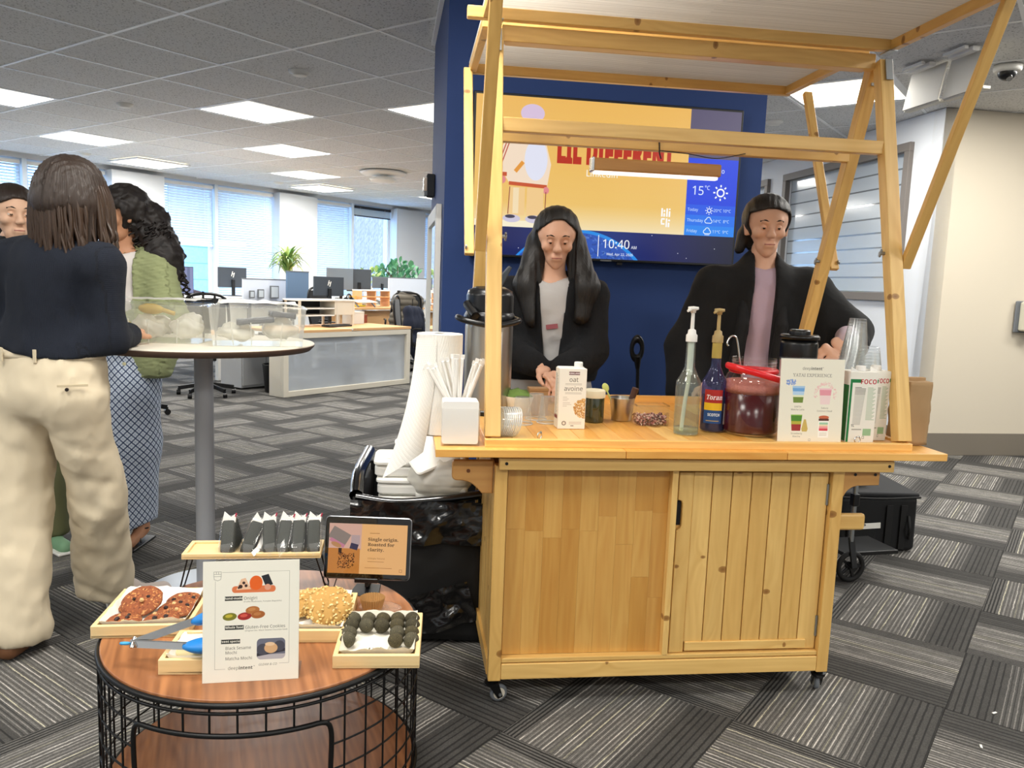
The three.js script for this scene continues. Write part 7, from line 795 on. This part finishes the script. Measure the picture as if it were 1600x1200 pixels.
function monitor(label, a, k, y, w, h, turn, opt = {}) {   // y = lower edge of the screen, standing on a surface at opt.base
  const t = gthing('monitor', label, 'monitor', a, k, turn, 'desk monitors', opt.base ?? y - 0.1), b = y - (opt.base ?? y - 0.1);
  part(t, 'casing', bx(w, h, 0.03, 0.006), opt.mat ?? monBack, [0, b + h / 2, 0]); part(t, opt.screen ? 'display' : 'display', bx(w - 0.02, h - 0.02, 0.004), opt.screen ?? std(0x101216, 0.2), [0, b + h / 2, opt.screen ? 0.016 : -0.016]); part(t, 'stand_neck', bx(0.05, b + h * 0.4, 0.02, 0.004), M.plasticBlack, [0, (b + h * 0.4) / 2, opt.screen ? -0.02 : 0.025]); part(t, 'stand_foot', bx(0.22, 0.012, 0.16, 0.004), M.plasticBlack, [0, 0.0065, 0]);
  if (opt.logo) part(t, 'logo', [at(bx(0.012, 0.07, 0.002), -0.014, b + h * 0.68, 0.0165, 0, 0, -0.3), at(bx(0.012, 0.07, 0.002), 0.014, b + h * 0.62, 0.0165, 0, 0, -0.3), at(bx(0.02, 0.012, 0.002), 0, b + h * 0.68, 0.0165)], M.white);
  return t;
}
function longDesk(label, a0, a1, k0, k1, y, mat) { const t = gthing('work_desk', label, 'desk', (a0 + a1) / 2, (k0 + k1) / 2), w = a1 - a0, d = k1 - k0; part(t, 'desk_top', bx(w, 0.03, d, 0.002), mat, [0, y - 0.015, 0]); for (const x of [-1, 1]) { part(t, 'leg', bx(0.06, y - 0.034, 0.06, 0.003), M.white, [x * (w / 2 - 0.08), (y - 0.03) / 2, d / 2 - 0.1]); part(t, 'leg', bx(0.06, y - 0.034, 0.06, 0.003), M.white, [x * (w / 2 - 0.08), (y - 0.03) / 2, -d / 2 + 0.1]); } part(t, 'modesty_panel', bx(w - 0.2, 0.3, 0.02, 0.002), mat, [0, y - 0.2, d / 2 - 0.12]); return t; }
longDesk('raised white desk at left behind curly haired person', 3.0, 5.3, 4.45, 5.6, 1.02, M.white); longDesk('wood topped raised desk behind the frosted desk', 5.35, 7.6, 4.1, 5.5, 0.9, M.deskwood); longDesk('white desk farthest right near the leafy plant', 7.8, 10, 5.4, 6.6, 1.0, M.white);
monitor('dark monitor back with white logo standing on left raised desk', 4.75, 5.15, 1.14, 0.45, 0.28, 0, { base: 1.02, logo: true }); monitor('dark monitor back with white logo on the frosted desk shelf', 4.98, 3.4, 1.09, 0.46, 0.25, -0.1, { base: 0.742, logo: true });
monitor('wide grey monitor at left of the paired monitors', 6.6, 5.0, 1.14, 0.56, 0.34, 0.05, { base: 0.9, mat: std(0x76818c, 0.5) }); monitor('darker monitor at right of the paired monitors', 7.05, 5.05, 1.12, 0.4, 0.36, -0.5, { base: 0.9, mat: std(0x434b54, 0.5) }); monitor('small grey monitor back below the leafy plant', 8.2, 5.7, 1.17, 0.44, 0.2, 0, { base: 1.0, mat: std(0x5c6064, 0.5) });
const pageTex = canvasTex(256, 256, (c) => { c.fillStyle = '#aeb6ea'; c.fillRect(0, 0, 256, 256); c.fillStyle = '#8d9ac6'; for (let i = 0; i < 6; i++) c.fillRect(30, 90 + i * 22, 170, 10); c.fillStyle = '#c7cdf4'; c.fillRect(0, 0, 256, 50); });
monitor('lit monitor with pale blue page behind curly hair', 3.5, 4.35, 1.07, 0.3, 0.33, 0.1, { base: 0.742, screen: std(0x0a0a0a, 0.3, 0, { emissive: 0xffffff, emissiveMap: pageTex, emissiveIntensity: 0.6 }) });
longDesk('narrow side desk carrying the lit monitor', 2.6, 3.9, 4.0, 4.44, 0.742, M.white);
{ // dividers and small things on desks
  const div = (label, a0, a1, k, y0, y1, m) => { const t = gthing('desk_divider', label, 'divider', (a0 + a1) / 2, k, 0, 'desk dividers'); part(t, 'panel', bx(a1 - a0, y1 - y0, 0.03, 0.003), m, [0, (y0 + y1) / 2, 0]); part(t, 'edge_trim', bx(a1 - a0 + 0.01, 0.014, 0.036, 0.002), M.greyPlastic, [0, y1 + 0.004, 0]); for (const x of [-1, 1]) part(t, 'clamp', bx(0.05, y0 + 0.02, 0.03, 0.003), M.greyPlastic, [x * ((a1 - a0) / 2 - 0.1), (y0 + 0.02) / 2, 0]); return t; };
  div('white divider screen in front of left logo monitor', 4.4, 5.2, 4.42, 0.98, 1.27, std(0xd8e0ee, 0.7)); div('slate blue divider panel before the spiky plant', 4.95, 5.32, 4.22, 0.9, 1.39, std(0x66809f, 0.7)); div('white divider screen below leafy plant at right', 7.98, 8.95, 5.3, 1.0, 1.36, std(0xdbe3f0, 0.7));
  const fr = (label, a, k, y, w, h, turn) => { const t = gthing('photo_frame', label, 'photo frame', a, k, turn, 'small frames on desks', y); part(t, 'frame', bx(w, h, 0.015, 0.002), M.greyPlastic, [0, h / 2, 0]); part(t, 'picture', bx(w - 0.03, h - 0.03, 0.004), std(0xc3cbd3, 0.6), [0, h / 2, 0.0085]); };
  fr('white photo frame leaning before slate divider', 4.86, 4.36, 1.02, 0.14, 0.17, 0); fr('small grey photo strip frame beside white divider', 4.64, 4.36, 1.02, 0.1, 0.12, 0); fr('tiny photo frame left on the raised desk', 4.5, 4.36, 1.02, 0.08, 0.1, 0);
  for (const [a, l] of [[4.58, 'small clear tumbler left of the photo frames'], [4.7, 'small clear tumbler right beside the photo strip']]) { const t = gthing('tumbler', l, 'cup', a, 4.45, 0, 'desk tumblers', 1.02); part(t, 'glass', lathe([[0, 0.003], [0.03, 0.003], [0.034, 0.12], [0.035, 0.12], [0.031, 0], [0, 0]], 20), M.frost); part(t, 'lid', lathe([[0, 0.126], [0.034, 0.126], [0.036, 0.118], [0, 0.118]], 20), M.greyPlastic); }
  solo('red_book', 'red book lying on the raised desk near slate divider', 'book', merge([at(bx(0.26, 0.03, 0.18, 0.003), 0, 0.015, 0)]), std(0xa04a36, 0.6), G(4.9, 1.0205, 4.65), [0, TH, 0]); solo('dark_bag', 'dark folded cloth lying on raised desk by window', 'cloth', bumpy(new THREE.SphereGeometry(0.1, 18, 12).scale(1.4, 0.4, 0.8), 0.02, 20, 3), std(0x3c3540, 0.9), G(4.1, 1.06, 5.1), [0, TH, 0]);
  const st = gthing('monitor_riser', 'light wood organiser with shelves under the paired monitors', 'desk organiser', 6.9, 4.6, 0, undefined, 0.9); part(st, 'board', bx(0.62, 0.018, 0.22, 0.002), M.white, [0, 0.25, 0]); part(st, 'board', bx(0.62, 0.014, 0.22, 0.002), M.deskwood, [0, 0.15, 0]); for (const x of [-0.3, 0, 0.3]) part(st, 'upright', bx(0.016, 0.24, 0.2), M.deskwood, [x, 0.1205, 0]); part(st, 'box', bx(0.09, 0.16, 0.09, 0.003), std(0xd8ab62, 0.7), [-0.4, 0.082, 0]);
  solo('yellow_notebook', 'bright yellow notebook on desk under the paired monitors', 'notebook', bx(0.22, 0.02, 0.16, 0.003), std(0xd9d24a, 0.7), G(6.5, 0.911, 4.5), [0, TH, 0]); const kb = gthing('laptop_riser', 'white slanted laptop stand on the wood topped desk', 'laptop stand', 6.45, 4.3, 0, undefined, 0.9); part(kb, 'plate', bx(0.4, 0.012, 0.2, 0.003), M.white, [0, 0.09, 0], [0.15, 0, 0]); for (const x of [-0.17, 0.17]) part(kb, 'leg', bar([x, 0.001, 0.08], [x, 0.09, -0.03], 0.02, 0.02), M.greyPlastic);
  for (const [a, k, c, h, l] of [[7.25, 4.35, 0x2a211c, 0.2, 'tall dark bottle at right of the wood topped desk'], [7.36, 4.45, 0xc5b49a, 0.26, 'tall beige tumbler at right of the wood topped desk'], [7.5, 4.45, 0x18181a, 0.24, 'black flask beside the brown quilted vest']]) { const t = gthing('desk_bottle', l, 'bottle', a, k, 0, 'bottles on desk', 0.9); part(t, 'bottle_body', lathe([[0, 0], [0.04, 0], [0.042, 0.01], [0.042, h * 0.72], [0.025, h * 0.85], [0.025, h * 0.9]], 20), std(c, 0.4)); part(t, 'cap', lathe([[0, h], [0.026, h], [0.028, h * 0.9], [0, h * 0.9]], 18), M.black); }
  const hp = gthing('headphones', 'black headphones hanging beside the logo monitor', 'headphones', 5.24, 3.3, 0.4, undefined, 0.742); part(hp, 'headband', new THREE.TorusGeometry(0.08, 0.009, 8, 24, Math.PI).translate(0, 0.3, 0), M.plasticBlack); for (const s of [-1, 1]) part(hp, 'ear_cup', rod([s * 0.08 - 0.014, 0.3, 0], [s * 0.08 + 0.014, 0.3, 0], 0.04), M.plasticBlack); part(hp, 'stand', [rod([0, 0.001, 0], [0, 0.378, 0], 0.008), rod([0, 0.001, 0], [0, 0.012, 0], 0.06)], M.greyPlastic);
  for (const [a, c, i, l] of [[5.1, 0xd8d6d0, 0, 'white storage box at right of frosted desk'], [5.3, 0x8a4632, 1, 'rust red box at the right end of frosted desk']]) { const t = gthing('desk_box', l, 'box', a + 0.08, i ? 3.3 : 3.15, 0, 'boxes on desk', 0.742); part(t, 'box_body', bx(0.22, i ? 0.09 : 0.14, 0.18, 0.003), std(c, 0.7), [0, i ? 0.045 : 0.07, 0]); part(t, 'box_lid', bx(0.225, 0.02, 0.185, 0.003), std(c, 0.7), [0, i ? 0.1 : 0.15, 0]); }
  const ks = gthing('keyboard', 'dark keyboard and cables under the desk shelf', 'keyboard', 4.55, 2.75, 0.1, undefined, 0.742); part(ks, 'base', bx(0.4, 0.02, 0.13, 0.004), M.plasticBlack, [0, 0.0105, 0]); for (let i = 0; i < 3; i++) part(ks, 'key_row', bx(0.37, 0.006, 0.024, 0.002), M.charcoal, [0, 0.024, -0.035 + i * 0.034]);
}
function officeChair(label, a, k, turn, mat = M.plasticBlack, seatY = 0.48) {
  const t = gthing('office_chair', label, 'office chair', a, k, turn, 'office chairs');
  for (let i = 0; i < 5; i++) { const f = i * 1.2566, x = Math.sin(f) * 0.3, z = Math.cos(f) * 0.3; part(t, 'base_leg', bar([0, 0.13, 0], [x, 0.075, z], 0.03, 0.045, 0.006, [0, 1, 0]), M.plasticBlack); part(t, 'caster', [rod([x - 0.022, 0.03, z], [x + 0.022, 0.03, z], 0.028, 0.028, 16), rod([x, 0.03, z], [x, 0.075, z], 0.01)], M.plasticBlack); }
  part(t, 'gas_lift', rod([0, 0.11, 0], [0, seatY - 0.06, 0], 0.024), M.chrome); part(t, 'mechanism', bx(0.2, 0.05, 0.22, 0.01), M.plasticBlack, [0, seatY - 0.07, 0]); part(t, 'seat', bumpy(new RoundedBoxGeometry(0.48, 0.07, 0.46, 5, 0.03), 0.003, 8), mat, [0, seatY, 0]);
  part(t, 'back_frame', tube([[-0.2, seatY + 0.1, -0.22], [-0.22, seatY + 0.4, -0.26], [-0.17, seatY + 0.6, -0.27], [0.17, seatY + 0.6, -0.27], [0.22, seatY + 0.4, -0.26], [0.2, seatY + 0.1, -0.22], [-0.2, seatY + 0.1, -0.22]], 0.016, 6, 8), M.plasticBlack); part(t, 'back_mesh', bx(0.38, 0.48, 0.008), phy({ color: 0x22262b, roughness: 0.8, transmission: 0.35, thickness: 0 }), [0, seatY + 0.35, -0.25], [-0.08, 0, 0]); part(t, 'back_spine', bar([0, seatY - 0.05, -0.1], [0, seatY + 0.25, -0.28], 0.05, 0.02, 0.004), M.plasticBlack);
  for (const s of [-1, 1]) part(t, 'armrest', tube([[s * 0.2, seatY - 0.05, 0], [s * 0.27, seatY, 0], [s * 0.27, seatY + 0.2, 0], [s * 0.27, seatY + 0.21, 0.12]], 0.015, 6, 8), M.plasticBlack);
  return t;
}
officeChair('black office chair rolled up behind the bar table pole', 3.0, 3.1, 2.6); officeChair('black office chair whose caster shows left of pole', 1.75, 2.35, 1.2); officeChair('black office chair under the navy jacket', 5.95, 2.75, 0.6); officeChair('office chair draped with brown quilted vest', 6.75, 3.75, 2.5, M.charcoal, 0.52); officeChair('mesh back office chair between the logo monitors', 5.3, 3.66, 0.2, M.charcoal, 0.56); officeChair('office chair reflected in mirror by blue wall', 7.2, 2.2, 2.0);
{ const q = gthing('quilted_vest', 'brown quilted vest hung over an office chair back', 'vest', 6.62, 3.55, -0.05); const g = blob([[-0.17, 1.0, 0, 0.17, 1.0, 0, 0.13, 0.13, 0.8], [-0.18, 0.75, 0, 0.18, 0.75, 0, 0.15, 0.15, 0.8], [-0.2, 0.62, 0.02, 0.2, 0.62, 0.02, 0.12, 0.12]], 0.06, 0.01, (d, x, y, z) => d + 0.014 * (1 - Math.abs(Math.sin(y * 36))) - 0.006); part(q, 'quilting', planar(g), std(0x5a5348, 0.75)); part(q, 'collar', planar(blob([[-0.1, 1.1, -0.02, 0.1, 1.1, -0.02, 0.06, 0.06]], 0.02, 0.014)), std(0x4c463d, 0.75)); part(q, 'zip', bar([0.0, 0.55, 0.13], [0.0, 1.06, 0.11], 0.01, 0.006), M.black);
  const j = gthing('navy_jacket', 'navy jacket hanging down from a chair back', 'jacket', 5.86, 2.72, 0.2); part(j, 'jacket_body', planar(blob([[-0.14, 0.92, 0, 0.12, 0.92, 0, 0.07, 0.07, 0.8], [-0.12, 0.75, 0.02, 0.11, 0.75, 0.02, 0.12, 0.12, 0.6], [-0.1, 0.5, 0.02, 0.1, 0.5, 0.02, 0.12, 0.12, 0.6], [0.0, 0.45, 0.03, 0.02, 0.27, 0.04, 0.11, 0.04, 0.6]], 0.06, 0.014, (d, x, y, z) => d + 0.016 * (fbm(x * 12, y * 3, z * 12) - 0.5) * 2)), cloth(0x141c30)); part(j, 'sleeve', planar(blob([[0.13, 0.88, 0.03, 0.17, 0.5, 0.06, 0.055, 0.045]], 0.02, 0.014)), cloth(0x121a2c)); }
{ // plants
  const pot = (t, y, r) => { part(t, 'pot', lathe([[0, 0.004], [r * 0.75, 0.004], [r, 0.2], [r * 1.05, 0.2], [r * 0.8, 0], [0, 0]], 24), M.white); part(t, 'soil', new THREE.CylinderGeometry(r * 0.92, r * 0.92, 0.01, 20).translate(0, 0.17, 0), std(0x3a2a1e, 0.95)); };
  const leafM = [phy({ color: 0x9dbb6a, roughness: 0.5, transmission: 0.25, thickness: 0, side: THREE.DoubleSide }), phy({ color: 0x5f8a48, roughness: 0.5, transmission: 0.25, thickness: 0, side: THREE.DoubleSide }), phy({ color: 0xc8d892, roughness: 0.5, transmission: 0.25, thickness: 0, side: THREE.DoubleSide })];
  const blade = (L, w, bend) => { const n = 7, pos = [], idx = []; for (let i = 0; i <= n; i++) { const s = i / n, x = L * s * (1 - 0.25 * s * bend), y = L * (0.9 * s - 0.85 * bend * s * s), ww = w * Math.sin(Math.PI * (0.12 + 0.88 * s)) * (1 - s * 0.3); pos.push(x, y, -ww, x, y - 0.2 * ww, 0, x, y, ww); if (i) { const a = (i - 1) * 3; idx.push(a, a + 1, a + 3, a + 1, a + 4, a + 3, a + 1, a + 2, a + 4, a + 2, a + 5, a + 4); } } const g = new THREE.BufferGeometry(); g.setAttribute('position', new THREE.Float32BufferAttribute(pos, 3)); g.setIndex(idx); g.computeVertexNormals(); return g; };
  const p1 = gthing('spiky_plant', 'spiky variegated plant in white pot by window column', 'plant', 5.98, 5.5, 0, undefined, 0.9), r = rng(55); pot(p1, 0, 0.13); part(p1, 'stem', rod([0, 0.17, 0], [0, 0.62, 0], 0.022, 0.016), std(0x7a6a4c, 0.9)); for (let i = 0; i < 84; i++) { const f = r() * 6.283, m = part(p1, 'leaf', blade(0.42 + r() * 0.26, 0.026, 0.7 + r() * 0.9), leafM[Math.floor(r() * 3)], [0, 0.42 + r() * 0.2, 0]); m.rotation.set(0, f, 0.2 + r() * 0.7, 'YXZ'); }
  const p2 = gthing('leafy_plant', 'bushy leafy green plant in pot by far wall', 'plant', 9.08, 6.15, 0, undefined, 1.0); pot(p2, 0, 0.14); const lg = [phy({ color: 0x3f7f5c, roughness: 0.45, transmission: 0.2, thickness: 0, side: THREE.DoubleSide }), phy({ color: 0x5d9a6e, roughness: 0.45, transmission: 0.2, thickness: 0, side: THREE.DoubleSide })], lf = blade(0.13, 0.04, 0.6); for (let i = 0; i < 8; i++) { const a = i * 0.8; part(p2, 'branch', tube([[0, 0.17, 0], [Math.cos(a) * 0.12, 0.35, Math.sin(a) * 0.12], [Math.cos(a) * 0.3, 0.48 + 0.1 * (i % 2), Math.sin(a) * 0.3]], 0.008, 4, 6), std(0x5a5038, 0.9)); } for (let i = 0; i < 170; i++) { const a = r() * 6.283, q = Math.sqrt(r()) * 0.42, m = part(p2, 'leaf', lf, lg[i % 2], [Math.cos(a) * q, 0.3 + r() * 0.42 * (1 - q * 1.2), Math.sin(a) * q]); m.rotation.set(0, r() * 6.28, r() * 1.2 - 0.3, 'YXZ'); m.scale.setScalar(0.8 + r() * 0.5); }
  const p3 = gthing('small_plant', 'small pale leafed plant left of the leafy plant', 'plant', 8.35, 6.2, 0, undefined, 1.0); pot(p3, 0, 0.09); for (let i = 0; i < 46; i++) { const a = r() * 6.283, q = Math.sqrt(r()) * 0.2, m = part(p3, 'leaf', lf, leafM[i % 3], [Math.cos(a) * q, 0.18 + r() * 0.3, Math.sin(a) * q]); m.rotation.set(0, r() * 6.28, r() * 1.2 - 0.2, 'YXZ'); }
}
renderer.render(scene, camera);
